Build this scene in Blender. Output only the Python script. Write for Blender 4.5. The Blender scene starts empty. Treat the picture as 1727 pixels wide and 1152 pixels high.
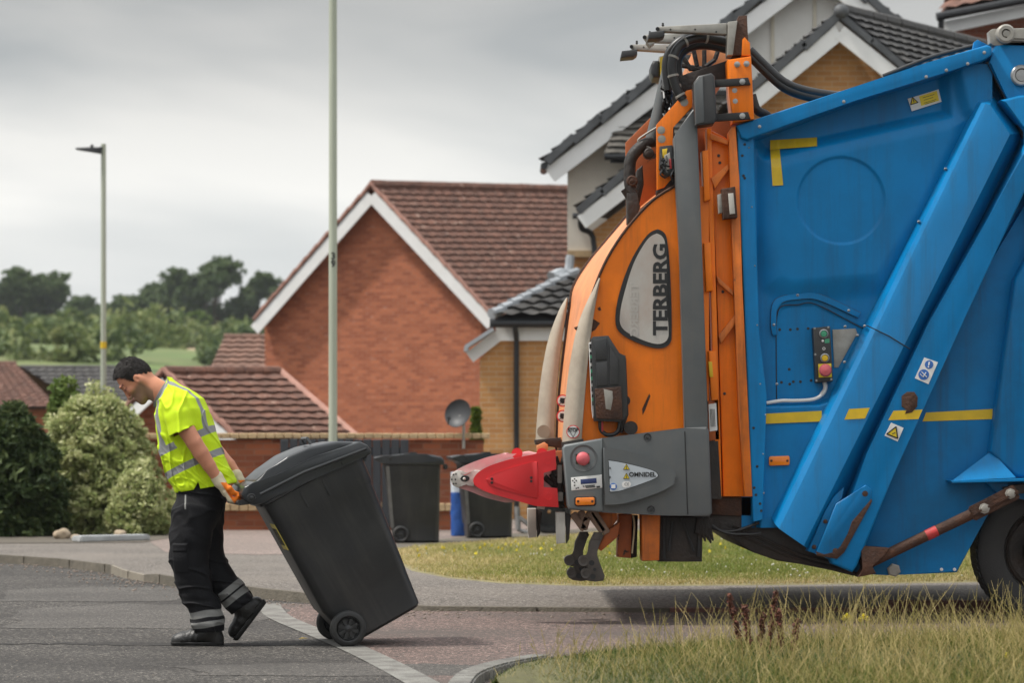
import bpy, bmesh, math, random
import numpy as np
from mathutils import Vector, Matrix
random.seed(7); rng = np.random.default_rng(7)
R = math.radians

# ---------------------------------------------------------------- camera
F = 4078.0        # focal length in photo pixels (85 mm on a 36 mm sensor, 1727 px wide)
H = 1.17          # camera height
HY = 752.0        # horizon row in the photo
CX = 863.5
sc = bpy.context.scene
cam = bpy.data.cameras.new('camera'); camo = bpy.data.objects.new('camera', cam)
sc.collection.objects.link(camo); sc.camera = camo
cam.lens = 85.0; cam.sensor_width = 36.0; cam.sensor_fit = 'HORIZONTAL'
camo.location = (0, 0, H); camo.rotation_euler = (R(90), 0, 0)
cam.shift_y = (HY - 576.0) / 1727.0
cam.clip_start = 0.5; cam.clip_end = 3000
cam.dof.use_dof = True; cam.dof.focus_distance = 14.9; cam.dof.aperture_fstop = 2.9

# ---------------------------------------------------------------- world
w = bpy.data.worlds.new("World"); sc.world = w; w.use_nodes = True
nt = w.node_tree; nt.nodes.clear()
def WN(t, **kw):
    n = nt.nodes.new(t)
    for k, v in kw.items(): setattr(n, k, v)
    return n
SUN_EL, SUN_DIR = 58.0, Vector((-0.85, -0.16, 0.0)).normalized()
sky = WN('ShaderNodeTexSky', sky_type='NISHITA', sun_disc=False)
sky.sun_elevation = R(SUN_EL); sky.sun_rotation = math.atan2(SUN_DIR.x, SUN_DIR.y)
sky.air_density = 1.0; sky.dust_density = 3.0
tc = WN('ShaderNodeTexCoord'); sep = WN('ShaderNodeSeparateXYZ')
nt.links.new(tc.outputs['Generated'], sep.inputs[0])
mp = WN('ShaderNodeMapping'); mp.inputs['Scale'].default_value = (3.2, 3.2, 13.0); mp.inputs['Location'].default_value = (1.4, 0.3, 0.55)
nt.links.new(tc.outputs['Generated'], mp.inputs[0])
n1 = WN('ShaderNodeTexNoise'); n1.inputs['Scale'].default_value = 1.15; n1.inputs['Detail'].default_value = 4.0; n1.inputs['Roughness'].default_value = 0.48
n1.inputs['Distortion'].default_value = 0.5
nt.links.new(mp.outputs[0], n1.inputs[0])
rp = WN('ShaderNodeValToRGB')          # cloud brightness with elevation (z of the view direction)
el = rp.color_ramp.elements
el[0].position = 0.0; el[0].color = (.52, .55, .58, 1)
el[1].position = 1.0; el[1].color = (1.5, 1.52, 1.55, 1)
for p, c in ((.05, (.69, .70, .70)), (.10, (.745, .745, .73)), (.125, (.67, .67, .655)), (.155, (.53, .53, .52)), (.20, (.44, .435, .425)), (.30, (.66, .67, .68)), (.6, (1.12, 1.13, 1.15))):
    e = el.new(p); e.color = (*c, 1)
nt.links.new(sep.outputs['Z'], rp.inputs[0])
nr = WN('ShaderNodeValToRGB')
nr.color_ramp.elements[0].position = .30; nr.color_ramp.elements[0].color = (.66, .70, .73, 1)
nr.color_ramp.elements[1].position = .66; nr.color_ramp.elements[1].color = (1.13, 1.12, 1.10, 1)
nt.links.new(n1.outputs['Fac'], nr.inputs[0])
mu = WN('ShaderNodeMix', data_type='RGBA', blend_type='MULTIPLY'); mu.inputs[0].default_value = 1.0
nt.links.new(rp.outputs[0], mu.inputs[6]); nt.links.new(nr.outputs[0], mu.inputs[7])
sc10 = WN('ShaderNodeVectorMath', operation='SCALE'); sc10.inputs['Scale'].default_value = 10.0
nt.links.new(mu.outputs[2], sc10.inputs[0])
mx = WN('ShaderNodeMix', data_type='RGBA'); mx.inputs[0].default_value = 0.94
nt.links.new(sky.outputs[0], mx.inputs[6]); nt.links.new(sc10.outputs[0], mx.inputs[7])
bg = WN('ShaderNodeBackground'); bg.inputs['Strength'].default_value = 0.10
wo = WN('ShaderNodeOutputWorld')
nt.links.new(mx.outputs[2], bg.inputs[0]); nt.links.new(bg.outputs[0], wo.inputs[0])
# ---------------------------------------------------------------- sun behind thin cloud
sl = bpy.data.lights.new('sun', 'SUN'); sl.energy = 3.3; sl.angle = R(4.5); sl.color = (1.0, .955, .89)
so = bpy.data.objects.new('sun', sl); sc.collection.objects.link(so)
sd = Vector((SUN_DIR.x * math.cos(R(SUN_EL)), SUN_DIR.y * math.cos(R(SUN_EL)), math.sin(R(SUN_EL))))
so.rotation_euler = (-sd).to_track_quat('-Z', 'Y').to_euler()
so.location = (0, 0, 30)
# ---------------------------------------------------------------- render look
sc.view_settings.view_transform = 'Standard'; sc.view_settings.look = 'None'
sc.view_settings.gamma = 1.0; sc.view_settings.exposure = 0.28
sc.render.engine = 'CYCLES'
sc.cycles.use_denoising = True
sc.cycles.max_bounces = 6; sc.cycles.transparent_max_bounces = 8
sc.cycles.sample_clamp_indirect = 4.0

# ---------------------------------------------------------------- helpers
COL = sc.collection
ORG = {}                                      # world origin of every thing and part
def W(px, py, Y):                             # photo pixel -> world point at depth Y
    return Vector(((px - CX) * Y / F, Y, H - (py - HY) * Y / F))
def G(px, py, z=0.0):                         # photo pixel -> point on level ground of height z
    return W(px, py, F * (H - z) / (py - HY))

def tag(o, label=None, cat=None, group=None, kind=None):
    if label: o['label'] = label
    if cat: o['category'] = cat
    if group: o['group'] = group
    if kind: o['kind'] = kind
    return o
def empty(name, loc, label, cat, group=None):
    o = bpy.data.objects.new(name, None); COL.objects.link(o); o.location = loc
    o.empty_display_size = .2; ORG[o.name] = Vector(loc)
    return tag(o, label, cat, group)
def mesh(name, verts, faces, mats, parent=None, smooth=None, mi=None, uv=None, org=None, label=None):
    """verts in world space; the object's origin is its thing's origin (or org)"""
    v = np.asarray(verts, dtype=float).reshape(-1, 3)
    o0 = ORG[parent.name] if parent is not None else Vector(org if org is not None else (0, 0, 0))
    v = v - np.array(o0)
    m = bpy.data.meshes.new(name); m.from_pydata(v.tolist(), [], [tuple(int(i) for i in f) for f in faces]); 
    if not isinstance(mats, (list, tuple)): mats = [mats]
    for k in mats: m.materials.append(k)
    if mi is not None: m.polygons.foreach_set('material_index', np.asarray(mi, dtype=np.int32))
    if uv is not None:
        ul = m.uv_layers.new(name='UVMap'); ul.data.foreach_set('uv', np.asarray(uv, dtype=np.float32).ravel())
    m.validate(); m.update()
    if smooth is not None:
        m.polygons.foreach_set('use_smooth', [True] * len(m.polygons))
        if smooth < 180: m.set_sharp_from_angle(angle=R(smooth))
    o = bpy.data.objects.new(name, m); COL.objects.link(o)
    if parent is not None: o.parent = parent
    else: o.location = o0
    ORG[o.name] = o0
    if label: o['label'] = label
    return o
def copy_tree(o, parent=None):
    c = o.copy(); COL.objects.link(c)
    if parent is not None: c.parent = parent
    for ch in list(o.children): copy_tree(ch, c)
    return c

class MB:
    """collects shapes into ONE mesh object"""
    def __init__(s): s.v = []; s.f = []; s.mi = []; s.uv = []; s.has_uv = False
    def add(s, vs, fs, m=0, uvs=None):
        b = len(s.v); s.v += [tuple(x) for x in vs]
        for i, f in enumerate(fs):
            s.f.append(tuple(b + k for k in f)); s.mi.append(m)
            if uvs is not None: s.uv += list(uvs[i]); s.has_uv = True
            else: s.uv += [(0, 0)] * len(f)
        return s
    def build(s, name, mats, parent=None, smooth=35, org=None, label=None):
        return mesh(name, s.v, s.f, mats, parent, smooth, s.mi, s.uv if s.has_uv else None, org, label)
    # ---- shapes
    def bm(s, bm, m=0):
        bm.verts.index_update()
        s.add([v.co[:] for v in bm.verts], [[v.index for v in f.verts] for f in bm.faces], m); bm.free(); return s
    def prism(s, poly, y0, y1, bev=0.0, seg=2, m=0, allb=False):
        """poly: (x, z) outline; extruded from y0 (front, towards camera) to y1"""
        a = sum(poly[i][0] * poly[(i + 1) % len(poly)][1] - poly[(i + 1) % len(poly)][0] * poly[i][1] for i in range(len(poly)))
        if a < 0: poly = poly[::-1]
        b = bmesh.new(); n = len(poly)
        fr = [b.verts.new((x, y0, z)) for x, z in poly]; bk = [b.verts.new((x, y1, z)) for x, z in poly]
        ff = b.faces.new(fr); b.faces.new(bk[::-1])
        for i in range(n): b.faces.new((fr[(i + 1) % n], fr[i], bk[i], bk[(i + 1) % n]))
        if bev > 0:
            es = list(ff.edges)
            if allb: es = list(b.edges)
            bmesh.ops.bevel(b, geom=es, offset=bev, segments=seg, affect='EDGES', profile=0.5, clamp_overlap=True)
        bmesh.ops.recalc_face_normals(b, faces=b.faces)
        return s.bm(b, m)
    def box(s, c, d, rot=None, bev=0.0, m=0, seg=2):
        b = bmesh.new(); bmesh.ops.create_cube(b, size=1.0)
        bmesh.ops.scale(b, vec=d, verts=b.verts)
        if bev > 0: bmesh.ops.bevel(b, geom=list(b.edges), offset=bev, segments=seg, affect='EDGES', clamp_overlap=True)
        if rot is not None: bmesh.ops.transform(b, matrix=rot.to_4x4(), verts=b.verts)
        bmesh.ops.translate(b, vec=c, verts=b.verts)
        return s.bm(b, m)
    def beam(s, p0, p1, wd, ht, up=(0, 0, 1), bev=0.0, m=0):
        p0, p1 = Vector(p0), Vector(p1); d = p1 - p0; L = d.length; x = d.normalized()
        z = Vector(up); z = (z - z.dot(x) * x).normalized(); y = z.cross(x)
        rot = Matrix((x, y, z)).transposed()
        return s.box((p0 + p1) / 2, (L, wd, ht), rot, bev, m)
    def tube(s, pts, r, n=10, m=0, cap=True):
        pts = [Vector(p) for p in pts]; k = len(pts)
        rs = r if isinstance(r, (list, tuple)) else [r] * k
        vs = []; fs = []; pu = None
        for i in range(k):
            t = (pts[min(i + 1, k - 1)] - pts[max(i - 1, 0)]).normalized()
            if pu is None: pu = t.orthogonal().normalized()
            pu = (pu - pu.dot(t) * t).normalized(); pv = t.cross(pu)
            for j in range(n):
                a = 2 * math.pi * j / n
                vs.append(pts[i] + rs[i] * (math.cos(a) * pu + math.sin(a) * pv))
        for i in range(k - 1):
            for j in range(n):
                fs.append((i * n + j, i * n + (j + 1) % n, (i + 1) * n + (j + 1) % n, (i + 1) * n + j))
        if cap: fs += [tuple(range(n))[::-1], tuple((k - 1) * n + j for j in range(n))]
        return s.add(vs, fs, m)
    def cyl(s, p0, p1, r, n=20, m=0): return s.tube([p0, p1], r, n, m)
    def lathe(s, c, axis, prof, n=28, m=0):
        """prof: (radius, offset along axis)"""
        ax = Vector(axis).normalized(); u = ax.orthogonal().normalized(); v = ax.cross(u); c = Vector(c)
        vs = []; fs = []; k = len(prof)
        for r, h in prof:
            for j in range(n):
                a = 2 * math.pi * j / n; vs.append(c + ax * h + max(r, 1e-4) * (math.cos(a) * u + math.sin(a) * v))
        for i in range(k - 1):
            for j in range(n): fs.append((i * n + j, i * n + (j + 1) % n, (i + 1) * n + (j + 1) % n, (i + 1) * n + j))
        return s.add(vs, fs, m)
    def ball(s, c, r, m=0, n=14, sq=(1, 1, 1)):
        b = bmesh.new(); bmesh.ops.create_uvsphere(b, u_segments=n, v_segments=n // 2 + 1, radius=1)
        bmesh.ops.scale(b, vec=(r * sq[0], r * sq[1], r * sq[2]), verts=b.verts); bmesh.ops.translate(b, vec=c, verts=b.verts)
        return s.bm(b, m)

def smooth_path(pts, n=6):
    P = [Vector(p) for p in pts]; out = []
    for i in range(len(P) - 1):
        a, b, c, d = P[max(i - 1, 0)], P[i], P[i + 1], P[min(i + 2, len(P) - 1)]
        for j in range(n):
            t = j / n
            out.append(.5 * ((2 * b) + (c - a) * t + (2 * a - 5 * b + 4 * c - d) * t * t + (3 * b - a - 3 * c + d) * t ** 3))
    out.append(P[-1]); return out
def curve2(pts, n=6, closed=False):
    P = [Vector((p[0], p[1], 0)) for p in pts]
    return [(q.x, q.y) for q in smooth_path(P, n)]

# ---------------------------------------------------------------- materials
def nodes(name):
    m = bpy.data.materials.new(name); m.use_nodes = True; t = m.node_tree
    return m, t, t.nodes['Principled BSDF'], t.links.new
def mat(name, col, rough=.5, metal=0.0, var=.12, vscale=6.0, bump=0.0, bscale=40.0, coat=0.0, dirt=None, dscale=3.0, damt=.4, spec=.5,
        spot=None, sscale=9.0, sth=.68, streak=None, samt=.4, coords='Object', stretch=(1, 1, 1)):
    """painted / plastic / metal surface: patchy colour, grime, chips and a fine bump"""
    m, t, b, L = nodes(name); N = t.nodes.new
    tcn = N('ShaderNodeTexCoord'); mpn = N('ShaderNodeMapping'); mpn.inputs['Scale'].default_value = stretch
    L(tcn.outputs[coords], mpn.inputs[0])
    nz = N('ShaderNodeTexNoise'); nz.inputs['Scale'].default_value = vscale; nz.inputs['Detail'].default_value = 6; nz.inputs['Roughness'].default_value = .6
    L(mpn.outputs[0], nz.inputs[0])
    r = N('ShaderNodeValToRGB'); e = r.color_ramp.elements
    e[0].position = .3; e[1].position = .7
    e[0].color = (*[c * (1 - var) for c in col], 1); e[1].color = (*[min(1, c * (1 + var)) for c in col], 1)
    L(nz.outputs['Fac'], r.inputs[0]); out = r.outputs[0]
    def layer(out, colr, scale, lo, hi, amt, off):
        mp2 = N('ShaderNodeMapping'); mp2.inputs['Location'].default_value = (off, off * 2, off * .7); mp2.inputs['Scale'].default_value = stretch
        L(tcn.outputs[coords], mp2.inputs[0])
        z = N('ShaderNodeTexNoise'); z.inputs['Scale'].default_value = scale; z.inputs['Detail'].default_value = 9; z.inputs['Roughness'].default_value = .68
        L(mp2.outputs[0], z.inputs[0])
        mr = N('ShaderNodeMapRange'); mr.inputs[1].default_value = lo; mr.inputs[2].default_value = hi; mr.inputs[4].default_value = amt
        L(z.outputs['Fac'], mr.inputs[0])
        x = N('ShaderNodeMix'); x.data_type = 'RGBA'; L(mr.outputs[0], x.inputs[0]); L(out, x.inputs[6]); x.inputs[7].default_value = (*colr, 1)
        return x.outputs[2], mr.outputs[0]
    if dirt is not None: out, _ = layer(out, dirt, dscale, .42, .75, damt, 3.1)
    if streak is not None:
        mp3 = N('ShaderNodeMapping'); mp3.inputs['Scale'].default_value = (11, 11, .7); L(tcn.outputs[coords], mp3.inputs[0])
        z3 = N('ShaderNodeTexNoise'); z3.inputs['Scale'].default_value = 1.0; z3.inputs['Detail'].default_value = 7; z3.inputs['Roughness'].default_value = .7; L(mp3.outputs[0], z3.inputs[0])
        r3 = N('ShaderNodeMapRange'); r3.inputs[1].default_value = .50; r3.inputs[2].default_value = .70; r3.inputs[4].default_value = samt; L(z3.outputs['Fac'], r3.inputs[0])
        x3 = N('ShaderNodeMix'); x3.data_type = 'RGBA'; L(r3.outputs[0], x3.inputs[0]); L(out, x3.inputs[6]); x3.inputs[7].default_value = (*streak, 1); out = x3.outputs[2]
    rg = None
    if spot is not None: out, rg = layer(out, spot, sscale, sth, sth + .03, 1.0, 7.7)
    L(out, b.inputs['Base Color']); b.inputs['Roughness'].default_value = rough; b.inputs['Metallic'].default_value = metal
    b.inputs['Specular IOR Level'].default_value = spec
    if coat: b.inputs['Coat Weight'].default_value = coat; b.inputs['Coat Roughness'].default_value = .12
    rr = N('ShaderNodeMapRange'); rr.inputs[3].default_value = max(0, rough - .1); rr.inputs[4].default_value = min(1, rough + .14)
    L(nz.outputs['Fac'], rr.inputs[0]); L(rr.outputs[0], b.inputs['Roughness'])
    if bump > 0:
        z = N('ShaderNodeTexNoise'); z.inputs['Scale'].default_value = bscale; z.inputs['Detail'].default_value = 5; L(mpn.outputs[0], z.inputs[0])
        bp = N('ShaderNodeBump'); bp.inputs['Strength'].default_value = bump; bp.inputs['Distance'].default_value = .02
        L(z.outputs['Fac'], bp.inputs['Height']); L(bp.outputs[0], b.inputs['Normal'])
    return m

def brick_mat(name, c1, c2, mortar, rough=.85, stain=(.16, .10, .07), white=0.0):
    m, t, b, L = nodes(name); N = t.nodes.new
    tcn = N('ShaderNodeTexCoord')
    br = N('ShaderNodeTexBrick'); br.inputs['Scale'].default_value = 1.0
    br.inputs['Brick Width'].default_value = .225; br.inputs['Row Height'].default_value = .075
    br.inputs['Mortar Size'].default_value = .006; br.inputs['Mortar Smooth'].default_value = .2
    br.inputs['Color1'].default_value = (*c1, 1); br.inputs['Color2'].default_value = (*c2, 1); br.inputs['Mortar'].default_value = (*mortar, 1)
    L(tcn.outputs['UV'], br.inputs[0])
    nz = N('ShaderNodeTexNoise'); nz.inputs['Scale'].default_value = .9; nz.inputs['Detail'].default_value = 8; nz.inputs['Roughness'].default_value = .65
    L(tcn.outputs['UV'], nz.inputs[0])
    nz2 = N('ShaderNodeTexNoise'); nz2.inputs['Scale'].default_value = 6; nz2.inputs['Detail'].default_value = 6
    mpn = N('ShaderNodeMapping'); mpn.inputs['Scale'].default_value = (1, 3, 1); L(tcn.outputs['UV'], mpn.inputs[0]); L(mpn.outputs[0], nz2.inputs[0])
    x = N('ShaderNodeMix'); x.data_type = 'RGBA'
    mr = N('ShaderNodeMapRange'); mr.inputs[1].default_value = .45; mr.inputs[2].default_value = .8; mr.inputs[4].default_value = .45
    L(nz.outputs['Fac'], mr.inputs[0]); L(mr.outputs[0], x.inputs[0]); L(br.outputs['Color'], x.inputs[6]); x.inputs[7].default_value = (*stain, 1)
    x2 = N('ShaderNodeMix'); x2.data_type = 'RGBA'
    mr2 = N('ShaderNodeMapRange'); mr2.inputs[1].default_value = .62; mr2.inputs[2].default_value = .75; mr2.inputs[4].default_value = white
    L(nz2.outputs['Fac'], mr2.inputs[0]); L(mr2.outputs[0], x2.inputs[0]); L(x.outputs[2], x2.inputs[6]); x2.inputs[7].default_value = (.55, .42, .36, 1)
    L(x2.outputs[2], b.inputs['Base Color']); b.inputs['Roughness'].default_value = rough; b.inputs['Specular IOR Level'].default_value = .25
    bp = N('ShaderNodeBump'); bp.inputs['Strength'].default_value = .5; bp.inputs['Distance'].default_value = .01; bp.invert = True
    L(br.outputs['Fac'], bp.inputs['Height']); L(bp.outputs[0], b.inputs['Normal'])
    return m

def speckle_mat(name, base, dark, light, scale=160.0, lightcol=None, rough=.9, patch=(.06, .06, .06), patchamt=.4, bump=.5):
    """asphalt / chippings: fine aggregate of several colours with larger stains"""
    m, t, b, L = nodes(name); N = t.nodes.new
    tcn = N('ShaderNodeTexCoord')
    vo = N('ShaderNodeTexVoronoi'); vo.inputs['Scale'].default_value = scale; L(tcn.outputs['Object'], vo.inputs[0])
    r = N('ShaderNodeValToRGB'); e = r.color_ramp.elements; e[0].position = 0; e[0].color = (*dark, 1); e[1].position = 1; e[1].color = (*light, 1)
    q = e.new(.35); q.color = (*base, 1); q = e.new(.75); q.color = (*base, 1)
    sp = N('ShaderNodeSeparateColor'); L(vo.outputs['Color'], sp.inputs[0]); L(sp.outputs[0], r.inputs[0])
    nz = N('ShaderNodeTexNoise'); nz.inputs['Scale'].default_value = .8; nz.inputs['Detail'].default_value = 9; nz.inputs['Roughness'].default_value = .65
    mpn = N('ShaderNodeMapping'); mpn.inputs['Scale'].default_value = (.7, 1.3, 1); L(tcn.outputs['Object'], mpn.inputs[0]); L(mpn.outputs[0], nz.inputs[0])
    x = N('ShaderNodeMix'); x.data_type = 'RGBA'
    mr = N('ShaderNodeMapRange'); mr.inputs[1].default_value = .42; mr.inputs[2].default_value = .68; mr.inputs[4].default_value = patchamt
    L(nz.outputs['Fac'], mr.inputs[0]); L(mr.outputs[0], x.inputs[0]); L(r.outputs[0], x.inputs[6]); x.inputs[7].default_value = (*patch, 1)
    # scattered pale grit
    v2 = N('ShaderNodeTexVoronoi'); v2.inputs['Scale'].default_value = scale * .22; L(tcn.outputs['Object'], v2.inputs[0])
    lt = N('ShaderNodeMath'); lt.operation = 'LESS_THAN'; lt.inputs[1].default_value = .11; L(v2.outputs['Distance'], lt.inputs[0])
    s2 = N('ShaderNodeSeparateColor'); L(v2.outputs['Color'], s2.inputs[0])
    gt = N('ShaderNodeMath'); gt.operation = 'GREATER_THAN'; gt.inputs[1].default_value = .55; L(s2.outputs[1], gt.inputs[0])
    mm = N('ShaderNodeMath'); mm.operation = 'MULTIPLY'; L(lt.outputs[0], mm.inputs[0]); L(gt.outputs[0], mm.inputs[1])
    x3 = N('ShaderNodeMix'); x3.data_type = 'RGBA'; L(mm.outputs[0], x3.inputs[0]); L(x.outputs[2], x3.inputs[6]); x3.inputs[7].default_value = (*(lightcol or (.34, .31, .27)), 1)
    L(x3.outputs[2], b.inputs['Base Color']); b.inputs['Roughness'].default_value = rough; b.inputs['Specular IOR Level'].default_value = .3
    bp = N('ShaderNodeBump'); bp.inputs['Strength'].default_value = bump; bp.inputs['Distance'].default_value = .006
    L(vo.outputs['Distance'], bp.inputs['Height']); L(bp.outputs[0], b.inputs['Normal'])
    return m

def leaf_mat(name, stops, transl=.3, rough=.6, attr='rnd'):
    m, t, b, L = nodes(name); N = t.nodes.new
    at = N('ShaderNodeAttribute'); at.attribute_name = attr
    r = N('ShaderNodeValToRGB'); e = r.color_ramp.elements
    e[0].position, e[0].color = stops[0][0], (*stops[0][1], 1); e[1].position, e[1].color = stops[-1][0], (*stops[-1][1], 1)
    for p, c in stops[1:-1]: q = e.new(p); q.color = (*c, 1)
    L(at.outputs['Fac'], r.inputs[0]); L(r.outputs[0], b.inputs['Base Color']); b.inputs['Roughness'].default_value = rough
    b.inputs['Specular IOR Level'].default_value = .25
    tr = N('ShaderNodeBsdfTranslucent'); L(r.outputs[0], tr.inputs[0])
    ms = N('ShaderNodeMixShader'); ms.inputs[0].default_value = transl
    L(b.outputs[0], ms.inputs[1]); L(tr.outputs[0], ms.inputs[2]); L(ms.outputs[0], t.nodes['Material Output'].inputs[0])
    return m

M = {}
M['blue'] = mat('blue_paint', (.001, .185, .45), .38, var=.06, vscale=2.5, coat=.04, spec=.2, streak=(.022, .075, .13), samt=.35, dirt=(.003, .095, .22), dscale=1.6, damt=.55, spot=(.06, .03, .02), sscale=26, sth=.80)
M['blue_gloss'] = mat('glossy_blue_paint', (.001, .185, .45), .3, var=.06, vscale=2.5, coat=.28, spec=.3, streak=(.022, .085, .15), samt=.5, dirt=(.003, .095, .22), dscale=1.6, damt=.4, spot=(.06, .03, .02), sscale=26, sth=.80)
M['blue2'] = mat('blue_paint_worn', (.001, .155, .385), .42, var=.06, vscale=2.5, coat=.03, spec=.2, streak=(.03, .06, .08), samt=.5, dirt=(.010, .07, .13), dscale=2, damt=.6, spot=(.07, .035, .02), sscale=14, sth=.735)
M['orange'] = mat('orange_paint', (.88, .20, .004), .42, var=.06, vscale=4, coat=.08, spec=.3, streak=(.36, .10, .015), samt=.5, dirt=(.5, .11, .006), dscale=2.6, damt=.5, spot=(.07, .028, .015), sscale=15, sth=.735)
M['orange_worn'] = mat('orange_paint_worn', (.70, .17, .012), .5, var=.12, vscale=5, streak=(.10, .04, .018), samt=.7, dirt=(.2, .06, .02), dscale=4, damt=.7, spot=(.05, .024, .016), sscale=9, sth=.66)
M['orange_pale'] = mat('orange_paint_scuffed', (.72, .27, .10), .5, var=.12, vscale=5, dirt=(.42, .14, .05), dscale=5, damt=.7, spot=(.08, .035, .02), sscale=8, sth=.72)
M['rust'] = mat('rusty_metal', (.055, .026, .016), .75, .2, var=.4, vscale=14, bump=.4, bscale=60, dirt=(.13, .05, .02), dscale=8, damt=.7)
M['red'] = mat('red_plastic', (.66, .018, .022), .38, var=.05, vscale=5, dirt=(.45, .03, .03), dscale=5, damt=.4)
M['pink'] = mat('faded_red_metal', (.62, .30, .30), .5, var=.12, vscale=9, dirt=(.52, .46, .42), dscale=7, damt=.9)
M['steel'] = mat('pale_painted_steel', (.50, .48, .43), .45, .15, var=.12, vscale=9, dirt=(.22, .18, .14), dscale=6, damt=.5)
M['zinc'] = mat('zinc_fixings', (.36, .36, .35), .4, .7, var=.15, vscale=30)
M['grey'] = mat('dark_grey_plastic', (.088, .096, .098), .42, var=.07, vscale=4, streak=(.13, .12, .105), samt=.35, bump=.06, bscale=350, dirt=(.15, .14, .125), dscale=3, damt=.45)
M['grey_light'] = mat('grey_panel_plastic', (.135, .15, .152), .45, var=.05, vscale=4, bump=.05, bscale=350, dirt=(.17, .165, .15), dscale=4, damt=.4)
M['black'] = mat('black_rubber', (.012, .012, .012), .6, var=.25, vscale=10, bump=.1, bscale=100, dirt=(.026, .024, .021), dscale=6, damt=.6)
M['black2'] = mat('black_plastic', (.028, .029, .03), .42, var=.15, vscale=10, dirt=(.06, .055, .05), dscale=5, damt=.5)
M['hose'] = mat('black_hose', (.012, .012, .012), .38, var=.2, vscale=20)
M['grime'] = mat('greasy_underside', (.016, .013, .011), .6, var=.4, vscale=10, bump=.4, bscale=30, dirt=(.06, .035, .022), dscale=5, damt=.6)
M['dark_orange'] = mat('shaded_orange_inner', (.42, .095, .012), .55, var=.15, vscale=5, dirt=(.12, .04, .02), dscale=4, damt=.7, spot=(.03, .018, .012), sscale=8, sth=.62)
M['beige'] = mat('beige_rubber_flap', (.40, .345, .27), .6, var=.1, vscale=8, bump=.08, bscale=60, dirt=(.25, .20, .15), dscale=5, damt=.6, spot=(.12, .09, .07), sscale=12, sth=.74)
M['arm_grey'] = mat('weathered_galvanised', (.33, .315, .28), .5, .2, var=.2, vscale=8, dirt=(.16, .14, .11), dscale=5, damt=.6)
M['yellow_tape'] = mat('yellow_tape', (.66, .44, .012), .45, var=.08, vscale=14, dirt=(.42, .3, .03), dscale=9, damt=.4)
M['yellow'] = mat('yellow_print', (.78, .58, .02), .45, var=.04)
M['white'] = mat('white_print', (.72, .71, .68), .5, var=.05, dirt=(.5, .48, .45), dscale=9, damt=.4)
M['ink'] = mat('black_print', (.012, .012, .012), .45, var=.1)
M['blue_print'] = mat('blue_print', (.03, .13, .42), .45, var=.05)
M['lcd'] = mat('lcd_window', (.03, .045, .14), .2, var=.1)
M['red_print'] = mat('red_print', (.62, .03, .03), .5, var=.05)
M['mushroom'] = mat('faded_red_button', (.56, .105, .12), .5, var=.08, vscale=20)
M['green_btn'] = mat('green_button', (.05, .3, .16), .4, var=.08)
M['amber'] = mat('amber_lens', (.78, .20, .01), .2, var=.08, vscale=30, coat=.5)
M['window'] = mat('scratched_plastic_window', (.46, .43, .385), .26, var=.1, vscale=3, coat=.3, dirt=(.36, .25, .19), dscale=4, damt=.7, stretch=(1, 1, .5))
M['silver'] = mat('silver_label', (.46, .50, .53), .4, .2, var=.04, vscale=8)
# ================================================================ GROUND
M['asphalt'] = speckle_mat('road_asphalt', (.064, .059, .054), (.016, .015, .014), (.22, .20, .175), 85, patch=(.034, .031, .029), patchamt=.75, bump=1.0)
M['lay_by'] = speckle_mat('red_chip_surface', (.128, .094, .083), (.040, .038, .036), (.38, .26, .22), 80, lightcol=(.42, .36, .31), patch=(.085, .074, .066), patchamt=.8, bump=1.0)
M['path'] = speckle_mat('footpath_asphalt', (.135, .12, .1045), (.05, .045, .042), (.29, .26, .23), 80, patch=(.20, .175, .15), patchamt=.6, bump=.9)
M['pave'] = speckle_mat('pink_paving', (.205, .158, .138), (.10, .095, .083), (.37, .29, .25), 60, patch=(.17, .14, .122), patchamt=.8)
M['kerb'] = mat('concrete_kerb', (.12, .104, .08), .9, var=.3, vscale=9, bump=.6, bscale=60, dirt=(.085, .075, .056), dscale=1.7, damt=.95)
M['strip'] = mat('flush_concrete', (.20, .195, .175), .85, var=.2, vscale=7, bump=.5, bscale=80, dirt=(.085, .075, .068), dscale=7, damt=1.0)
M['redkerb'] = mat('red_block_kerb', (.20, .095, .075), .85, var=.25, vscale=8, bump=.4, bscale=50, dirt=(.11, .07, .055), dscale=4, damt=.6)
M['soil'] = mat('turf_soil', (.17, .15, .065), .95, var=.3, vscale=5, bump=.6, bscale=30, dirt=(.24, .20, .11), dscale=1.4, damt=.8)
M['field'] = mat('hill_grass', (.085, .125, .032), .95, var=.45, vscale=.12, bump=.3, bscale=2, dirt=(.20, .185, .075), dscale=.06, damt=.85, spot=(.05, .075, .02), sscale=.16, sth=.56)
M['bed'] = mat('bare_earth', (.10, .085, .065), .95, var=.3, vscale=6, bump=.6, bscale=40)

# the big sheet everything lies on
mesh('road', [(-120, -20, 0), (120, -20, 0), (120, 70, 0), (-120, 70, 0)], [(0, 1, 2, 3)], M['asphalt'])['kind'] = 'structure'
def sheet(name, pts, m, kind='structure'):
    o = mesh(name, pts, [tuple(range(len(pts)))], m); o['kind'] = kind; return o
# red chipped lay-by, left edge follows the flush concrete strip
lay_px = [(452, 1018), (470, 1040), (540, 1070), (606, 1098), (690, 1140), (790, 1200)]
lay = [G(x, y, .002) for x, y in lay_px] + [Vector((.4, 9.0, .002)), Vector((30, 9.0, .002)), Vector((30, 17.0, .002)), Vector((14, 17.0, .002))] + [G(1480, 1033, .002), G(1090, 1033, .002), G(710, 1029, .002), G(560, 1020, .002)]
sheet('lay_by', lay, M['lay_by'])
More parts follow.
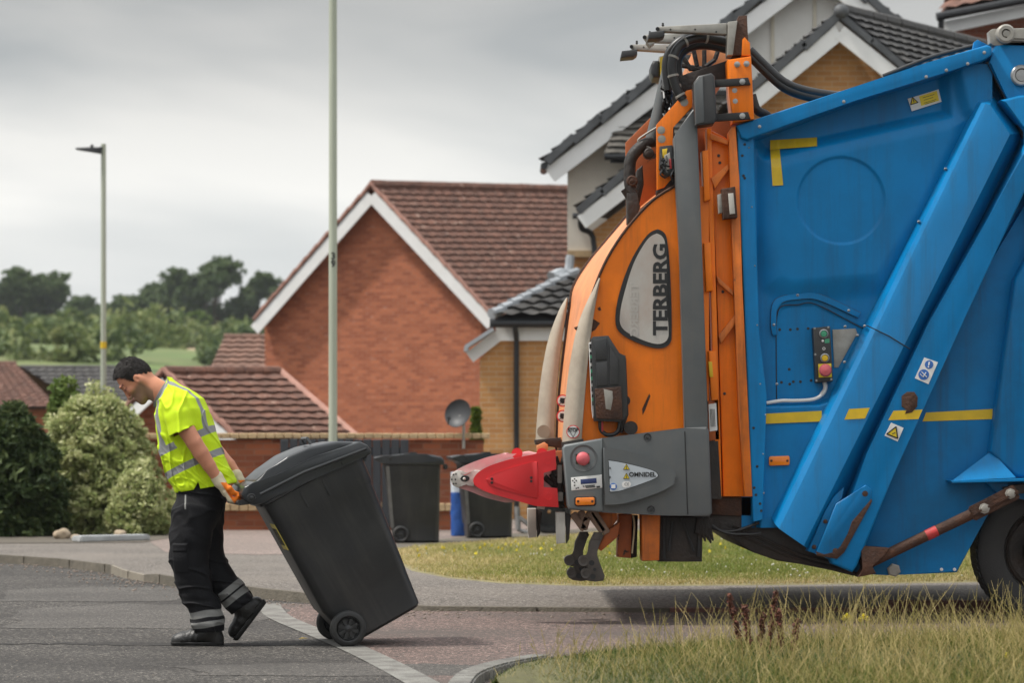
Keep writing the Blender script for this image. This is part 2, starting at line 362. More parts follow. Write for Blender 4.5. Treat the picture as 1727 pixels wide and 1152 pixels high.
# flush concrete strip between asphalt and lay-by
mb = MB(); L0 = smooth_path([G(x, y, .0045) for x, y in lay_px], 5); w0 = .085
for i in range(len(L0) - 1):
    a, b = L0[i], L0[i + 1]; d = (b - a).normalized(); nrm = Vector((-d.y, d.x, 0)) * w0
    d2 = (L0[min(i + 2, len(L0) - 1)] - b); d2 = d2.normalized() if d2.length > 1e-6 else d; n2 = Vector((-d2.y, d2.x, 0)) * w0
    mb.add([a - nrm, a + nrm, b + n2, b - n2], [(0, 1, 2, 3)])
o = mb.build('edging_strip', M['strip'], smooth=None); o['kind'] = 'structure'
# footpath behind the kerb (a raised step, dropping towards the right)
kerb_px = [(-420, 930, .08), (-200, 940, .08), (0, 950, .08), (100, 957, .08), (185, 968, .08), (205, 975, .07), (240, 981, .055), (262, 985, .08), (330, 996, .08), (440, 1011, .08), (560, 1022, .07), (650, 1029, .05), (720, 1032, .035), (1090, 1034, .03), (1480, 1034, .03), (1500, 1034, .085), (1727, 1036, .09), (2100, 1038, .09)]
kb = [(G(x, y, 0), z) for x, y, z in kerb_px]
fine = []
for i in range(len(kb) - 1):
    n = 10
    for j in range(n):
        t = j / n; fine.append((kb[i][0].lerp(kb[i + 1][0], t), kb[i][1] * (1 - t) + kb[i + 1][1] * t))
fine.append(kb[-1])
KW = .13
mb = MB(); mk = MB(); mr_ = MB(); mp_ = MB()
M['palekerb'] = mat('pale_kerb_stone', (.20, .175, .135), .85, var=.15, vscale=9, bump=.3, bscale=60, dirt=(.22, .19, .15), dscale=5, damt=.6)
for i in range(len(fine) - 1):
    (a, za), (b, zb) = fine[i], fine[i + 1]
    d = (b - a).normalized(); back = Vector((0, KW, 0))
    g = Vector((0, 0, .0))
    tgt = mr_ if (a.x > G(1095, 1034).x) else (mp_ if G(186, 968).x < a.x < G(243, 981).x else mk)
    A0, B0 = a.copy(), b.copy(); A1, B1 = a + Vector((0, .015, za)), b + Vector((0, .015, zb))
    A2, B2 = a + Vector((0, KW, za)), b + Vector((0, KW, zb))
    A0.z = B0.z = -.02
    tgt.add([A0, B0, B1, A1, A2, B2], [(0, 1, 2, 3), (3, 2, 5, 4)])
    far = Vector((0, 1.2, 0)); A3 = Vector((a.x, a.y + KW + 1.2, .10)); B3 = Vector((b.x, b.y + KW + 1.2, .10))
    mb.add([A2, B2, B3, A3], [(0, 1, 2, 3)])
    mb.add([A3, B3, (B3.x * 1.0, 75, .10), (A3.x * 1.0, 75, .10)], [(0, 1, 2, 3)])
o = mb.build('footpath', M['path'], smooth=None); o['kind'] = 'structure'
o = mk.build('kerb', M['kerb'], smooth=30); o['kind'] = 'structure'
o = mp_.build('dropped_kerb', M['palekerb'], smooth=30); o['kind'] = 'structure'
o = mr_.build('kerb', M['redkerb'], smooth=30); o['kind'] = 'structure'
# dark joints between kerb blocks: real gaps as narrow stones cut across the top
mj = MB()
x0 = -7.0
acc = 0
for i in range(len(fine) - 1):
    (a, za), (b, zb) = fine[i], fine[i + 1]; acc += (b - a).length
    red = a.x > G(1095, 1034).x
    if acc > (.30 if red else .92) and za > .02:
        acc = 0; mj.box(a + Vector((0, KW / 2, za / 2)), (.005, KW + .004, za + .003))
o = mj.build('kerb_joints', M['bed'], smooth=None); o['kind'] = 'structure'
# pinkish paving in front of the garden wall and round the bins
sheet('driveway', [G(280, 932, .1025), G(430, 936, .1025), G(560, 934, .1025), G(672, 925, .1025), G(700, 918, .1025), G(900, 903, .1025), Vector((6, 34, .1025)), Vector((-6.5, 34, .1025)), Vector((-5.0, 31.5, .1025))], M['pave'])
# pale edging path along the top of the lawn
ed = [G(640, 930, .1045), G(700, 921, .1045), G(880, 907, .1045), G(1200, 884, .1045), G(1900, 868, .1045), G(1900, 864, .1045), G(1200, 878, .1045), G(880, 899, .1045), G(690, 914, .1045), G(636, 923, .1045)]
sheet('concrete_path', ed, M['kerb'])
# lawn base
lawn_px = [(640, 934), (675, 948), (700, 962), (760, 974), (850, 983), (1000, 988), (1300, 986), (1727, 980), (2100, 978), (2100, 868), (1700, 872), (1200, 885), (880, 908), (700, 922)]
lawn = [G(x, y, .1055) for x, y in lawn_px]
cl = sum(lawn, Vector()) / len(lawn); n = len(lawn)
rim = [Vector((p.x + (p - cl).normalized().x * .05, p.y + (p - cl).normalized().y * .05, .0985)) for p in lawn]
mesh('lawn', lawn + rim, [tuple(range(n))] + [(i, n + i, n + (i + 1) % n, (i + 1) % n) for i in range(n)], M['soil'])['kind'] = 'structure'
# near verge, bottom right: a low bank
vg_px = [(830, 1156), (862, 1136), (910, 1124), (1000, 1113), (1200, 1101), (1450, 1096), (1727, 1092), (1950, 1090)]
vf = [G(x, y, .02) for x, y in vg_px]
mb = MB(); n = len(vf)
rows = [vf, [p + Vector((.02, -.25, .06)) for p in vf], [p + Vector((.05, -1.0, .09)) for p in vf], [Vector((p.x + .1, 7.5, .08)) for p in vf]]
vs = [q for r_ in rows for q in r_]; fs = [(k * n + i, (k + 1) * n + i, (k + 1) * n + i + 1, k * n + i + 1) for k in range(3) for i in range(n - 1)]
mb.add(vs, fs); M['soil_dark'] = mat('verge_soil', (.085, .082, .03), .95, var=.35, vscale=9, bump=.6, bscale=30, dirt=(.13, .115, .05), dscale=3, damt=.8)
mb.add([vf[i] for i in range(n)] + [Vector((p.x, p.y + .06, -.01)) for p in vf], [(i, i + 1, n + i + 1, n + i) for i in range(n - 1)])
o = mb.build('verge', M['soil_dark'], smooth=180); o['kind'] = 'structure'
# pale kerb nose round the verge
mb = MB(); P = smooth_path([G(770, 1175, .02), G(788, 1150, .02), G(820, 1136, .02), G(860, 1126, .02), G(912, 1117, .02)], 5)
for i in range(len(P) - 1): mb.beam(P[i], P[i + 1] + (P[i + 1] - P[i]) * .04, .12, .08, bev=.01)
o = mb.build('kerb', M['strip']); o['kind'] = 'structure'
# dark wavy band and old repair patches in the road
M['tar'] = speckle_mat('tar_seam', (.028, .026, .025), (.012, .012, .012), (.09, .08, .07), 90, patch=(.045, .042, .038), patchamt=.9)
mb = MB(); sx_ = np.linspace(-3.4, -.75, 60)
up_ = [G(0, 1086, .0).y + .05 * math.sin(x * 2.1) + random.uniform(-.03, .03) for x in sx_]; lo_ = [u - .16 - .08 * math.sin(x * 3 + 1) + random.uniform(-.03, .03) for u, x in zip(up_, sx_)]
mb.add([(x, y, .0022) for x, y in zip(sx_, lo_)] + [(x, y, .0022) for x, y in zip(sx_, up_)], [(i, i + 1, 61 + i, 60 + i) for i in range(59)])
o = mb.build('tar_seam', M['tar'], smooth=None); o['kind'] = 'structure'
M['repair'] = speckle_mat('old_repair_patch', (.085, .079, .072), (.03, .028, .026), (.20, .18, .16), 100, patch=(.05, .046, .042), patchamt=.7)
for cx_, cy_, rx_, ry_ in ((-2.5, 16.6, .9, 1.2), (-.9, 12.6, .8, .35), (-3.2, 19.0, .8, .9)):
    pts = [(cx_ + rx_ * (1 + .12 * math.sin(5 * a) + random.uniform(-.06, .06)) * math.copysign(abs(math.cos(a)) ** .6, math.cos(a)), cy_ + ry_ * (1 + random.uniform(-.08, .08)) * math.copysign(abs(math.sin(a)) ** .6, math.sin(a)), .0022) for a in np.linspace(0, 2 * math.pi, 40)[:-1]]
    sheet('road_patch', pts, M['repair'])
# loose grit lying along the kerb and on the road
mb = MB(); gx = rng.uniform(0, 1, 420)
for q_ in gx:
    (a, za) = fine[int(q_ * 110) + 20]; p = a + Vector((random.gauss(0, .2), -abs(random.gauss(0, .28)) - .02, .004)); r = random.uniform(.005, .013); mb.ball(p, r, n=6, sq=(1.2, 1, .7))
for k_ in range(160): mb.ball((random.uniform(-3.2, 1.5), random.uniform(12.0, 17), .0), random.uniform(.002, .005), n=6, sq=(1.3, 1, .6))
o = mb.build('road_grit', mat('pale_grit', (.20, .16, .13), .9, var=.6, vscale=30), None, 180); tag(o, 'loose pale grit along the kerb and on the road', 'grit', kind='stuff')
# hill behind the houses
hx = np.linspace(-160, 160, 41); hy = np.array([64, 75, 95, 120, 150, 190, 240, 300, 360, 460])
def hz(x, y): return np.interp(y, [64, 75, 100, 150, 240, 300, 460], [-.3, .3, 3.2, 6.6, 9.9, 12.0, 15.0]) + .6 * math.sin(x * .06 + y * .02) + .4 * math.sin(x * .15)
vs = [(x, y, hz(x, y) if y > 64 else -.5) for y in hy for x in hx]; n = len(hx)
fs = [(j * n + i, j * n + i + 1, (j + 1) * n + i + 1, (j + 1) * n + i) for j in range(len(hy) - 1) for i in range(n - 1)]
o = mesh('hill', vs, fs, M['field'], smooth=180); o['kind'] = 'structure'
# far ground to the horizon
o = mesh('far_ground', [(-1500, 40, -.6), (1500, 40, -.6), (1500, 2500, -.6), (-1500, 2500, -.6)], [(0, 1, 2, 3)], M['field']); o['kind'] = 'structure'
# sandy bank in the field
M['sand'] = mat('dry_bank', (.36, .27, .17), .95, var=.2, vscale=.6)
def bank(px, py, Y, wd, dp, h):
    c = W(px, py, Y); vs = []; fs = []
    for j in range(6):
        for i in range(13):
            u, v = i / 12 * 2 - 1, j / 5 * 2 - 1
            vs.append((c.x + u * wd, c.y + v * dp, c.z + h * max(0, (1 - u * u)) * max(0, 1 - v * v) - .4))
    for j in range(5):
        for i in range(12): fs.append((j * 13 + i, j * 13 + i + 1, (j + 1) * 13 + i + 1, (j + 1) * 13 + i))
    o = mesh('sand_bank', vs, fs, M['sand'], smooth=180); o['kind'] = 'structure'
bank(330, 602, 170, 3.2, 6, 1.0); bank(205, 612, 150, 1.8, 5, 1.4)
# ================================================================ HOUSES
M['brick_red'] = brick_mat('red_brick', (.47, .155, .074), (.28, .083, .043), (.36, .19, .125), stain=(.28, .105, .06), white=.45)
M['brick_buff'] = brick_mat('buff_brick', (.56, .29, .11), (.45, .215, .078), (.52, .38, .23), stain=(.36, .20, .10))
M['brick_cream'] = mat('cream_coping_brick', (.50, .36, .20), .85, var=.2, vscale=14, bump=.3, bscale=40, dirt=(.3, .2, .12), dscale=4, damt=.5)
M['brick_wall'] = brick_mat('garden_wall_brick', (.37, .115, .052), (.21, .062, .032), (.27, .14, .09), stain=(.17, .085, .045), white=.3)
M['brick_dark'] = brick_mat('dark_red_brick', (.30, .10, .055), (.22, .07, .04), (.25, .16, .12))
M['tile_brown'] = mat('brown_roof_tile', (.15, .072, .050), .85, var=.45, vscale=5, bump=.3, bscale=20, dirt=(.085, .045, .033), dscale=2.5, damt=.8, spot=(.33, .22, .17), sscale=7, sth=.61)
M['tile_light'] = mat('weathered_roof_tile', (.19, .105, .075), .85, var=.3, vscale=3, bump=.3, bscale=20, dirt=(.10, .06, .045), dscale=3, damt=.8)
M['tile_dark'] = mat('charcoal_roof_tile', (.045, .043, .042), .7, var=.3, vscale=3, bump=.3, bscale=20, dirt=(.10, .09, .075), dscale=3, damt=.6)
M['tile_moss'] = mat('mossy_grey_tile', (.115, .105, .09), .85, var=.35, vscale=4, bump=.4, bscale=20, dirt=(.06, .055, .05), dscale=3, damt=.8, spot=(.28, .26, .2), sscale=11, sth=.66)
M['verge_tile'] = mat('pinkish_verge_tile', (.40, .215, .165), .8, var=.25, vscale=4, bump=.2, bscale=20, dirt=(.25, .14, .11), dscale=4, damt=.6)
M['verge_dark'] = mat('dark_verge_tile', (.085, .09, .095), .6, var=.25, vscale=4, dirt=(.04, .04, .04), dscale=4, damt=.6)
M['fascia'] = mat('white_fascia', (.78, .78, .76), .45, var=.04, vscale=2, dirt=(.55, .54, .5), dscale=1.5, damt=.3)
M['render'] = mat('cream_render', (.66, .615, .53), .9, var=.06, vscale=2, bump=.35, bscale=60, dirt=(.5, .44, .36), dscale=1.3, damt=.5)
M['panel_white'] = mat('white_gable_panel', (.72, .72, .69), .7, var=.05, vscale=1.5, dirt=(.52, .5, .46), dscale=1.2, damt=.5)
M['batten'] = mat('cream_batten', (.60, .56, .46), .7, var=.06)
M['gutter'] = mat('black_gutter', (.015, .016, .018), .35, var=.2)
M['lead'] = mat('lead_flashing', (.36, .38, .40), .5, .2, var=.15, vscale=4)
M['fence_dark'] = mat('dark_stained_timber', (.030, .034, .040), .7, var=.25, vscale=5, stretch=(6, 6, .6))

def wall(mb, pts, m=0):
    pts = [Vector(p) for p in pts]
    nrm = (pts[1] - pts[0]).cross(pts[2] - pts[0]).normalized()
    hd = Vector((0, 0, 1)).cross(nrm); hd = hd.normalized() if hd.length > 1e-4 else Vector((1, 0, 0))
    mb.add(pts, [tuple(range(len(pts)))], m, [[(p.dot(hd), p.z) for p in pts]])
def slope(mb, e0, e1, r0, r1, courses=18, cols=60, amp=.028, lap=.055, th=.05, m=0, period=.30):
    """pantiled slope: stepped courses with rolls, laid between an eave and a ridge"""
    e0, e1, r0, r1 = map(Vector, (e0, e1, r0, r1))
    nrm = (e1 - e0).cross(r0 - e0).normalized()
    if nrm.z < 0: nrm = -nrm
    wd = (e1 - e0).length; cols = max(8, min(260, int(wd / period * 6)))
    vs = []; fs = []
    for i in range(courses):
        for t, hgt in ((i / courses - .012, lap), ((i + 1) / courses, .004)):
            for j in range(cols + 1):
                s_ = j / cols; a = e0.lerp(e1, s_); b = r0.lerp(r1, s_); p = a.lerp(b, t)
                x = s_ * wd / period
                roll = amp * abs(math.sin(math.pi * x)) ** 1.5 + random.uniform(-.005, .005)
                vs.append(p + nrm * (hgt + roll + th))
    n = cols + 1
    for i in range(courses):
        b0 = 2 * i * n
        for j in range(cols):
            fs.append((b0 + j, b0 + j + 1, b0 + n + j + 1, b0 + n + j))
            # riser down to the course below
            if i > 0: fs.append((b0 - n + j, b0 - n + j + 1, b0 + j + 1, b0 + j))
    k = len(vs); vs += [e0, e1, r1, r0]; fs.append((k, k + 1, k + 2, k + 3))
    mb.add(vs, fs, m)
def ridge(mb, a, b, r=.11, m=0, step=.42):
    a, b = Vector(a), Vector(b); L = (b - a).length; n = max(2, int(L / step))
    for i in range(n):
        p, q = a.lerp(b, i / n), a.lerp(b, (i + .97) / n)
        mb.tube([p, q], [r * random.uniform(.95, 1.08), r], 8, m)
def verge(mb, a, b, wd, m=0, th=.07, step=.36, up=.10, jag=.02):
    """verge tiles stepped along a rake"""
    a, b = Vector(a), Vector(b); L = (b - a).length; n = max(2, int(L / step))
    for i in range(n):
        p, q = a.lerp(b, i / n), a.lerp(b, (i + 1.06) / n)
        z = Vector((0, 0, up))
        mb.beam(p + z + Vector((0, 0, -jag)), q + z + Vector((0, 0, jag)), wd, th, bev=.012, m=m)

# ---------------------------------------------------------------- red brick gable house
h = empty('brick_house', W(627, 850, 56), 'tall red brick house with blank gable and brown tiled roof behind the lamp post', 'house')
Yl, Ym, Yr = 57.0, 56.0, 55.0
A, B, C = W(446, 530, Yl), W(627, 326, Ym), W(812, 526, Yr)
mb = MB()
g0, g1 = W(450, 860, Yl), W(810, 860, Yr); g0.z = g1.z = -.3
wall(mb, [g0, g1, C, B, A])
back = Vector((5.4, 3.9, 0))
wall(mb, [g1, g1 + back * 2.2, C + back * 2.2, C]); wall(mb, [g0 + back * 2.2, g0, A, A + back * 2.2]); wall(mb, [g1 + back * 2.2, g0 + back * 2.2, A + back * 2.2, B + back * 2.2, C + back * 2.2])
mb.build('wall', M['brick_red'], h, None)
ov = Vector((.0, -.38, 0))
E1, E2, RB = W(430, 545, Yl - .3), W(829, 536, Yr - .3), W(627, 318, Ym - .3)
mb = MB()
rk = W(962, 326, Ym + 3.6) - W(629, 318, Ym)     # ridge direction as seen
slope(mb, E2, E2 + rk * 1.25, RB, RB + rk * 1.25, 21, period=.31)
slope(mb, E1 + rk * 1.25, E1, RB + rk * 1.25, RB, 21, period=.31)
ridge(mb, RB + Vector((0, 0, .08)), RB + rk * 1.25 + Vector((0, 0, .08)), .13)
rf = mb.build('roof', M['tile_brown'], h, 30)
mb = MB(); verge(mb, E1, RB, .22); verge(mb, E2, RB, .22); mb.build('verge_tiles', M['verge_tile'], rf)
mb = MB()
dn = Vector((0, -.06, -.16))
mb.beam(E1 + dn, RB + dn + Vector((0, 0, -.02)), .05, .26); mb.beam(E2 + dn, RB + dn + Vector((0, -.005, -.02)), .05, .26)
mb.build('barge_board', M['fascia'], h)
# low annexe of the same house
mb = MB(); a0, a1 = W(352, 632, 59), W(470, 632, 59); b0, b1 = W(378, 574, 60.5), W(470, 574, 60.5)
slope(mb, a0, a1, b0, b1, 7, period=.32); ridge(mb, b0 + Vector((0, 0, .07)), b1 + Vector((0, 0, .07)), .09)
mb.build('annexe_roof', M['tile_light'], h, 30)
mb = MB(); q0, q1 = W(362, 632, 60), W(452, 632, 60); p0, p1 = q0.copy(), q1.copy(); p0.z = p1.z = -.3; wall(mb, [p0, p1, q1, q0]); mb.build('annexe_wall', M['brick_red'], h, None)

# ---------------------------------------------------------------- garage with brown roof behind the garden wall
h = empty('garage', W(340, 830, 42), 'low red brick garage with brown tiled roof and white barge boards behind the man', 'garage')
A, B, C = W(196, 722, 42.6), W(279, 640, 42), W(392, 736, 41.4)
mb = MB(); g0, g1 = A.copy(), C.copy(); g0.z = g1.z = -.1
wall(mb, [g0, g1, C, B, A]); g2 = W(600, 740, 42.5); g3 = g2.copy(); g3.z = -.1; wall(mb, [g1, g3, g2, C]); mb.build('wall', M['brick_red'], h, None)
E1, E2, RB = W(183, 724, 42.3), W(397, 742, 41.1), W(279, 634, 41.7)
RE, EE = W(472, 634, 43.0), W(602, 744, 41.6)
mb = MB(); slope(mb, E2, EE, RB, RE, 10, period=.30); slope(mb, E1 + Vector((3.4, 3.0, 0)), E1, RE, RB, 10); 
ridge(mb, RB + Vector((0, 0, .07)), RE + Vector((0, 0, .07)), .10, step=.34)
rf = mb.build('roof', M['tile_brown'], h, 30)
mb = MB(); verge(mb, E1, RB, .2, step=.32); verge(mb, E2, RB, .2, step=.32); mb.tube([RE + Vector((0, 0, .08)), EE + Vector((0, 0, .06))], .07, 8); mb.build('verge_tiles', M['verge_tile'], rf)
mb = MB(); dn = Vector((0, -.05, -.12)); mb.beam(E1 + dn, RB + dn, .04, .2); mb.beam(E2 + dn, RB + dn + Vector((0, -.005, 0)), .04, .2); mb.build('barge_board', M['fascia'], h)

# ---------------------------------------------------------------- far roofs on the left
for (nm, l, m, pts, Y) in (('bungalow', 'brown roofed bungalow at the far left edge beyond the shrubs', M['tile_brown'], ((-70, 690), (98, 690), (-70, 618), (28, 618)), 72),
                           ('bungalow', 'dark grey roofed bungalow behind the shrubs and the far lamp post', M['tile_dark'], ((60, 712), (232, 712), (34, 624), (196, 624)), 76)):
    h = empty(nm, W((pts[0][0] + pts[1][0]) / 2, 800, Y), l, 'house')
    e0, e1 = W(*pts[0], Y), W(*pts[1], Y); r0, r1 = W(*pts[2], Y + 3), W(*pts[3], Y + 3)
    mb = MB(); slope(mb, e0, e1, r0, r1, 13); ridge(mb, r0 + Vector((0, 0, .06)), r1 + Vector((0, 0, .06)), .1); slope(mb, e1 + Vector((0, 6, 0)), e0 + Vector((0, 6, 0)), r1, r0, 6)
    mb.build('roof', m, h, 30)
    mb = MB(); a, b = e0 + Vector((.4, .4, 0)), e1 + Vector((-.4, .4, 0)); a0, b0 = a.copy(), b.copy(); a0.z = b0.z = -.2
    wall(mb, [a0, b0, b, a]); wall(mb, [b0, b0 + Vector((0, 5.2, 0)), b + Vector((0, 5.2, 0)), b]); mb.build('wall', M['brick_red'], h, None)

# ---------------------------------------------------------------- cream and buff house on the right
h = empty('gabled_house', W(1100, 870, 38), 'large cream rendered house with buff brick base and grey tiled gables behind the truck', 'house')
Y = 38.0
S = lambda x: -69 + abs(x - 1370) * .764 if x <= 1370 else -69 + (x - 1370) * .76   # roof line of the big gable in the photo
el_, er_ = 921, 1790
mb = MB()
P = [W(957, 424, Y), W(1780, 424, Y), W(1780, S(1780) + 22, Y), W(1370, -40, Y), W(957, S(957) + 26, Y)]
wall(mb, P); wall(mb, [W(957, 424, Y) + Vector((2.2, 7, 0)), W(957, 424, Y), P[4], P[4] + Vector((2.2, 7, 0))]); mb.build('rendered_wall', M['render'], h, None)
mb = MB(); q0, q1 = W(960, 424, Y + .05), W(1780, 424, Y + .05); p0, p1 = q0.copy(), q1.copy(); p0.z = p1.z = 0
wall(mb, [p0, p1, q1, q0]); wall(mb, [p0 + Vector((2.2, 7, 0)), p0, q0, q0 + Vector((2.2, 7, 0))]); mb.build('brick_wall', M['brick_buff'], h, None)
mb = MB(); mb.beam(W(957, 428, Y - .02), W(1300, 428, Y - .02), .06, .10); mb.build('string_course', M['brick_cream'], h)
# white battened panel high in the gable
mb = MB(); y_ = Y - .04
pl = [W(1180, S(1180) + 30, y_), W(1180, 170, y_), W(1560, 170, y_), W(1560, S(1560) + 30, y_), W(1370, -38, y_)]
wall(mb, pl); mb.build('gable_panel', M['panel_white'], h, None)
for bx in (1303, 1374, 1445, 1516):
    mb = MB(); mb.beam(W(bx, 170, y_ - .02), W(bx, S(bx) + 34, y_ - .02), .05, .03, up=(0, 1, 0)); mb.build('batten', M['batten'], h)
# main roof, rake boards and verge
Yf = Y - .35
E1, AP, E2 = W(921, S(921), Yf), W(1370, -69, Yf), W(1790, S(1790), Yf)
bk = Vector((2.2, 8, 0))
mb = MB(); slope(mb, E1 + bk, E1, AP + bk, AP, 22); slope(mb, E2, E2 + bk, AP, AP + bk, 22); rf = mb.build('roof', M['tile_dark'], h, 30)
mb = MB(); verge(mb, E1 - Vector((0, .05, 0)), AP, .2, th=.13, step=.52, up=.03, jag=.035); verge(mb, E2, AP, .2, th=.13, step=.52, up=.03, jag=.035); mb.build('verge_tiles', M['verge_dark'], rf)
mb = MB(); dn = Vector((.06, -.03, -.20)); mb.beam(E1 + dn, AP + dn, .05, .25); mb.beam(E2 + Vector((-.06, -.036, -.2)), AP + dn + Vector((0, -.006, 0)), .05, .25); mb.build('barge_board', M['fascia'], h)
mb = MB(); mb.cyl(E1 + Vector((-.03, -.1, -.06)), E1 + Vector((-.03, .6, -.06)), .06, 10); mb.build('gutter', M['gutter'], h)
# small lean-to slope in front of the cream wall
mb = MB(); e0, e1 = W(1019, 262, Y - .5), W(1240, 262, Y - .5); r0, r1 = W(1056, 168, Y - .05), W(1240, 168, Y - .05)
slope(mb, e0, e1, r0, r1, 9, amp=.016); lf = mb.build('canopy_roof', M['tile_moss'], h, 30)
mb = MB(); mb.tube([e0 + Vector((0, -.06, -.02)), e1 + Vector((0, -.06, -.02))], .06, 10); mb.beam(r0 + Vector((0, -.05, .1)), r1 + Vector((0, -.05, .1)), .12, .08); mb.build('gutter', M['gutter'], lf)
mb = MB(); p0, p1 = e0 + Vector((.1, .12, .02)), e1 + Vector((0, .12, .02)); q0, q1 = p0.copy(), p1.copy(); q0.z -= .12; q1.z -= .12; wall(mb, [q0, q1, p1, p0]); mb.build('soffit', M['gutter'], lf, None)
# lower front wing with its own rake (behind the lifter)
Yw = 36.8
mb = MB(); wall(mb, [W(1000, 900, Yw), W(1240, 900, Yw), W(1240, 330, Yw), W(1120, 300, Yw), W(1000, 388, Yw)]); mb.build('wing_wall', M['brick_buff'], h, None)
E1, AP = W(975, 356, Yw - .3), W(1130, 238, Yw - .3)
mb = MB(); slope(mb, E1 + Vector((.5, 1.3, 0)), E1, AP + Vector((.5, 1.3, 0)), AP, 8); wr = mb.build('wing_roof', M['tile_dark'], h, 30)
mb = MB(); verge(mb, E1, AP, .16, th=.12, step=.42, up=.02, jag=.03); mb.build('verge_tiles', M['verge_dark'], wr)
mb = MB(); dn = Vector((.05, -.03, -.17)); mb.beam(E1 + dn, AP + dn, .05, .22); mb.build('barge_board', M['fascia'], h)
mb = MB(); mb.tube(smooth_path([W(966, 364, Yw - .3), W(978, 366, Yw - .3), W(981, 385, Yw - .2), W(1000, 400, Yw - .1), W(1004, 470, Yw - .1)], 4), .045, 8); mb.build('downpipe', M['gutter'], h)

# ---------------------------------------------------------------- buff porch with hipped black roof
h = empty('porch', W(890, 880, 35), 'buff brick porch with black hipped tiled roof and black downpipe beside the satellite dish', 'porch')
Yp = 35.2
mb = MB(); a, b = W(809, 890, Yp), W(1120, 890, Yp); a.z = b.z = 0; wall(mb, [a, b, W(1120, 574, Yp), W(840, 574, Yp), W(809, 606, Yp)])
wall(mb, [a + Vector((0, 5, 0)), a, W(809, 606, Yp), W(809, 606, Yp) + Vector((0, 5, 0))]); mb.build('wall', M['brick_buff'], h, None)
mb = MB(); mb.beam(W(836, 562, Yp - .06), W(1110, 562, Yp - .06), .08, .22); mb.beam(W(840, 566, Yp - .08), W(792, 603, Yp - .08), .06, .17); mb.build('fascia', M['fascia'], h)
mb = MB(); mb.tube([W(826, 545, Yp - .25), W(1110, 545, Yp - .25)], .065, 10); mb.build('gutter', M['gutter'], h)
mb = MB(); mb.tube(smooth_path([W(868, 547, Yp - .25), W(869, 556, Yp - .22), W(871, 572, Yp - .1), W(871, 590, Yp - .08), W(871, 880, Yp - .08)], 4), .040, 10); mb.build('downpipe', M['gutter'], h)
mb = MB(); slope(mb, W(829, 541, Yp - .28), W(1110, 541, Yp - .28), W(972, 470, Yp + 1.1), W(1110, 470, Yp + 1.1), 7, amp=.04, period=.3); rf = mb.build('roof', M['tile_dark'], h, 30)
mb = MB(); hp = [W(829, 541, Yp - .28), W(972, 468, Yp + 1.1)]; n = 9
for i in range(n):
    p, q = hp[0].lerp(hp[1], i / n), hp[0].lerp(hp[1], (i + 1.1) / n); mb.tube([p + Vector((0, 0, .10)), q + Vector((0, 0, .08))], [.085, .07], 8)
mb.build('hip_tiles', M['lead'], rf)
mb = MB(); mb.beam(W(786, 586, Yp - .1), W(832, 556, Yp - .1), .5, .05); mb.beam(W(783, 589, Yp - .15), W(790, 590, Yp - .15), .5, .07); mb.build('side_flashing', M['lead'], h)
# lead flashing where the porch meets the house
mb = MB(); mb.tube(smooth_path([W(932, 470, Yp + 1.0), W(945, 462, Yp + 1.1), W(958, 458, Yp + 1.2), W(962, 430, Yp + 1.2)], 4), [.12, .11, .10, .1, .09, .09, .08, .08, .07, .07, .07, .07, .06], 8); mb.build('flashing', M['lead'], h)

# ---------------------------------------------------------------- buff gable with brown-black roof behind the truck top
h = empty('gabled_house', W(1415, 870, 34.5), 'buff brick gable with white barge boards showing above the blue truck body', 'house')
Yg = 34.0
AP, E1, E2 = W(1415, 30, Yg - .3), W(1230, 182, Yg - .3), W(1640, 210, Yg - .3)
mb = MB(); a, b = W(1262, 880, Yg), W(1580, 880, Yg); a.z = b.z = 0; wall(mb, [a, b, W(1580, 175, Yg), W(1415, 50, Yg), W(1262, 175, Yg)]); mb.build('wall', M['brick_buff'], h, None)
rk = W(1600, 58, Yg + 2.6) - W(1418, 14, Yg - .3)
mb = MB(); slope(mb, E2, E2 + rk * 1.4, AP + Vector((0, 0, .05)), AP + rk * 1.4, 13, amp=.02); slope(mb, E1 + Vector((0, 3, 0)), E1, AP + Vector((0, 3, 0)), AP, 12)
ridge(mb, AP + Vector((0, 0, .12)), AP + rk * 1.4 + Vector((0, 0, .1)), .10); rf = mb.build('roof', M['tile_dark'], h, 30)
mb = MB(); verge(mb, E1, AP, .18, th=.12, step=.5, up=.02, jag=.03); verge(mb, E2, AP, .18, th=.10, step=.5, up=.03, jag=.012); mb.ball(AP + Vector((.02, -.05, .08)), .11); mb.build('verge_tiles', M['verge_dark'], rf)
mb = MB(); dn = Vector((0, -.03, -.20)); mb.beam(E1 + dn, AP + dn, .05, .21); mb.beam(E2 + dn, AP + dn + Vector((0, -.006, 0)), .05, .21); mb.build('barge_board', M['fascia'], h)

# ---------------------------------------------------------------- dark brick house at the top right
h = empty('brick_house', W(1700, 870, 41), 'dark brick house with brown eaves at the top right corner behind the truck', 'house')
Yd = 41.0
mb = MB(); a, b = W(1606, 890, Yd), W(1900, 890, Yd); a.z = b.z = 0; wall(mb, [a, b, W(1900, -10, Yd), W(1606, 44, Yd)]); wall(mb, [a + Vector((0, 6, 0)), a, W(1606, 44, Yd), W(1606, 44, Yd) + Vector((0, 6, 0))]); mb.build('wall', M['brick_dark'], h, None)
mb = MB(); mb.beam(W(1592, 46, Yd - .3), W(1900, -18, Yd - .3), .06, .20); mb.build('fascia', M['fascia'], h)
mb = MB(); mb.tube([W(1580, 28, Yd - .5), W(1900, -34, Yd - .5)], .075, 10); mb.tube(smooth_path([W(1588, 28, Yd - .45), W(1588, 52, Yd - .4), W(1600, 64, Yd - .15), W(1612, 72, Yd - .1), W(1612, 140, Yd - .1)], 4), .05, 8); mb.build('gutter', M['gutter'], h)
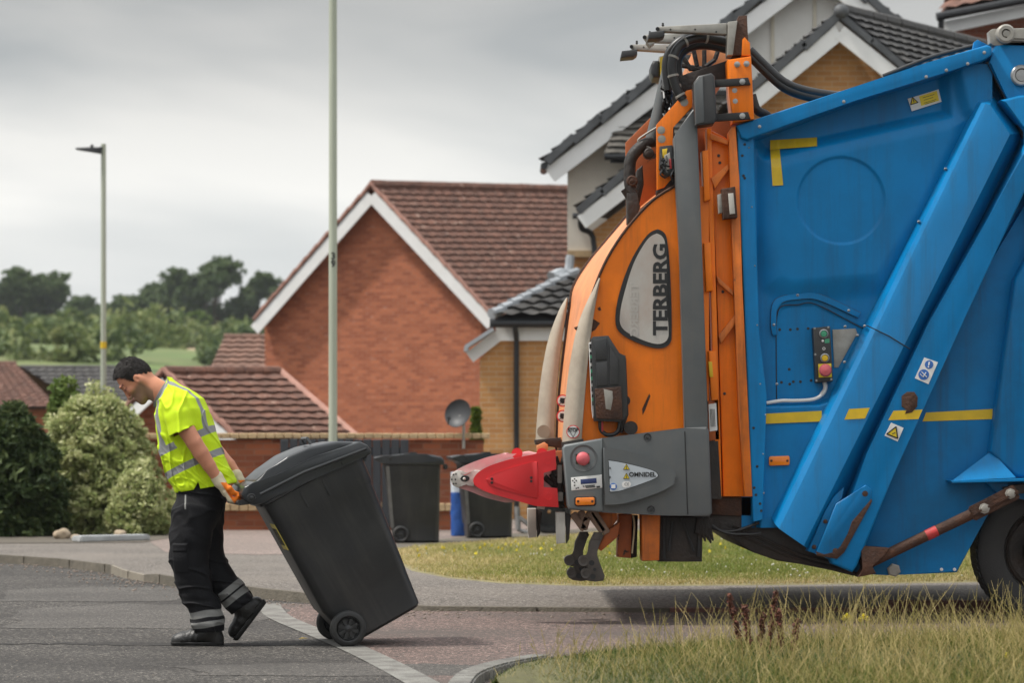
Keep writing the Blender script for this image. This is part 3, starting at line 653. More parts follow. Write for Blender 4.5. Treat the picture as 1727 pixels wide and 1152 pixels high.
mb = MB(); slope(mb, W(1584, 24, Yd - .4), W(1900, -38, Yd - .4), W(1660, -110, Yd + 3), W(1900, -160, Yd + 3), 9); mb.build('roof', M['tile_brown'], h, 30)

# ---------------------------------------------------------------- garden wall with buff bands, dark gate
h = empty('garden_wall', W(500, 895, 30.6), 'red brick garden wall with buff coping bands behind the bins and the man', 'wall')
Yw = 30.6
def wpt(x, z, y=Yw): return Vector(((x - CX) * Yw / F, y, z))
def zz(py): return H - (py - HY) * Yw / F
mb = MB(); x0, x1 = 224, 815
wall(mb, [wpt(x0, 0), wpt(x1, 0), wpt(x1, zz(742)), wpt(x0, zz(742))]); wall(mb, [wpt(x1, 0, Yw + .22), wpt(x0, 0, Yw + .22), wpt(x0, zz(742), Yw + .22), wpt(x1, zz(742), Yw + .22)])
mb.build('brickwork', M['brick_wall'], h, None)
mb = MB(); k = wpt(x0, 0).x; xe = wpt(x1, 0).x
while k < xe:
    for (pa, pb, pr) in ((740, 731, .03), (862, 849, .02)):
        za, zb = zz(pa), zz(pb)
        mb.box((k + .056, Yw + .1 - pr / 2, (za + zb) / 2 + random.uniform(-.003, .003)), (.104, .30 + pr, zb - za), None, .008, seg=1)
    k += .113
mb.build('coping_bricks', M['brick_cream'], h)
g = empty('timber_gate', W(580, 890, 30.2), 'dark grey boarded gate in front of the brick garden wall beside the bins', 'gate')
xa, xb = (472 - CX) * 30.2 / F, (690 - CX) * 30.2 / F
n = 14; mb = MB()
for i in range(n):
    xl = xa + (xb - xa) * i / n; mb.box((xl + (xb - xa) / n / 2, 30.2, .70), ((xb - xa) / n - .012, .03, 1.10 + random.uniform(-.01, .01)), None, .006, seg=1)
mb.build('boards', M['fence_dark'], g)
mb = MB()
for z in (.35, 1.1): mb.box(((xa + xb) / 2, 30.24, z), (xb - xa - .02, .04, .1))
mb.build('rails', M['fence_dark'], g)
# ================================================================ LAMP POSTS, DISH, BINS
M['post'] = mat('pale_green_post', (.40, .43, .34), .55, var=.07, vscale=2, dirt=(.27, .29, .2), dscale=1.2, damt=.5, stretch=(1, 1, .3))
M['dish'] = mat('dark_grey_dish', (.035, .037, .04), .5, var=.1)
def flat_text(s, size, origin, right, up, normal, m, name, parent, thick=.0015, bold=0.0, stretch=1.0, ital=0.0, align='CENTER', label=None):
    cu = bpy.data.curves.new('txt', 'FONT'); cu.body = s; cu.size = size; cu.align_x = align; cu.align_y = 'CENTER'; cu.offset = bold; cu.shear = ital; cu.resolution_u = 3; cu.extrude = thick / 2
    to = bpy.data.objects.new('txt', cu); COL.objects.link(to)
    bpy.context.view_layer.update()
    me = to.evaluated_get(bpy.context.evaluated_depsgraph_get()).to_mesh()
    vs = [Vector(v.co) for v in me.vertices]; fs = [tuple(p.vertices) for p in me.polygons]
    r_, u_, n_ = Vector(right).normalized(), Vector(up).normalized(), Vector(normal).normalized(); o_ = Vector(origin)
    pv = [o_ + r_ * v.x * stretch + u_ * v.y + n_ * v.z for v in vs]
    bpy.data.objects.remove(to); bpy.data.curves.remove(cu)
    return mesh(name, pv, fs, m, parent, label=label)

# near lamp post (its head is above the picture)
p = empty('lamp_post', (0, 0, 0), 'tall pale green lamp post behind the tilted bin, marked with black digits', 'lamp post'); Y = 29.6
b0 = W(561.5, 0, Y); p.location = (b0.x, Y, .1); ORG[p.name] = Vector((b0.x, Y, .1))
mb = MB(); mb.lathe((b0.x, Y, .1), (0, 0, 1), [(.075, 0), (.075, .02), (.0555, .03), (.0535, 1.2), (.0525, 1.25), (.047, 8.0), (.046, 8.05), (.001, 8.06)], 20); mb.build('post', M['post'], p)
mb = MB(); mb.beam((b0.x - .03, Y, 8.0), (b0.x - .9, Y, 8.06), .20, .07, bev=.03); mb.build('lamp_head', M['arm_grey'], p)
for s_, py in (('3', 432), ('9', 445)):
    flat_text(s_, .115, W(562, py, Y - .054), (1, 0, 0), (0, 0, 1), (0, -1, 0), M['ink'], 'number', p, bold=.004)
# far lamp post with head
Y = 43.0; b0 = W(174.5, 0, Y)
p = empty('lamp_post', (b0.x, Y, .1), 'slim pale green lamp post with flat lamp head above the far left shrubs', 'lamp post')
zt = W(0, 252, Y).z
mb = MB(); mb.lathe((b0.x, Y, .1), (0, 0, 1), [(.08, 0), (.055, .05), (.052, 1.2), (.045, zt - .1), (.045, zt), (.001, zt + .01)], 16); mb.build('post', M['post'], p)
mb = MB(); mb.lathe((b0.x, Y, W(0, 588, Y).z), (0, 0, 1), [(.052, 0), (.0545, .003), (.0545, .12), (.052, .123)], 16); mb.build('band', M['yellow_tape'], p)
mb = MB()
hd = [W(172, 259, Y), W(128, 251.5, Y), W(130, 249.5, Y), W(150, 249, Y), W(166, 250, Y), W(173, 247, Y)]
mb.prism([(q.x, q.z) for q in hd], Y - .10, Y + .10, .012); lh = mb.build('lamp_head', M['dish'], p)
mb = MB(); q = W(155, 245, Y); mb.lathe(q - Vector((0, 0, .03)), (0, 0, 1), [(.03, -.02), (.03, .03), (.015, .05)], 10); mb.build('light_sensor', M['ink'], lh)

# satellite dish
d = empty('satellite_dish', W(770, 740, 31), 'dark grey satellite dish on a short mast above the garden wall', 'satellite dish')
c = W(772, 697, 30.4); ax = Vector((-.45, -.85, .28)).normalized()
mb = MB(); mb.lathe(c, ax, [(.001, -.055), (.06, -.052), (.12, -.036), (.17, -.008), (.184, .006), (.186, .0), (.172, -.016), (.12, -.045), (.06, -.062), (.001, -.066)], 32); mb.build('dish', M['dish'], d)
mb = MB(); u = ax.orthogonal(); mb.tube([c + Vector((-.12, -.04, -.14)), c + ax * .16 + Vector((-.04, 0, -.12))], .010, 8); mb.box(c + ax * .17 + Vector((-.03, 0, -.115)), (.05, .05, .04), bev=.01); mb.build('feed_arm', M['black2'], d)
mb = MB(); mb.tube([c - ax * .06, c - ax * .16 + Vector((0, 0, -.05)), c - ax * .16 + Vector((0, 0, -.40))], .020, 8); mb.build('mast', M['arm_grey'], d)

# ---------------------------------------------------------------- wheelie bins
M['bin'] = mat('black_bin_plastic', (.0165, .0175, .0185), .40, var=.1, vscale=3, bump=.05, bscale=300, streak=(.055, .052, .047), samt=.45, dirt=(.034, .033, .031), dscale=2.5, damt=.7, stretch=(1, 1, 1.6))
M['bin_lid'] = mat('bin_lid_plastic', (.024, .027, .030), .30, var=.1, vscale=4, bump=.04, bscale=300, dirt=(.055, .055, .052), dscale=3, damt=.5)
M['bin_scuff'] = mat('scuffed_bin_edge', (.13, .125, .115), .6, var=.2, vscale=8)
M['tyre'] = mat('bin_tyre', (.017, .017, .017), .6, var=.2, vscale=12, dirt=(.045, .042, .036), dscale=10, damt=.6)
M['sticker_y'] = mat('worn_yellow_sticker', (.62, .50, .08), .5, var=.12, vscale=30, dirt=(.25, .2, .06), dscale=22, damt=.6)
K = 14.2 / F * .985         # metres per photo pixel at the bin
def make_bin(label, group=None, flat=False):
    """upright bin: +x is the front, the wheels and handle are at -x, origin at the axle height on the ground"""
    root = empty('wheelie_bin', (0, 0, 0), label, 'wheelie bin', group)
    P = lambda a, b: (b * K, (a + 31) * K)              # (up, forward) px -> (x, z)
    hw_t, hw_b = 82 * K, 68 * K
    # tapered tub: loft of rounded rectangles
    rows = [(-29, -4, 127, hw_b - .02), (-24, -6, 131, hw_b), (36, -20, 138, hw_b * .97 + hw_t * .03), (42, -22.5, 139, hw_b * .9 + hw_t * .1), (130, -23, 149, (hw_b + hw_t) / 2), (196, -23, 156, hw_b * .2 + hw_t * .8), (200, -23.5, 158.5, hw_t * .86 + hw_b * .14), (250, -24, 163, hw_t), (252, -30, 168, hw_t + .02), (262, -30, 168, hw_t + .02)]
    vs = []; nper = 0
    if flat: rows = [(a, bl - (30 + 30 * (a + 29) / 280) + (22 if a > 36 else 4 + 18 * max(0, a + 29) / 65), 139 + .015 * a + (5 if a > 250 else 0), hw) for a, bl, br, hw in rows]
    for a, bl, br, hw in rows:
        x0, x1, z = bl * K, br * K, (a + 31) * K; r = .055; ring = []
        for cx, cy, a0 in ((x1 - r, hw - r, 0), (x0 + r, hw - r, 90), (x0 + r, -hw + r, 180), (x1 - r, -hw + r, 270)):
            for q in range(7):
                t = R(a0 + q * 15); ring.append((cx + r * math.cos(t), cy + r * math.sin(t), z))
        nper = len(ring); vs += ring
    fs = [(i * nper + j, i * nper + (j + 1) % nper, (i + 1) * nper + (j + 1) % nper, (i + 1) * nper + j) for i in range(len(rows) - 1) for j in range(nper)]
    fs.append(tuple(range(nper))[::-1]); fs.append(tuple((len(rows) - 1) * nper + j for j in range(nper)))
    mb = MB(); mb.add(vs, fs)
    # ribs under the rim and a raised side panel edge
    for s_ in (-1, 1):
        for bx in (40, 82): mb.box((bx * K, s_ * (hw_t * .99), (228 + 31) * K), (.012, .018, .10), None, .004)
    body = mb.build('tub', M['bin'], root, 32)
    # chunky front corner pocket at the rim
    mb = MB(); mb.box((163 * K, 0, 246 * K + .10), (.05, hw_t * 1.7, .07), None, .012); mb.build('front_grip', M['bin'], root)
    # lid: skirt over the rim, inset dome, hinge nose towards the handle
    mb = MB(); hw = hw_t + .028
    if not flat:
        prof = [(-50.5, 288), (-49.5, 276), (-40, 262), (-20, 255), (20, 256), (159, 246), (172, 241), (179, 245), (177, 258), (168, 270), (90, 284), (20, 288), (-25, 296), (-40, 297)]
        mb.prism([P(a, b) for b, a in prof], -hw, hw, .010, 2, allb=True)
        dome = [(-30, 285), (-20, 296), (8, 302), (49, 307), (88, 303), (136, 288), (160, 274), (158, 262), (0, 270)]
        mb.prism([P(a, b) for b, a in dome], -hw * .93, hw * .93, .045, 4, allb=True)
        for s_ in (-1, 1): mb.tube([(-22 * K, s_ * hw * 1.0, (273 + 31) * K), (60 * K, s_ * hw * 1.005, (270 + 31) * K), (172 * K, s_ * hw * 1.0, (254 + 31) * K)], .009, 8)
        mb.tube([(100 * K, -.12, (302 + 31) * K), (100 * K, -.11, (313 + 31) * K), (100 * K, .11, (313 + 31) * K), (100 * K, .12, (302 + 31) * K)], .009, 8)
    else:
        prof = [(-100, 279), (-94, 268), (-72, 258), (-60, 253), (140, 252), (152, 250), (158, 256), (156, 270), (146, 281), (90, 286), (0, 286), (-60, 285)]
        mb.prism([P(a, b) for b, a in prof], -hw, hw, .014, 3, allb=True)
        dome = [(-40, 280), (-30, 287), (20, 292), (90, 291), (125, 286), (134, 278), (-30, 276)]
        mb.prism([P(a, b) for b, a in dome], -hw * .86, hw * .86, .02, 3, allb=True)
        mb.box((45 * K, 0, (293 + 31) * K), (.10, .3, .03), None, .008)
    lid = mb.build('lid', M['bin_lid'], root, 40)
    for s_ in (-1, 1): mb = MB(); mb.lathe((-38 * K, s_ * hw, (275 + 31) * K), (0, s_, 0), [(.026, -.01), (.026, .004), (.020, .006), (.018, .002), (.012, .003), (.001, .008)], 18); mb.build('hinge_pin', M['bin'], lid)
    mb = MB(); mb.cyl((-58 * K, -hw * .9, (276 + 31) * K), (-58 * K, hw * .9, (276 + 31) * K), .015, 12)
    for s_ in (-1, 0, 1): mb.beam((-58 * K, s_ * hw * .85, (276 + 31) * K), (-22 * K, s_ * hw * .85, (262 + 31) * K), .05, .03, bev=.006)
    mb.build('handle', M['bin'], root)
    mb = MB(); mb.cyl((0, -hw_b - .03, 31 * K), (0, hw_b + .03, 31 * K), .011, 10); mb.build('axle', M['zinc'], root)
    for s_ in (-1, 1):
        c = Vector((0, s_ * (hw_b + .035), 31 * K)); ax = Vector((0, s_, 0)); r = 31 * K
        mb = MB(); mb.lathe(c, ax, [(r * .62, -.026), (r * .9, -.026), (r * .985, -.018), (r, -.008), (r, .008), (r * .985, .018), (r * .9, .026), (r * .72, .027), (r * .66, .022), (r * .62, .012)], 36)
        wh = mb.build('wheel', M['tyre'], root, 40)
        mb = MB(); mb.lathe(c, ax, [(r * .64, .010), (r * .60, .020), (r * .56, .010), (r * .54, -.004), (r * .2, -.004), (r * .2, .014), (r * .12, .018), (r * .01, .020)], 30)
        for q in range(8):
            t = q * math.pi / 4; dr = Vector((math.cos(t), 0, math.sin(t))); mb.beam(c + ax * .006 + dr * r * .18, c + ax * .006 + dr * r * .57, .018, .012, up=ax)
        mb.build('rim', M['bin'], wh, 40)
    # yellow sticker strip down the back face
    mb = MB(); mb.box((-23.6 * K, -.13, (190 + 31) * K), (.004, .20, .17)); mb.build('yellow_sticker', M['sticker_y'], root)
    mb = MB()
    for q in range(4): mb.box((-23.6 * K - .003, -.13 + (q - 1.5) * .05, (190 + 31) * K), (.003, .02, .11))
    mb.build('sticker_print', M['ink'], root)
    if flat:
        for s_ in (-1, 1): mb = MB(); mb.beam((-30 * K, s_ * (hw_b + .008), 52 * K), (-48 * K, s_ * (hw_t + .004), 278 * K), .045, .02, up=(0, s_, 0), bev=.006); mb.build('corner_rail', M['bin_scuff'], root)
    return root
hero = make_bin('black wheelie bin tilted on its wheels and pulled along by the man')
b2 = make_bin('x', flat=True); b2['label'] = 'upright black wheelie bin left of the red bumper, two boards from the tilted bin'; b2['label'] = 'upright black wheelie bin in front of the dark boarded gate'
b3 = copy_tree(b2); b3['label'] = 'upright black wheelie bin partly hidden by the red truck bumper, next to a blue bag'
for b in (hero, b2, b3): b['group'] = 'black wheelie bins'
HB = G(587, 1090, 0)     # touch point of the near wheel
def put_bin(b, near_px, base_py, z, yaw, tilt, scale):
    yw = Matrix.Rotation(yaw, 4, 'Z'); tl = Matrix.Rotation(tilt, 4, 'Y')
    Y = F * (H - z) / (base_py - HY)
    hwb = 68 * K + .035; r = 31 * K * scale
    # wheel-local near touch point: axle at (0, -hwb, 31K)
    Tm = yw @ Matrix.Translation((0, 0, r)) @ tl @ Matrix.Translation((0, 0, -r)) @ Matrix.Scale(scale, 4)
    near = yw @ Vector((0, -hwb * scale, 0))
    X = (near_px - CX) * Y / F
    b.matrix_world = Matrix.Translation((X - near.x, Y - near.y, z)) @ Tm
put_bin(hero, 587, 1092, 0, R(13), R(-28.7), 1.0)
put_bin(b2, 676, 916, .108, R(3), R(0), .88)
put_bin(b3, 804, 908, .108, R(8), R(0), .88)

# blue bag and box behind the third bin
t = empty('recycling_bag', W(772, 890, 28.8), 'blue and white recycling bag wedged between the wall and the right hand bin', 'bag')
M['bag_blue'] = mat('blue_woven_plastic', (.012, .075, .30), .5, var=.2, vscale=9, bump=.5, bscale=14)
M['bag_white'] = mat('white_woven_plastic', (.50, .55, .60), .5, var=.1, vscale=9, bump=.4, bscale=14)
def sack(c, wx, wy, z0, z1, n=20, lump=.03):
    vs = []; fs = []; rows = 9
    for i in range(rows):
        t_ = i / (rows - 1)
        for j in range(n):
            a = 2 * math.pi * j / n; k = 1 + lump * math.sin(3 * a + i) + lump * math.sin(5 * a - 2 * i)
            ex = 2 / 3.2; ca, sa = math.cos(a), math.sin(a)
            vs.append((c.x + wx * k * math.copysign(abs(ca) ** ex, ca), c.y + wy * k * math.copysign(abs(sa) ** ex, sa), z0 + (z1 - z0) * t_))
    for i in range(rows - 1):
        for j in range(n): fs.append((i * n + j, i * n + (j + 1) % n, (i + 1) * n + (j + 1) % n, (i + 1) * n + j))
    fs += [tuple(range(n))[::-1], tuple((rows - 1) * n + j for j in range(n))]
    return vs, fs
c = W(776, 880, 28.6)
mb = MB(); mb.add(*sack(c, .11, .15, .11, .62)); mb.build('lower_bag', M['bag_blue'], t, 60)
mb = MB(); mb.add(*sack(c + Vector((-.01, 0, 0)), .10, .14, .60, .86)); mb.build('upper_bag', M['bag_white'], t, 60)

# parked motor scooter glimpsed under the red bumper
t = empty('motor_scooter', W(900, 905, 29.2), 'dark parked motor scooter with silver fork glimpsed beneath the red bumper', 'scooter')
Ym = 29.4
mb = MB(); mb.tube([W(872, 855, Ym), W(874, 893, Ym)], .035, 10); mb.tube([W(874, 872, Ym), W(893, 886, Ym), W(898, 896, Ym)], .03, 10); mb.tube([W(873, 893, Ym), W(886, 898, Ym), W(900, 897, Ym)], .025, 10); mb.build('fork', M['zinc'], t)
cw = W(926, 868, Ym); cw2 = cw.copy(); cw2.z = .1 + .27
mb = MB(); mb.lathe(cw2, (0, -1, 0), [(.19, -.06), (.25, -.06), (.27, -.03), (.27, .03), (.25, .06), (.19, .06), (.185, .02), (.05, .03), (.02, .05)], 28); mb.build('wheel', M['tyre'], t)
mb = MB(); mb.prism([(q.x, q.z) for q in (W(880, 840, Ym), W(900, 815, Ym), W(950, 800, Ym), W(985, 815, Ym), W(985, 850, Ym), W(920, 850, Ym))], Ym - .12, Ym + .14, .04, 3); mb.build('bodywork', M['black2'], t)
mb = MB(); mb.prism([(q.x, q.z) for q in (W(905, 896, Ym + .2), W(922, 868, Ym + .2), W(945, 896, Ym + .2))], Ym + .2, Ym + .3, .02); mb.build('step_plate', M['rust'], t)
# ================================================================ REFUSE TRUCK
TY = 15.8                                   # depth of the truck's near side
TR = empty('refuse_truck', W(1480, 1050, TY + 1.2) * 1, 'blue and orange refuse collection truck with rear bin lift and red bumper', 'truck')
def T(x, y, v=0.0): return W(x, y, TY + v)
def tp(poly, v=0.0): return [(T(x, y, v).x, T(x, y, v).z) for x, y in poly]
def plate(name, poly, v0, v1, m, bev=.006, parent=TR, seg=2, smooth=32, allb=False, label=None):
    mb = MB(); mb.prism(tp(poly, v0), TY + v0, TY + v1, bev, seg, allb=allb); return mb.build(name, m, parent, smooth, label=label)
def bolts(name, pts, v, r, m, parent, h=.012):
    nm = {'panel_bolts': 'panel_bolt', 'flange_holes': 'flange_hole'}.get(name, name[:-1] if name.endswith('s') else name); o = None
    for x, y in pts:
        mb = MB(); mb.lathe(T(x, y, v), (0, -1, 0), [(r * 1.25, -.002), (r * 1.25, h * .35), (r * .85, h * .4), (r * .8, h), (r * .3, h * 1.1), (.0005, h * 1.1)], 8)
        o = mb.build(nm, m, parent, 40)
    return o
def tubep(name, pts, r, m, parent=TR, n=10, sm=6, label=None):
    mb = MB(); mb.tube(smooth_path([T(*p) for p in pts], sm) if sm else [T(*p) for p in pts], r, n); return mb.build(name, m, parent, 50, label=label)

# ---------------- blue tailgate: pressed side panel as a fine height field
def seg_dist(px, py, poly):
    d = np.full(px.shape, 1e9); ins = np.zeros(px.shape, bool); n = len(poly)
    for i in range(n):
        (ax, ay), (bx, by) = poly[i], poly[(i + 1) % n]; ex, ey = bx - ax, by - ay
        t = np.clip(((px - ax) * ex + (py - ay) * ey) / (ex * ex + ey * ey + 1e-9), 0, 1)
        d = np.minimum(d, np.hypot(px - ax - t * ex, py - ay - t * ey))
        c = ((ay > py) != (by > py)) & (px < (bx - ax) * (py - ay) / (by - ay + 1e-12) + ax); ins ^= c
    return np.where(ins, d, -d)               # positive inside
def sst(d, a, b): t = np.clip((d - a) / (b - a), 0, 1); return t * t * (3 - 2 * t)
st = 2.0
xs = np.arange(1250, 1672, st); ys = np.arange(110, 892, st)
PX, PY = np.meshgrid(xs, ys)
hgt = np.zeros(PX.shape)
# central swelling below the sloping crease
bul = [(1286, 268), (1400, 240), (1606, 196), (1624, 205), (1622, 236), (1560, 370), (1490, 484), (1330, 496), (1296, 480), (1284, 400)]
hgt += .050 * sst(seg_dist(PX, PY, bul), -20, 26)
# pressed disc
dc = np.hypot(PX - 1417, PY - 339); hgt -= .017 * sst(73 - dc, -1.6, 1.6)
# upper zone leans back under the rail
top = [(1255, 205), (1600, 105), (1606, 196), (1286, 268)]
hgt -= .075 * sst(seg_dist(PX, PY, top), -4, 18)
# swelling towards the column at top right
hgt += .07 * sst(seg_dist(PX, PY, [(1598, 90), (1700, 60), (1700, 240), (1640, 215), (1622, 190)]), -6, 16)
# ledge above the tape
led = [(1276, 683), (1380, 680), (1402, 672), (1416, 650), (1480, 560), (1480, 900), (1276, 900)]
hgt += .055 * sst(seg_dist(PX, PY, led), -3, 6)
# recessed control bay
bay = [(1311, 700), (1311, 535), (1316, 521), (1330, 516), (1374, 513), (1462, 556), (1440, 700)]
hgt -= .010 * sst(seg_dist(PX, PY, bay), -2, 2)
# folded lip beside the rear flange
hgt += .03 * sst(1272 - PX, -4, 6)
ok = (PY > 205 - (PX - 1255) * .314 + 9)
colx = lambda y: 1648 - (y - 178) * (350 / 694.0)
ok &= PX < np.maximum(colx(PY), 1298) + 26
ok &= ~((PY > 872) & (PX > 1310))
v0 = .13
idx = -np.ones(PX.shape, int); idx[ok] = np.arange(ok.sum())
Yv = TY + v0 - hgt
VX = (PX - CX) * TY / F * (1 + v0 / TY); VZ = H - (PY - HY) * TY / F * (1 + v0 / TY)
vs = np.stack([VX[ok], Yv[ok], VZ[ok]], 1)
q = ok[:-1, :-1] & ok[1:, :-1] & ok[:-1, 1:] & ok[1:, 1:]
a, b, c, d = idx[:-1, :-1][q], idx[1:, :-1][q], idx[1:, 1:][q], idx[:-1, 1:][q]
sp = mesh('side_panel', vs, np.stack([a, b, c, d], 1), M['blue'], TR, smooth=180)
def pv(x, y):                                 # depth of the pressed panel's surface at a photo pixel
    i = int(np.clip(round((y - ys[0]) / st), 0, len(ys) - 1)); j = int(np.clip(round((x - xs[0]) / st), 0, len(xs) - 1)); return v0 - hgt[i, j]
# solid tailgate shell behind the panel, out to the far side
plate('tailgate_shell', [(1262, 216), (1672, 88), (1790, 70), (1790, 800), (1700, 815), (1640, 880), (1440, 900), (1290, 862), (1262, 862)], .22, 2.42, M['blue2'], .02)
# rear flange and top rail
plate('rear_flange', [(1243, 216), (1252, 208), (1264, 212), (1272, 236), (1280, 560), (1293, 668), (1287, 878), (1272, 880), (1270, 880)], .00, .26, M['blue'], .008)
rail = plate('top_rail', [(1242, 211), (1440, 146), (1560, 106), (1664, 75), (1673, 78), (1673, 92), (1660, 101), (1600, 120), (1440, 170), (1262, 236), (1250, 232)], -.03, .24, M['blue'], .014, seg=3)
bolts('rail_bolts', [(1281, 213), (1423, 171), (1562, 129), (1596, 118), (1632, 107), (1660, 88)], -.03, .009, M['zinc'], rail)
bolts('panel_bolts', [(1262, 250), (1267, 350), (1272, 449), (1276, 549), (1281, 648), (1290, 700), (1286, 766), (1287, 832), (1345, 498), (1431, 524), (1305, 548), (1310, 648), (1425, 551), (1446, 566), (1424, 611), (1458, 550), (1594, 285), (1549, 374)], .045, .0075, M['zinc'], TR, .045)
bolts('flange_holes', [(1250, 231), (1256, 243), (1252, 262), (1254, 296), (1256, 300), (1271, 722), (1277, 787), (1272, 823), (1275, 835), (1284, 862), (1282, 850)], -.001, .0075, M['ink'], TR, .003)
# raised slot guide round the control bay
gp = curve2([(1303, 566), (1300, 545), (1303, 512), (1318, 500), (1345, 496), (1382, 496), (1452, 528)], 5)
gq = curve2([(1447, 536), (1380, 506), (1345, 505), (1322, 509), (1311, 520), (1309, 545), (1310, 565)], 5)
sg = [T(x, y, 0) for x, y in gp + gq]
mb = MB(); mb.prism(tp(gp + gq, .115), TY + .108, TY + .14, .003); mb.build('slot_guide', M['blue'], TR)
mb = MB()
for pth in (gp, gq): mb.tube([T(x, y, .116) for x, y in pth], .0035, 6)
mb.tube([T(x, y, pv(x, y) - .002) for x, y in curve2([(1310, 680), (1309, 570), (1311, 530), (1320, 516), (1345, 514), (1376, 513), (1452, 552), (1490, 568)], 6)], .0035, 6)
mb.build('slot_edges', M['ink'], TR)
bolts('drill_holes', [(1315, 556), (1333, 556), (1345, 555), (1363, 554), (1331, 623), (1318, 645), (1332, 648), (1338, 644), (1350, 644), (1368, 642)], pv(1340, 600), .008, M['ink'], TR, .002)
# yellow corner tape
mb = MB()
def tape(poly, off=.003, n=1):
    pts = [T(x, y, pv(x, y) - off) for x, y in poly]; mb.add(pts, [tuple(range(len(pts)))])
def tape_strip(p0, p1, q0, q1, n=14, off=.003):
    for i in range(n):
        for_ = []
        for t in (i / n, (i + 1) / n):
            for (a_, b_) in (((p0, p1)), ((q0, q1))):
                x, y = a_[0] + (b_[0] - a_[0]) * t, a_[1] + (b_[1] - a_[1]) * t; for_.append(T(x, y, pv(x, y) - off))
        mb.add([for_[0], for_[2], for_[3], for_[1]], [(0, 1, 2, 3)])
tape_strip((1299, 236), (1378, 231), (1299, 252), (1378, 246), 20, .014); tape_strip((1299, 252), (1303, 313), (1315, 251), (1321, 312), 20, .010)
mb.build('corner_tape', M['yellow_tape'], TR)
mb = MB(); mb.add([T(1290, 698, .066), T(1386, 693, .066), T(1386, 711, .066), T(1290, 715, .066)], [(3, 2, 1, 0)]); mb.build('reflective_tape', M['yellow_tape'], TR)
# ---------------- big ram column with facets
def lerp2(p, q, t): return (p[0] + (q[0] - p[0]) * t, p[1] + (q[1] - p[1]) * t)
lines = [((1646, 172), (1299, 868), .12), ((1650, 172), (1302, 876), .05), ((1655, 173), (1307, 884), -.005), ((1662, 174), (1314, 892), -.035), ((1670, 176), (1322, 898), -.045), ((1702, 224), (1354, 920), -.045), ((1703.5, 226), (1355.5, 921), -.045), ((1725.5, 224), (1377.5, 936), .15)]
ts = [0, .3, .6, .8, 1.0]
vs = []; fs = []; nl = len(lines)
for t in ts:
    for a_, b_, v in lines: x, y = lerp2(a_, b_, t); vs.append(T(x, y, v))
for i in range(len(ts) - 1):
    for j in range(nl - 1): fs.append((i * nl + j, i * nl + j + 1, (i + 1) * nl + j + 1, (i + 1) * nl + j))
# sloping top cap
k = len(vs); vs += [T(1676, 163, .12), T(1690, 180, .12)]
fs += [(0, 1, k), (1, 2, k), (2, 3, k), (3, 4, k), (4, 5, k + 1, k), (5, 6, k + 1), (6, 7, k + 1)]
k = len(vs); e = (len(ts) - 1) * nl
vs += [T(1300, 872, .2), T(1379, 940, .2)]
fs += [tuple(e + j for j in range(nl)) + (k + 1, k)]
col = mesh('ram_column', vs, fs, M['blue_gloss'], TR, smooth=24)
mb = MB(); mb.tube([T(1462, 549, -.047), T(1500, 567, -.047), T(1535, 589, -.047)], .0035, 6); mb.build('column_seam', M['ink'], col)
mb = MB(); mb.add([T(1432, 690, -.0485), T(1467, 688, -.0485), T(1459, 706, -.0485), T(1424, 708, -.0485)], [(0, 1, 2, 3)]); mb.build('reflective_tape', M['yellow_tape'], col)
# second arm, in front of the body side
arm = plate('tailgate_arm', [(1740, 222), (1740, 300), (1630, 530), (1512, 790), (1446, 955), (1438, 966), (1404, 952), (1398, 938), (1462, 765), (1566, 545), (1668, 365)], -.03, .25, M['blue'], .022, seg=3)
mb = MB(); mb.add([T(1507, 693, -.033), T(1556, 691, -.033), T(1549, 707, -.033), T(1498, 709, -.033)], [(0, 1, 2, 3)]); mb.build('reflective_tape', M['yellow_tape'], arm)
plate('rust_cover', [(1521, 668), (1530, 661), (1542, 661), (1548, 670), (1547, 686), (1538, 696), (1526, 698), (1530, 692), (1521, 686)], -.038, -.028, M['rust'], .003, arm)
bkt = plate('arm_bracket', [(1452, 824), (1460, 818), (1470, 826), (1469, 842), (1420, 930), (1412, 940), (1395, 942), (1376, 935), (1410, 850)], -.042, -.02, M['blue2'], .005, arm)
bolts('bracket_holes', [(1459, 833), (1409, 930)], -.043, .016, M['rust'], bkt, .003)
plate('bracket_rust', [(1470, 842), (1471, 846), (1424, 932), (1412, 943), (1378, 938), (1376, 930), (1390, 936), (1408, 932), (1418, 922), (1430, 900), (1437, 880), (1446, 870), (1456, 858)], -.0455, -.03, M['rust'], .002, bkt)
plate('column_foot', [(1406, 838), (1424, 822), (1420, 842), (1400, 872), (1377, 935), (1362, 930), (1392, 862)], -.02, .1, M['blue2'], .006)
bolts('foot_bolts', [(1392, 880), (1373, 923)], -.021, .012, M['rust'], TR)
# body side to the right of the arm
plate('body_side', [(1600, 560), (1790, 240), (1790, 860), (1690, 832), (1664, 872), (1614, 966), (1500, 971), (1440, 968), (1450, 880)], .16, .30, M['blue2'], .008)
mb = MB(); mb.add([T(1562, 696, .157), T(1674, 690, .157), T(1674, 707, .157), T(1556, 711, .157)], [(0, 1, 2, 3)]); mb.build('reflective_tape', M['yellow_tape'], TR)
plate('body_rib', [(1712, 470), (1790, 330), (1790, 812), (1712, 806), (1670, 762)], .06, .22, M['blue2'], .03, seg=3)
mb = MB(); mb.add([T(1672, 761, .10), T(1606, 811, .0), T(1714, 806, .0), T(1672, 761, .16), T(1606, 812, .16), T(1714, 807, .16)], [(0, 1, 2), (0, 3, 4, 1), (0, 2, 5, 3), (1, 4, 5, 2)])
mb.prism(tp([(1603, 811), (1790, 805), (1790, 811), (1606, 815)], -.01), TY - .01, TY + .2, .003); mb.build('step_gusset', M['blue'], TR, 20)
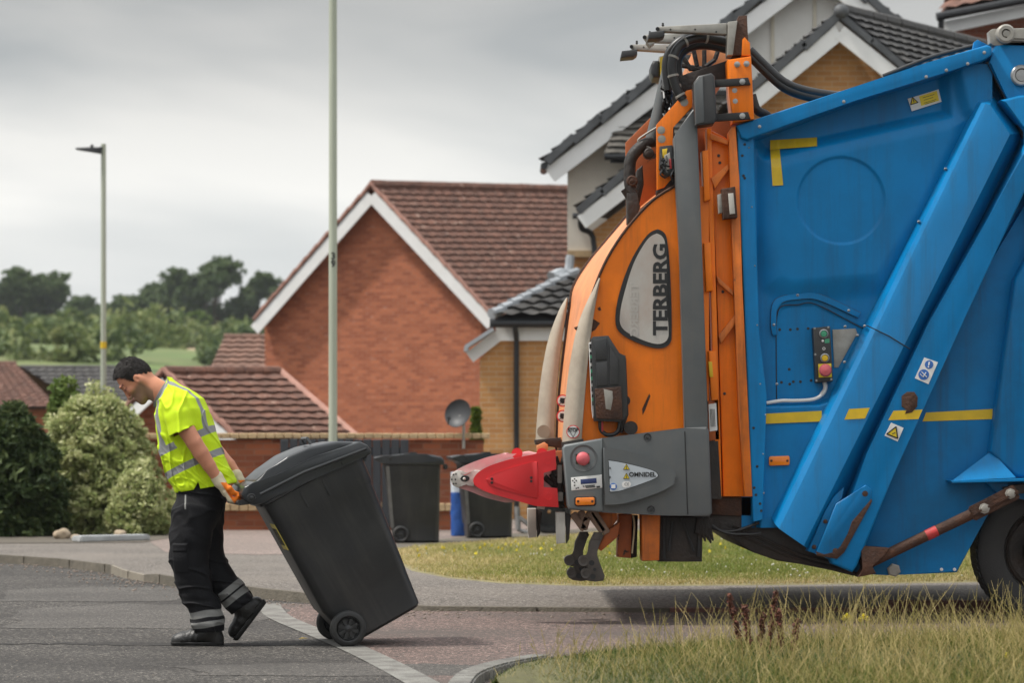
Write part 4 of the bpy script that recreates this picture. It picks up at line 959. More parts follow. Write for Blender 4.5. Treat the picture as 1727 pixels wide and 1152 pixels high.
plate('hinge_gusset', [(1664, 814), (1700, 812), (1700, 846), (1690, 840)], .08, .2, M['blue2'], .004)
# upper body and hinge at the top right
ub = plate('upper_body', [(1668, 106), (1678, 76), (1700, 68), (1790, 66), (1790, 420), (1728, 300), (1729, 222)], .02, .25, M['blue'], .012)
plate('body_gap', [(1664, 104), (1669, 103), (1733, 224), (1727, 232)], .05, .12, M['ink'], 0)
plate('upper_swage', [(1687, 168), (1720, 160), (1790, 156), (1790, 300), (1735, 224)], -.03, .1, M['blue'], .02, seg=3)
mb = MB(); mb.lathe(T(1722, 127, .02), (0, -1, 0), [(.07, -.02), (.07, .02), (.062, .03), (.045, .03), (.040, .01), (.038, .02), (.001, .022)], 24); mb.build('pivot_pin', M['zinc'], ub)
plate('hinge_plate', [(1668, 52), (1674, 48), (1740, 46), (1740, 78), (1676, 76), (1670, 72)], .02, .1, M['arm_grey'], .005)
mb = MB(); mb.lathe(T(1694, 58, .02), (0, -1, 0), [(.062, -.03), (.062, .05), (.05, .06), (.03, .06), (.028, .04), (.02, .055), (.001, .056)], 20); mb.beam(T(1694, 58, -.01), T(1780, 62, -.01), .05, .075, bev=.015); mb.build('hinge_lug', M['arm_grey'], TR)
plate('lifting_eye', [(1641, 80), (1643, 70), (1649, 66), (1656, 70), (1668, 76), (1662, 84), (1641, 88)], .06, .09, M['blue'], .004)
tubep('roof_cable', [(1490, 128, .2), (1560, 100, .22), (1600, 88, .25), (1642, 77, .25)], .016, M['hose'])
# bottom strut and its brackets
st_ = tubep('strut', [(1464, 951, .02), (1650, 862, .02)], .036, M['rust'], sm=0, n=16)
mb = MB(); mb.beam(T(1638, 868, .02), T(1715, 829, .02), .03, .125, up=(0, -1, .01), bev=.008); mb.beam(T(1638, 868, -.01), T(1715, 829, -.01), .10, .03, up=(0, -1, .01), bev=.008); mb.build('strut_fork', M['rust'], st_)
bolts('strut_pins', [(1704, 833), (1660, 858)], -.03, .028, M['arm_grey'], st_, .03)
M['red_worn'] = mat('worn_red_paint', (.45, .03, .03), .55, var=.2, dirt=(.06, .03, .02), dscale=14, damt=.8)
mb = MB(); mb.tube([T(1562, 904, .02), T(1580, 895.5, .02)], .0375, 16); mb.build('red_mark', M['red_worn'], st_)
plate('strut_bracket', [(1452, 930), (1458, 922), (1500, 925), (1490, 940), (1470, 955), (1478, 968), (1447, 974), (1456, 960)], -.03, .12, M['rust'], .005)
mb = MB(); mb.lathe(T(1507, 962, .155), (0, -1, 0), [(.045, -.01), (.045, .022), (.035, .028), (.001, .028)], 6); mb.build('hex_cap', M['arm_grey'], TR, 20)
bolts('body_studs', [(1588, 961), (1610, 961)], .158, .009, M['white'], TR, .004)
# curved dark belly
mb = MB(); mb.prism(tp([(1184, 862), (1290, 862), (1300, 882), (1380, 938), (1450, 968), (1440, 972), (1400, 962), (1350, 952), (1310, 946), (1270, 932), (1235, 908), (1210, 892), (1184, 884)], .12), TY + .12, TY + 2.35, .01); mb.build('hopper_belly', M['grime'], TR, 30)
for k, (ya, yb) in enumerate(((886, 936), (896, 944))):
    mb = MB(); mb.tube(smooth_path([T(1236, ya, .115), T(1290, ya + 24, .115), T(1350, yb, .115), T(1420, yb + 18, .115)], 4), .012, 6); mb.build('belly_rib', M['grime'], TR)
plate('belly_crossbar', [(1196, 838), (1268, 838), (1268, 872), (1196, 868)], .10, .5, M['rust'], .006)
# rear wheel
wc = T(1766, 930, .30); wr_ = 122 * TY / F
mb = MB(); mb.lathe(wc, (0, -1, 0), [(wr_ * .58, -.28), (wr_ * .9, -.28), (wr_ * .99, -.24), (wr_, -.2), (wr_, -.02), (wr_ * .985, .02), (wr_ * .93, .035), (wr_ * .75, .03), (wr_ * .62, .02), (wr_ * .58, -.02)], 64)
for q in range(56):
    t = 2 * math.pi * q / 56; dr = Vector((math.cos(t), 0, math.sin(t))); mb.beam(wc + dr * wr_ * 1.0 + Vector((0, .0, 0)), wc + dr * wr_ * 1.0 + Vector((0, .2, 0)), .03, .007, up=dr)
wh = mb.build('wheel', M['black'], TR, 35)
mb = MB(); mb.lathe(wc, (0, -1, 0), [(wr_ * .6, -.02), (wr_ * .56, .0), (wr_ * .5, -.08), (wr_ * .3, -.1), (wr_ * .28, .0), (wr_ * .22, .02), (.001, .02)], 40); mb.build('rim', M['grime'], wh, 40)
plate('mud_guard', [(1690, 822), (1790, 806), (1790, 822), (1704, 836)], .05, .4, M['grime'], .006)
# the body and chassis carry on towards the cab
plate('body_shell', [(1789, 70), (3100, 70), (3100, 800), (1789, 800)], .24, 2.4, M['blue2'], .01)
for x_ in range(1980, 3100, 190): plate('body_post', [(x_, 72), (x_ + 26, 72), (x_ + 26, 800), (x_, 800)], .16, .28, M['blue2'], .012)
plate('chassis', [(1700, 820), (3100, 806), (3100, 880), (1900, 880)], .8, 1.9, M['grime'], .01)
wf_ = wh.copy(); COL.objects.link(wf_); wf_.location.x += 1.40
for c_ in list(wh.children): r2_ = c_.copy(); COL.objects.link(r2_); r2_.parent = wf_
# control box on the blue side
cb = plate('control_box', [(1371, 553), (1400, 550), (1405, 643), (1376, 646)], pv(1390, 600) - .075, pv(1390, 600), M['black2'], .006)
vb = pv(1390, 600) - .075
mb = MB(); mb.lathe(T(1389, 563, vb), (0, -1, 0), [(.030, 0), (.030, .012), (.024, .016), (.022, .010)], 20); mb.build('button_ring', M['zinc'], cb); mb = MB(); mb.lathe(T(1391, 604, vb), (0, -1, 0), [(.030, 0), (.030, .012), (.024, .016), (.022, .010)], 20); mb.build('button_ring', M['zinc'], cb)
mb = MB(); mb.lathe(T(1389, 563, vb), (0, -1, 0), [(.020, 0), (.020, .014), (.001, .016)], 18); mb.build('green_button', M['green_btn'], cb)
mb = MB(); mb.lathe(T(1391, 604, vb), (0, -1, 0), [(.020, 0), (.020, .014), (.001, .016)], 18); mb.build('yellow_button', M['yellow_tape'], cb)
plate('green_label', [(1391, 572), (1399, 571), (1399, 578), (1391, 579)], vb - .003, vb + .002, M['green_btn'], 0, cb)
mb = MB(); mb.lathe(T(1387.5, 575, vb), (0, -1, 0), [(.008, 0), (.008, .006), (.001, .008)], 12); mb.build('switch', M['white'], cb); mb = MB(); mb.lathe(T(1389.5, 588, vb), (0, -1, 0), [(.010, 0), (.010, .004), (.007, .004), (.006, .002)], 14); mb.build('switch', M['white'], cb)
plate('yellow_plate', [(1380, 614), (1402, 613), (1403, 636), (1381, 637)], vb - .004, vb + .002, M['yellow'], .001, cb)
mb = MB(); mb.lathe(T(1391, 625, vb), (0, -1, 0), [(.022, 0), (.022, .02), (.041, .024), (.042, .036), (.034, .05), (.015, .058), (.001, .059)], 24); mb.build('stop_button', M['mushroom'], cb)
bolts('box_screws', [(1374, 554), (1397, 552), (1375, 598), (1377, 642), (1402, 640)], vb, .006, M['zinc'], cb, .004)
tubep('conduit', [(1391, 645, vb + .04), (1392, 656, vb + .04), (1385, 667, vb + .03), (1370, 674, .1), (1340, 676, .1), (1318, 676, .1), (1293, 680, .1)], .012, M['white'], cb)
mb = MB(); P_ = smooth_path([T(1391, 645, vb + .04), T(1392, 656, vb + .04), T(1385, 667, vb + .03)], 8)
for i in range(0, len(P_) - 1): mb.lathe(P_[i], P_[i + 1] - P_[i], [(.012, -.003), (.017, 0), (.012, .003)], 10)
mb.build('conduit_coil', M['white'], cb)
plate('access_cover', [(1404, 556), (1443, 554), (1446, 562), (1414, 620), (1407, 620)], pv(1420, 580) - .006, pv(1420, 580), M['arm_grey'], .002)
# side marker lamp, stickers
def marker(x0, y0, x1, y1, v, parent):
    ml = plate('marker_lamp', [(x0, y0 + 2), (x0 + 2, y0), (x1 - 2, y0 - 1), (x1, y0 + 1), (x1, y1 - 2), (x1 - 2, y1), (x0 + 2, y1 + 1), (x0, y1 - 1)], v - .022, v, M['amber'], .006, parent)
    ym = (y0 + y1) / 2; bolts('lamp_screws', [(x0 + 4, ym), (x1 - 4, ym)], v - .022, .007, M['rust'], ml, .002)
    return ml
marker(1297, 770, 1332, 785, pv(1315, 778), TR)
def sticker(name, poly, v, m, parent=TR, th=.002, label=None): return plate(name, poly, v - th, v + .001, m, 0, parent, label=label)
def tri(cx, cy, r, ang=0): return [(cx + r * math.sin(R(ang + k)), cy - r * math.cos(R(ang + k))) for k in (0, 120, 240)]
# yellow and white warning sticker under the rail
vs_ = max(pv(x, y) for x, y in ((1532, 166), (1586, 150), (1590, 172), (1538, 187))) - .012
s1 = sticker('warning_sticker', [(1531, 166), (1583, 150), (1588, 171), (1538, 187)], vs_, M['white'])
sticker('yellow_panel', [(1550, 162), (1580, 152.5), (1584, 169), (1554, 178)], vs_ - .002, M['yellow'], s1)
sticker('warning_triangle', tri(1541, 170.5, 7.5, -17), vs_ - .002, M['yellow'], s1); 
mb = MB(); q3 = tri(1541, 170.5, 7.5, -17)
for i in range(3): mb.tube([T(*q3[i], vs_ - .005), T(*q3[(i + 1) % 3], vs_ - .005)], .003, 5)
mb.tube([T(1540.5, 167, vs_ - .005), T(1541.5, 172, vs_ - .005)], .003, 5)
for (xa, ya, xb, yb) in ((1556, 164.5, 1576, 158.5), (1558, 168.5, 1574, 163.5), (1558, 173.5, 1579, 167), (1560, 175.5, 1577, 170)): mb.tube([T(xa, ya, vs_ - .004), T(xb, yb, vs_ - .004)], .002, 4)
mb.build('sticker_print', M['ink'], s1)
# blue pictogram sticker on the arm
s2 = sticker('pictogram_sticker', [(1559, 603), (1582, 611), (1566, 648), (1543, 638)], -.033, M['white'])
def disc(name, x, y, rpx, v, m, parent, n=24): return sticker(name, [(x + rpx * math.cos(2 * math.pi * k / n), y + rpx * math.sin(2 * math.pi * k / n)) for k in range(n)], v, m, parent)
disc('mandatory_symbol', 1567, 615, 7.2, -.035, M['blue_print'], s2); disc('mandatory_symbol', 1558, 632, 9, -.035, M['blue_print'], s2)
mb = MB(); mb.tube([T(1567.5, 610.5, -.038), T(1566.5, 616, -.038)], .0045, 6); mb.ball(T(1566, 619, -.038), .005)
mb.tube([T(1552, 631, -.038), T(1557, 636, -.038), T(1562, 628, -.038)], .003, 6); mb.tube([T(1554, 627, -.038), T(1563, 636, -.038)], .003, 6); mb.build('symbol_print', M['white'], s2)
s3 = sticker('warning_sticker', [(1503, 713), (1524, 722), (1514, 745), (1492, 735)], -.033, M['white'])
sticker('warning_triangle', tri(1507, 730.5, 11.5, 22), -.035, M['yellow'], s3)
mb = MB(); q3 = tri(1507, 730.5, 11.5, 22)
for i in range(3): mb.tube([T(*q3[i], -.038), T(*q3[(i + 1) % 3], -.038)], .0045, 5)
mb.tube([T(1505, 732, -.038), T(1510, 730, -.038)], .003, 5); mb.build('sticker_print', M['ink'], s3)

# ---------------- orange frame between lift and body
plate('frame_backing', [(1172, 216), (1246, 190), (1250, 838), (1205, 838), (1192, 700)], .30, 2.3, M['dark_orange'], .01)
plate('frame_channel', [(1192, 215), (1222, 230), (1232, 238), (1246, 500), (1258, 838), (1220, 838), (1212, 560), (1206, 400), (1198, 300)], .06, .3, M['orange'], .012)
plate('frame_flange', [(1229, 222), (1234, 214), (1241, 213), (1247, 300), (1252, 480), (1269, 838), (1256, 838), (1246, 700), (1238, 480), (1232, 330)], -.02, .12, M['orange_worn'], .006)
for nm, p_, v in (('frame_web', [(1192, 216), (1200, 216), (1218, 838), (1208, 838)], .02), ('hinge_plate', [(1184, 254), (1195, 252), (1198, 336), (1188, 340)], -.01), ('hinge_plate', [(1187, 410), (1199, 408), (1203, 490), (1191, 492)], -.01), ('hinge_plate', [(1195, 592), (1208, 592), (1212, 674), (1200, 676)], -.01)):
    plate(nm, p_, v, v + .14, M['orange'], .006)
for p_ in ([(1199, 300), (1228, 276), (1230, 284), (1206, 318)], [(1208, 464), (1236, 490), (1238, 500), (1212, 478)], [(1212, 566), (1240, 530), (1242, 544), (1216, 580)], [(1198, 224), (1228, 236), (1228, 244), (1198, 234)]):
    plate('gusset', p_, .0, .12, M['orange_worn'], .006)
bolts('frame_holes', [(1219, 492), (1222, 664), (1212, 262), (1214, 274), (1246, 466), (1251, 660), (1249, 606), (1252, 640), (1255, 690), (1258, 740)], .055, .008, M['ink'], TR, .004)
plate('yellow_label', [(1195, 610), (1201, 610), (1203, 636), (1197, 636)], -.016, .0, M['yellow_tape'], .001)
lb = sticker('rating_label', [(1195, 682), (1208, 680), (1210, 726), (1197, 728)], .018, M['white'])
plate('label_plate', [(1190, 676), (1212, 674), (1214, 742), (1196, 744)], .02, .1, M['dark_orange'], .004)
mb = MB(); [mb.tube([T(1198 + k * 2.2, 690, .014), T(1199.5 + k * 2.2, 720, .014)], .0022, 4) for k in range(4)]; mb.build('label_print', M['ink'], lb)
# top block and post
plate('top_post', [(1227, 100), (1267, 94), (1272, 200), (1236, 206), (1230, 160)], -.06, .14, M['orange'], .008)
bolts('post_bolts', [(1243, 108), (1259, 107)], -.06, .016, M['zinc'], TR, .02); bolts('post_holes', [(1239, 152), (1240, 170)], -.06, .014, M['zinc'], TR, .004)
plate('post_cap', [(1233, 92), (1240, 40), (1246, 26), (1260, 25), (1262, 70), (1264, 92)], -.04, .14, M['rust'], .006)
plate('cap_face', [(1228, 36), (1244, 34), (1236, 92), (1227, 92)], -.05, .10, M['arm_grey'], .004)
plate('cap_paint', [(1251, 93), (1252, 66), (1256, 62), (1265, 72), (1266, 93)], -.046, .1, M['orange'], .003)
# black lamp box with straps
lbx = plate('work_lamp', [(1170, 138), (1178, 127), (1200, 122), (1206, 128), (1209, 200), (1204, 208), (1176, 212), (1172, 206)], -.16, -.02, M['black2'], .016, seg=3)
plate('lamp_front', [(1171, 140), (1184, 127), (1186, 128), (1188, 205), (1173, 210)], -.166, -.1, M['grey'], .006, lbx)
for yy in (130, 188):
    sp_ = plate('strap', [(1204, yy + 4), (1262, yy), (1266, yy + 12), (1206, yy + 16)], -.09, -.055, M['black'], .004); bolts('strap_bolt', [(1252, yy + 7)], -.09, .016, M['zinc'], sp_, .015)
# side flood light on the frame
fl = plate('flood_light', [(1217, 318), (1240, 314), (1244, 366), (1220, 369)], -.10, -.01, M['rust'], .008)
plate('lens', [(1228, 326), (1237, 325), (1240, 360), (1231, 361)], -.108, -.09, M['steel'], .004, fl); plate('heat_sink', [(1210, 328), (1217, 326), (1219, 358), (1212, 360)], -.07, -.02, M['arm_grey'], .004, fl)

# ---------------- bin lift: orange shield
lift = plate('lift_side_plate', [(1140, 312), (1122, 322), (1100, 338), (1078, 360), (1058, 384), (1040, 410), (1024, 436), (1010, 462), (1001, 490), (990, 530), (980, 580), (972, 640), (966, 700), (962, 764), (1060, 764), (1196, 742), (1196, 314)], .02, .10, M['orange'], .006)
# curved back sheet between near edge and far edge
near = curve2([(1140, 312), (1100, 338), (1058, 384), (1024, 436), (1001, 490), (990, 530), (980, 580), (972, 640), (966, 700), (962, 764)], 4)
far = curve2([(1075, 345), (1052, 372), (1020, 410), (992, 444), (968, 484), (962, 520), (954, 580), (947, 640), (942, 700), (940, 764)], 4)
mb = MB(); nr, nf = [T(x, y, .06) for x, y in near], [T(x, y, 1.15) for x, y in far]; mid = [(a_ + b_) / 2 + Vector((-.01, 0, .0)) for a_, b_ in zip(nr, nf)]
k = len(nr); off = Vector((.03, 0, -.01)); vs = nr + mid + nf + [p + off for p in nr] + [p + off for p in mid] + [p + off for p in nf]; fs = []
for i in range(k - 1):
    for r_ in (0, 1): fs.append((r_ * k + i, r_ * k + i + 1, (r_ + 1) * k + i + 1, (r_ + 1) * k + i)); fs.append(((r_ + 3) * k + i, (r_ + 4) * k + i, (r_ + 4) * k + i + 1, (r_ + 3) * k + i + 1))
    fs.append((2 * k + i, 2 * k + i + 1, 5 * k + i + 1, 5 * k + i)); fs.append((i, 3 * k + i, 3 * k + i + 1, i + 1))
mb.add(vs, fs); bs = mb.build('back_sheet', M['orange_pale'], lift, 60)
mb = MB(); mb.tube([T(x, y, .015) for x, y in near[:20]], .010, 6); mb.build('edge_trim', M['rust'], lift); mb = MB(); mb.tube([T(x, y, 1.16) for x, y in far], .018, 6); mb.build('edge_trim', M['rust'], lift)
for i in range(17, k, 4): mb = MB(); mb.ball(T(far[i][0] + 3, far[i][1], 1.12), .008, n=8); mb.build('rivet', M['zinc'], lift)
# beige rubber flaps
def flap(pL, pR, v, label=None):
    mb = MB(); L_, R_ = curve2(pL, 6), curve2(pR, 6); n = len(L_)
    vs = []
    for (xl, yl), (xr, yr) in zip(L_, R_):
        for j in range(5):
            t = j / 4; vs.append(T(xl + (xr - xl) * t, yl + (yr - yl) * t, v + .05 * (1 - t) - .03 * math.sin(math.pi * t)))
    fs = [(i * 5 + j, i * 5 + j + 1, (i + 1) * 5 + j + 1, (i + 1) * 5 + j) for i in range(n - 1) for j in range(4)]
    b = len(vs); vs2 = [p + Vector((.004, .02, 0)) for p in vs]; fs2 = [tuple(reversed([b + q for q in f])) for f in fs]
    rim = []
    for i in range(n - 1): rim += [(i * 5, (i + 1) * 5, b + (i + 1) * 5, b + i * 5), (i * 5 + 4, b + i * 5 + 4, b + (i + 1) * 5 + 4, (i + 1) * 5 + 4)]
    rim += [tuple(range((n - 1) * 5, n * 5)) + tuple(b + q for q in reversed(range((n - 1) * 5, n * 5)))]
    mb.add(vs + vs2, fs + fs2 + rim); return mb.build('rubber_flap', M['beige'], lift, 50)
f1 = flap([(1010, 468), (994, 500), (974, 550), (960, 620), (952, 690), (948, 746)], [(1012, 470), (1006, 500), (998, 550), (990, 620), (984, 690), (980, 744)], -.03)
f2 = flap([(955, 502), (942, 525), (924, 575), (912, 640), (906, 700), (903, 744)], [(957, 503), (955, 525), (947, 575), (940, 640), (936, 700), (934, 742)], 1.14)
disc('round_pad', 917, 728, 11, 1.11, mat('tan_pad', (.33, .27, .2), .6), f2)
rs = disc('round_sticker', 966.5, 728.5, 11.3, -.052, M['red_print'], f1); disc('sticker_face', 966.5, 728.5, 9.8, -.054, M['white'], f1)
mb = MB(); q3 = [(958.5, 722), (974.5, 722), (966.5, 738)]
for i in range(3): mb.tube([T(*q3[i], -.058), T(*q3[(i + 1) % 3], -.058)], .0022, 4)
mb.build('sticker_print', M['ink'], f1); flat_text('STOP', .030, T(966.5, 726, -.058), (1, 0, 0), (0, 0, 1), (0, -1, 0), M['ink'], 'sticker_text', f1, bold=.001)
for yy in (676, 702):
    vb_ = .56; rs = disc('round_sticker', 949, yy, 10.5, vb_, M['red_print'], lift); disc('sticker_face', 949, yy, 8.4, vb_ - .003, M['white'], lift)
    mb = MB(); mb.prism(tp([(945, yy - 5), (952, yy - 4), (952, yy + 4), (948, yy + 5), (944, yy + 1)], vb_ - .007), TY + vb_ - .007, TY + vb_ - .004); mb.tube([T(943, yy + 6, vb_ - .008), T(955, yy - 6, vb_ - .008)], .003, 4); mb.build('sticker_print', M['ink'], lift)
# torn rusty patches on the plate
for p_ in ([(1001, 538), (1012, 545), (1004, 556), (997, 560), (993, 552)], [(968, 552), (975, 550), (976, 557), (970, 556)], [(1083, 690), (1095, 664), (1097, 668), (1088, 692), (1084, 700)], [(1008, 520), (1012, 517), (1014, 523), (1010, 524)]):
    plate('rust_patch', p_, .0165, .03, M['rust'], 0, lift)
# window with lettering
wpoly = curve2([(1109, 386), (1119, 391), (1125, 404), (1129, 440), (1132, 500), (1133, 560), (1131, 577), (1121, 586), (1104, 587), (1080, 580), (1055, 568), (1042, 556), (1038, 540), (1041, 510), (1050, 476), (1064, 440), (1080, 412), (1095, 393), (1109, 386)], 5)[:-1]
wf = plate('window_frame', wpoly, .004, .02, M['black'], .006, lift)
cx_, cy_ = 1096, 505
inner = []
for (x, y) in wpoly:
    d_ = math.hypot(x - cx_, y - cy_); s_ = (d_ - 7.5) / d_; inner.append((cx_ + (x - cx_) * s_ * (.985 if x < cx_ else .96), cy_ + (y - cy_) * s_))
pane = plate('window_pane', inner, .002, .01, M['window'], .001, wf)
flat_text('TERBERG', .128, T(1115, 487.5, -.001), (0, 0, 1), (-1, 0, 0), (0, -1, 0), M['ink'], 'lettering', wf, bold=.0045, stretch=1.14, label='black vertical lettering on the window')
M['ghost'] = mat('ghost_lettering', (.42, .39, .35), .35, var=.1)
flat_text('TERBERG', .072, T(1070, 522, .0005), (0, 0, -1), (-1, 0, 0), (0, -1, 0), M['ghost'], 'show_through', wf, thick=.0006, bold=.002, stretch=1.2)
# grey pillar
mb = MB(); mb.prism(tp([(1136, 232), (1140, 224), (1168, 184), (1172, 182), (1176, 214), (1184, 420), (1195, 724), (1155, 727), (1150, 560), (1146, 420), (1140, 320)], -.07), TY - .07, TY + .12, .035, 4); pl_ = mb.build('pillar_cover', M['grey'], TR, 60)
# orange link plates at the top of the lift
lp = plate('link_plate', [(1107, 210), (1112, 204), (1158, 152), (1167, 150), (1168, 180), (1134, 214), (1134, 300), (1120, 316), (1108, 320)], .04, .07, M['orange'], .005)
bolts('link_holes', [(1115, 219), (1116, 234), (1154, 172)], .039, .022, M['arm_grey'], lp, .003)
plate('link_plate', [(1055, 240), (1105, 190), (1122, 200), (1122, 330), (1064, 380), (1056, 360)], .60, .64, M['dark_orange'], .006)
plate('link_gap', [(1128, 212), (1136, 208), (1146, 300), (1142, 312), (1108, 326), (1108, 318), (1130, 296)], .05, .2, M['grime'], .004)
tubep('gas_strut', [(1128, 120, .3), (1112, 190, .3), (1098, 245, .3)], .05, M['grey'])
tubep('elbow_hose', [(1100, 238, .25), (1082, 246, .22), (1064, 268, .22), (1062, 300, .22), (1064, 318, .22)], [.045] * 5 if False else .040, M['grime'])
mb = MB(); mb.cyl(T(1057, 316, .2), T(1066, 330, .2), .046, 14); mb.build('hose_coupling', M['grime'], TR); mb = MB(); mb.lathe(T(1066, 305, .17), (0, -1, 0), [(.038, -.06), (.038, .0), (.03, .012), (.014, .012), (.012, .02), (.001, .021)], 16); mb.build('hose_coupling', M['rust'], TR); mb = MB(); mb.lathe(T(1094, 258, .19), (0, -1, 0), [(.036, -.06), (.036, .0), (.026, .012), (.014, .012), (.012, .02), (.001, .021)], 16); mb.build('hose_coupling', M['grime'], TR)
plate('lift_ram', [(1057, 325), (1075, 325), (1080, 350), (1066, 380), (1058, 376)], .15, .3, M['grime'], .01)
plate('lift_ram', [(1074, 286), (1084, 278), (1086, 310), (1078, 346), (1070, 340)], .3, .45, M['grime'], .012)
tubep('wire_clip', [(1112, 212, .2), (1080, 232, .2), (1078, 240, .2), (1098, 250, .2)], .007, M['arm_grey'], sm=3)
# valve block with tangled wires
vb2 = plate('valve_block', [(1113, 246), (1134, 244), (1138, 292), (1124, 298), (1112, 284)], -.02, .06, M['black2'], .008)
plate('yellow_tag', [(1117, 251), (1126, 250), (1124, 257), (1126, 266), (1118, 266)], -.028, -.01, M['yellow_tape'], .002, vb2)
plate('grey_valve', [(1120, 262), (1130, 256), (1133, 284), (1124, 286)], -.032, -.01, M['arm_grey'], .004, vb2); plate('red_valve', [(1128, 268), (1132, 267), (1133, 284), (1129, 284)], -.036, -.01, M['red_worn'], .002, vb2)
mb = MB()
for q in range(10):
    a_ = (1114 + random.random() * 24, 244 + random.random() * 50); mb.tube(smooth_path([T(a_[0], a_[1], -.03), T(a_[0] + random.uniform(-8, 8), a_[1] + 10, -.05), T(a_[0] + random.uniform(-6, 6), a_[1] + random.uniform(5, 20), -.03)], 4), .006, 5)
mb.build('wires', M['hose'], vb2)
# hoses over the top
H1 = [(1152, 168, .05), (1142, 150, .05), (1134, 120, .05), (1136, 96, .05), (1150, 74, .06), (1178, 63, .08), (1205, 66, .10), (1226, 70, .10)]
H2 = [(1128, 152, .16), (1124, 110, .16), (1132, 84, .16), (1152, 66, .16), (1180, 58, .18), (1226, 60, .18)]
H3 = [(1148, 150, .22), (1142, 110, .22), (1150, 88, .22), (1172, 76, .22), (1200, 76, .22), (1226, 82, .2)]
for hp in (H1, H2, H3): tubep('hydraulic_hose', hp, .032, M['hose'], n=12, sm=8)
for dy, rr in ((0, .032), (9, .030)): tubep('hydraulic_hose', [(1264, 84 + dy, .14), (1290, 110 + dy, .14), (1322, 138 + dy, .14), (1356, 152 + dy, .16), (1400, 160 + dy, .2), (1430, 162 + dy, .3)], rr, M['hose'], n=12, sm=8)
mb = MB()
for hp in (H1,):
    P_ = smooth_path([T(*p) for p in hp], 8)
    for i in (4, 14, 24, 34, 44): 
        if i + 1 < len(P_): mb.lathe(P_[i], P_[i + 1] - P_[i], [(.033, -.008), (.037, -.006), (.037, .006), (.033, .008)], 12)
mb.tube([T(1142, 142, .05), T(1146, 164, .05)], .026, 12)
mb.build('hose_clamps', M['arm_grey'], TR)
tubep('loose_cable', [(1268, 160, .1), (1276, 184, .1), (1290, 192, .15), (1300, 200, .2)], .030, M['grime'])
# cable bundle hanging
mb = MB()
for q in range(26):
    x = 1115 + random.random() * 16; y = 132 + random.random() * 10; P_ = [T(x, y, .18 + random.random() * .1)]
    for s_ in range(1, 6): P_.append(T(x + s_ * 1.4 + random.uniform(-4, 4), y + s_ * 12 + random.uniform(-2, 2), .16 + random.random() * .14))
    mb.tube(P_, .009, 5)
mb.build('cable_bundle', M['hose'], TR)
# rear lamp arms reaching out over the lift
def lamp_arm(p0, p1, h0, h1, v, lamp=None):
    x0, y0 = p0; x1, y1 = p1
    a_ = plate('lamp_arm', [(x0, y0), (x0 + 3, y0 - 3), (x1, y1), (x1, y1 + h1), (x0 + 6, y0 + h0)], v, v + .07, M['arm_grey'], .006)
    bolts('arm_bolts', [(x0 + (x1 - x0) * .2, y0 + 2), (x0 + (x1 - x0) * .55, y0 + 2), (x1 - 18, y1 + h1 - 4)], v, .005, M['ink'], a_, .004)
    mb = MB(); mb.cyl(T(x0 + 11, y0 - 2, v + .03), T(x0 + 11, y0 - 9, v + .03), .007, 8); mb.ball(T(x0 + 11, y0 - 5, v + .03), .009, n=8); mb.cyl(T(x0 + 2, y0 + 1, v - .01), T(x0 + 2, y0 + 1, v + .08), .013, 12); mb.build('arm_pin', M['black'], a_)
    if lamp: 
        lx, ly, lw, lh = lamp
        l_ = plate('rear_lamp', [(lx + 2, ly), (lx + lw, ly - 3), (lx + lw, ly + lh - 6), (lx + lw - 6, ly + lh - 2), (lx, ly + lh), (lx, ly + lh - 4)], v - .03, v + .12, M['black2'], .008)
lamp_arm((1107, 47), (1226, 38), 5, 19, -.02, (1093, 53, 28, 12))
lamp_arm((1085, 61), (1180, 54), 8, 20, .45)
lamp_arm((1063, 77), (1176, 74), 6, 16, 1.1, (1047, 85, 28, 12))
plate('rear_lamp', [(1090, 70), (1102, 66), (1104, 72), (1096, 78)], .4, .5, M['arm_grey'], .005)
# centre machinery under the arms
plate('beacon_box', [(1112, 94), (1124, 90), (1148, 92), (1146, 132), (1112, 128)], .55, .9, M['arm_grey'], .01)
mb = MB(); mb.prism(tp([(1098, 108), (1102, 101), (1112, 101), (1114, 130), (1102, 130), (1098, 122)], .5), TY + .5, TY + .75, .02, 3); mb.build('beacon', M['black2'], TR, 40)
plate('yellow_tag', [(1113, 96), (1119, 94), (1121, 128), (1114, 130)], .49, .52, M['yellow_tape'], .002)
plate('crossbeam', [(1172, 78), (1232, 80), (1232, 116), (1172, 112)], .5, 2.2, M['orange_pale'], .01)
plate('crossbeam_web', [(1146, 128), (1230, 100), (1230, 130), (1150, 156)], .12, .2, M['grime'], .006)
mb = MB()
for (a_, b_) in (((1150, 92, .4), (1166, 118, .4)), ((1148, 110, .4), (1200, 118, .4)), ((1164, 116, .4), (1196, 114, .4)), ((1158, 128, .4), (1200, 112, .4)), ((1188, 84, .35), (1188, 112, .35)), ((1170, 84, .35), (1176, 112, .35)), ((1214, 76, .3), (1206, 100, .3)), ((1206, 100, .3), (1190, 112, .3))): mb.tube([T(*a_), T(*b_)], .016, 7)
mb.build('linkage_rods', M['grime'], TR)

# ---------------- grey housing with controls
hs = plate('control_housing', [(948, 757), (952, 750), (1017, 739), (1152, 722), (1192, 720), (1196, 726), (1201, 866), (1196, 872), (1120, 870), (1020, 865), (960, 860), (956, 854)], -.16, .02, M['grey'], .014, seg=3)
plate('control_panel', [(949, 756), (953, 751), (1016, 740), (1017, 864), (960, 859), (957, 852)], -.178, -.15, M['grey_light'], .012, hs, 3)
mb = MB(); mb.tube([T(1155, 728, -.161), T(1160, 868, -.161)], .0035, 6); mb.build('housing_seam', M['ink'], hs)
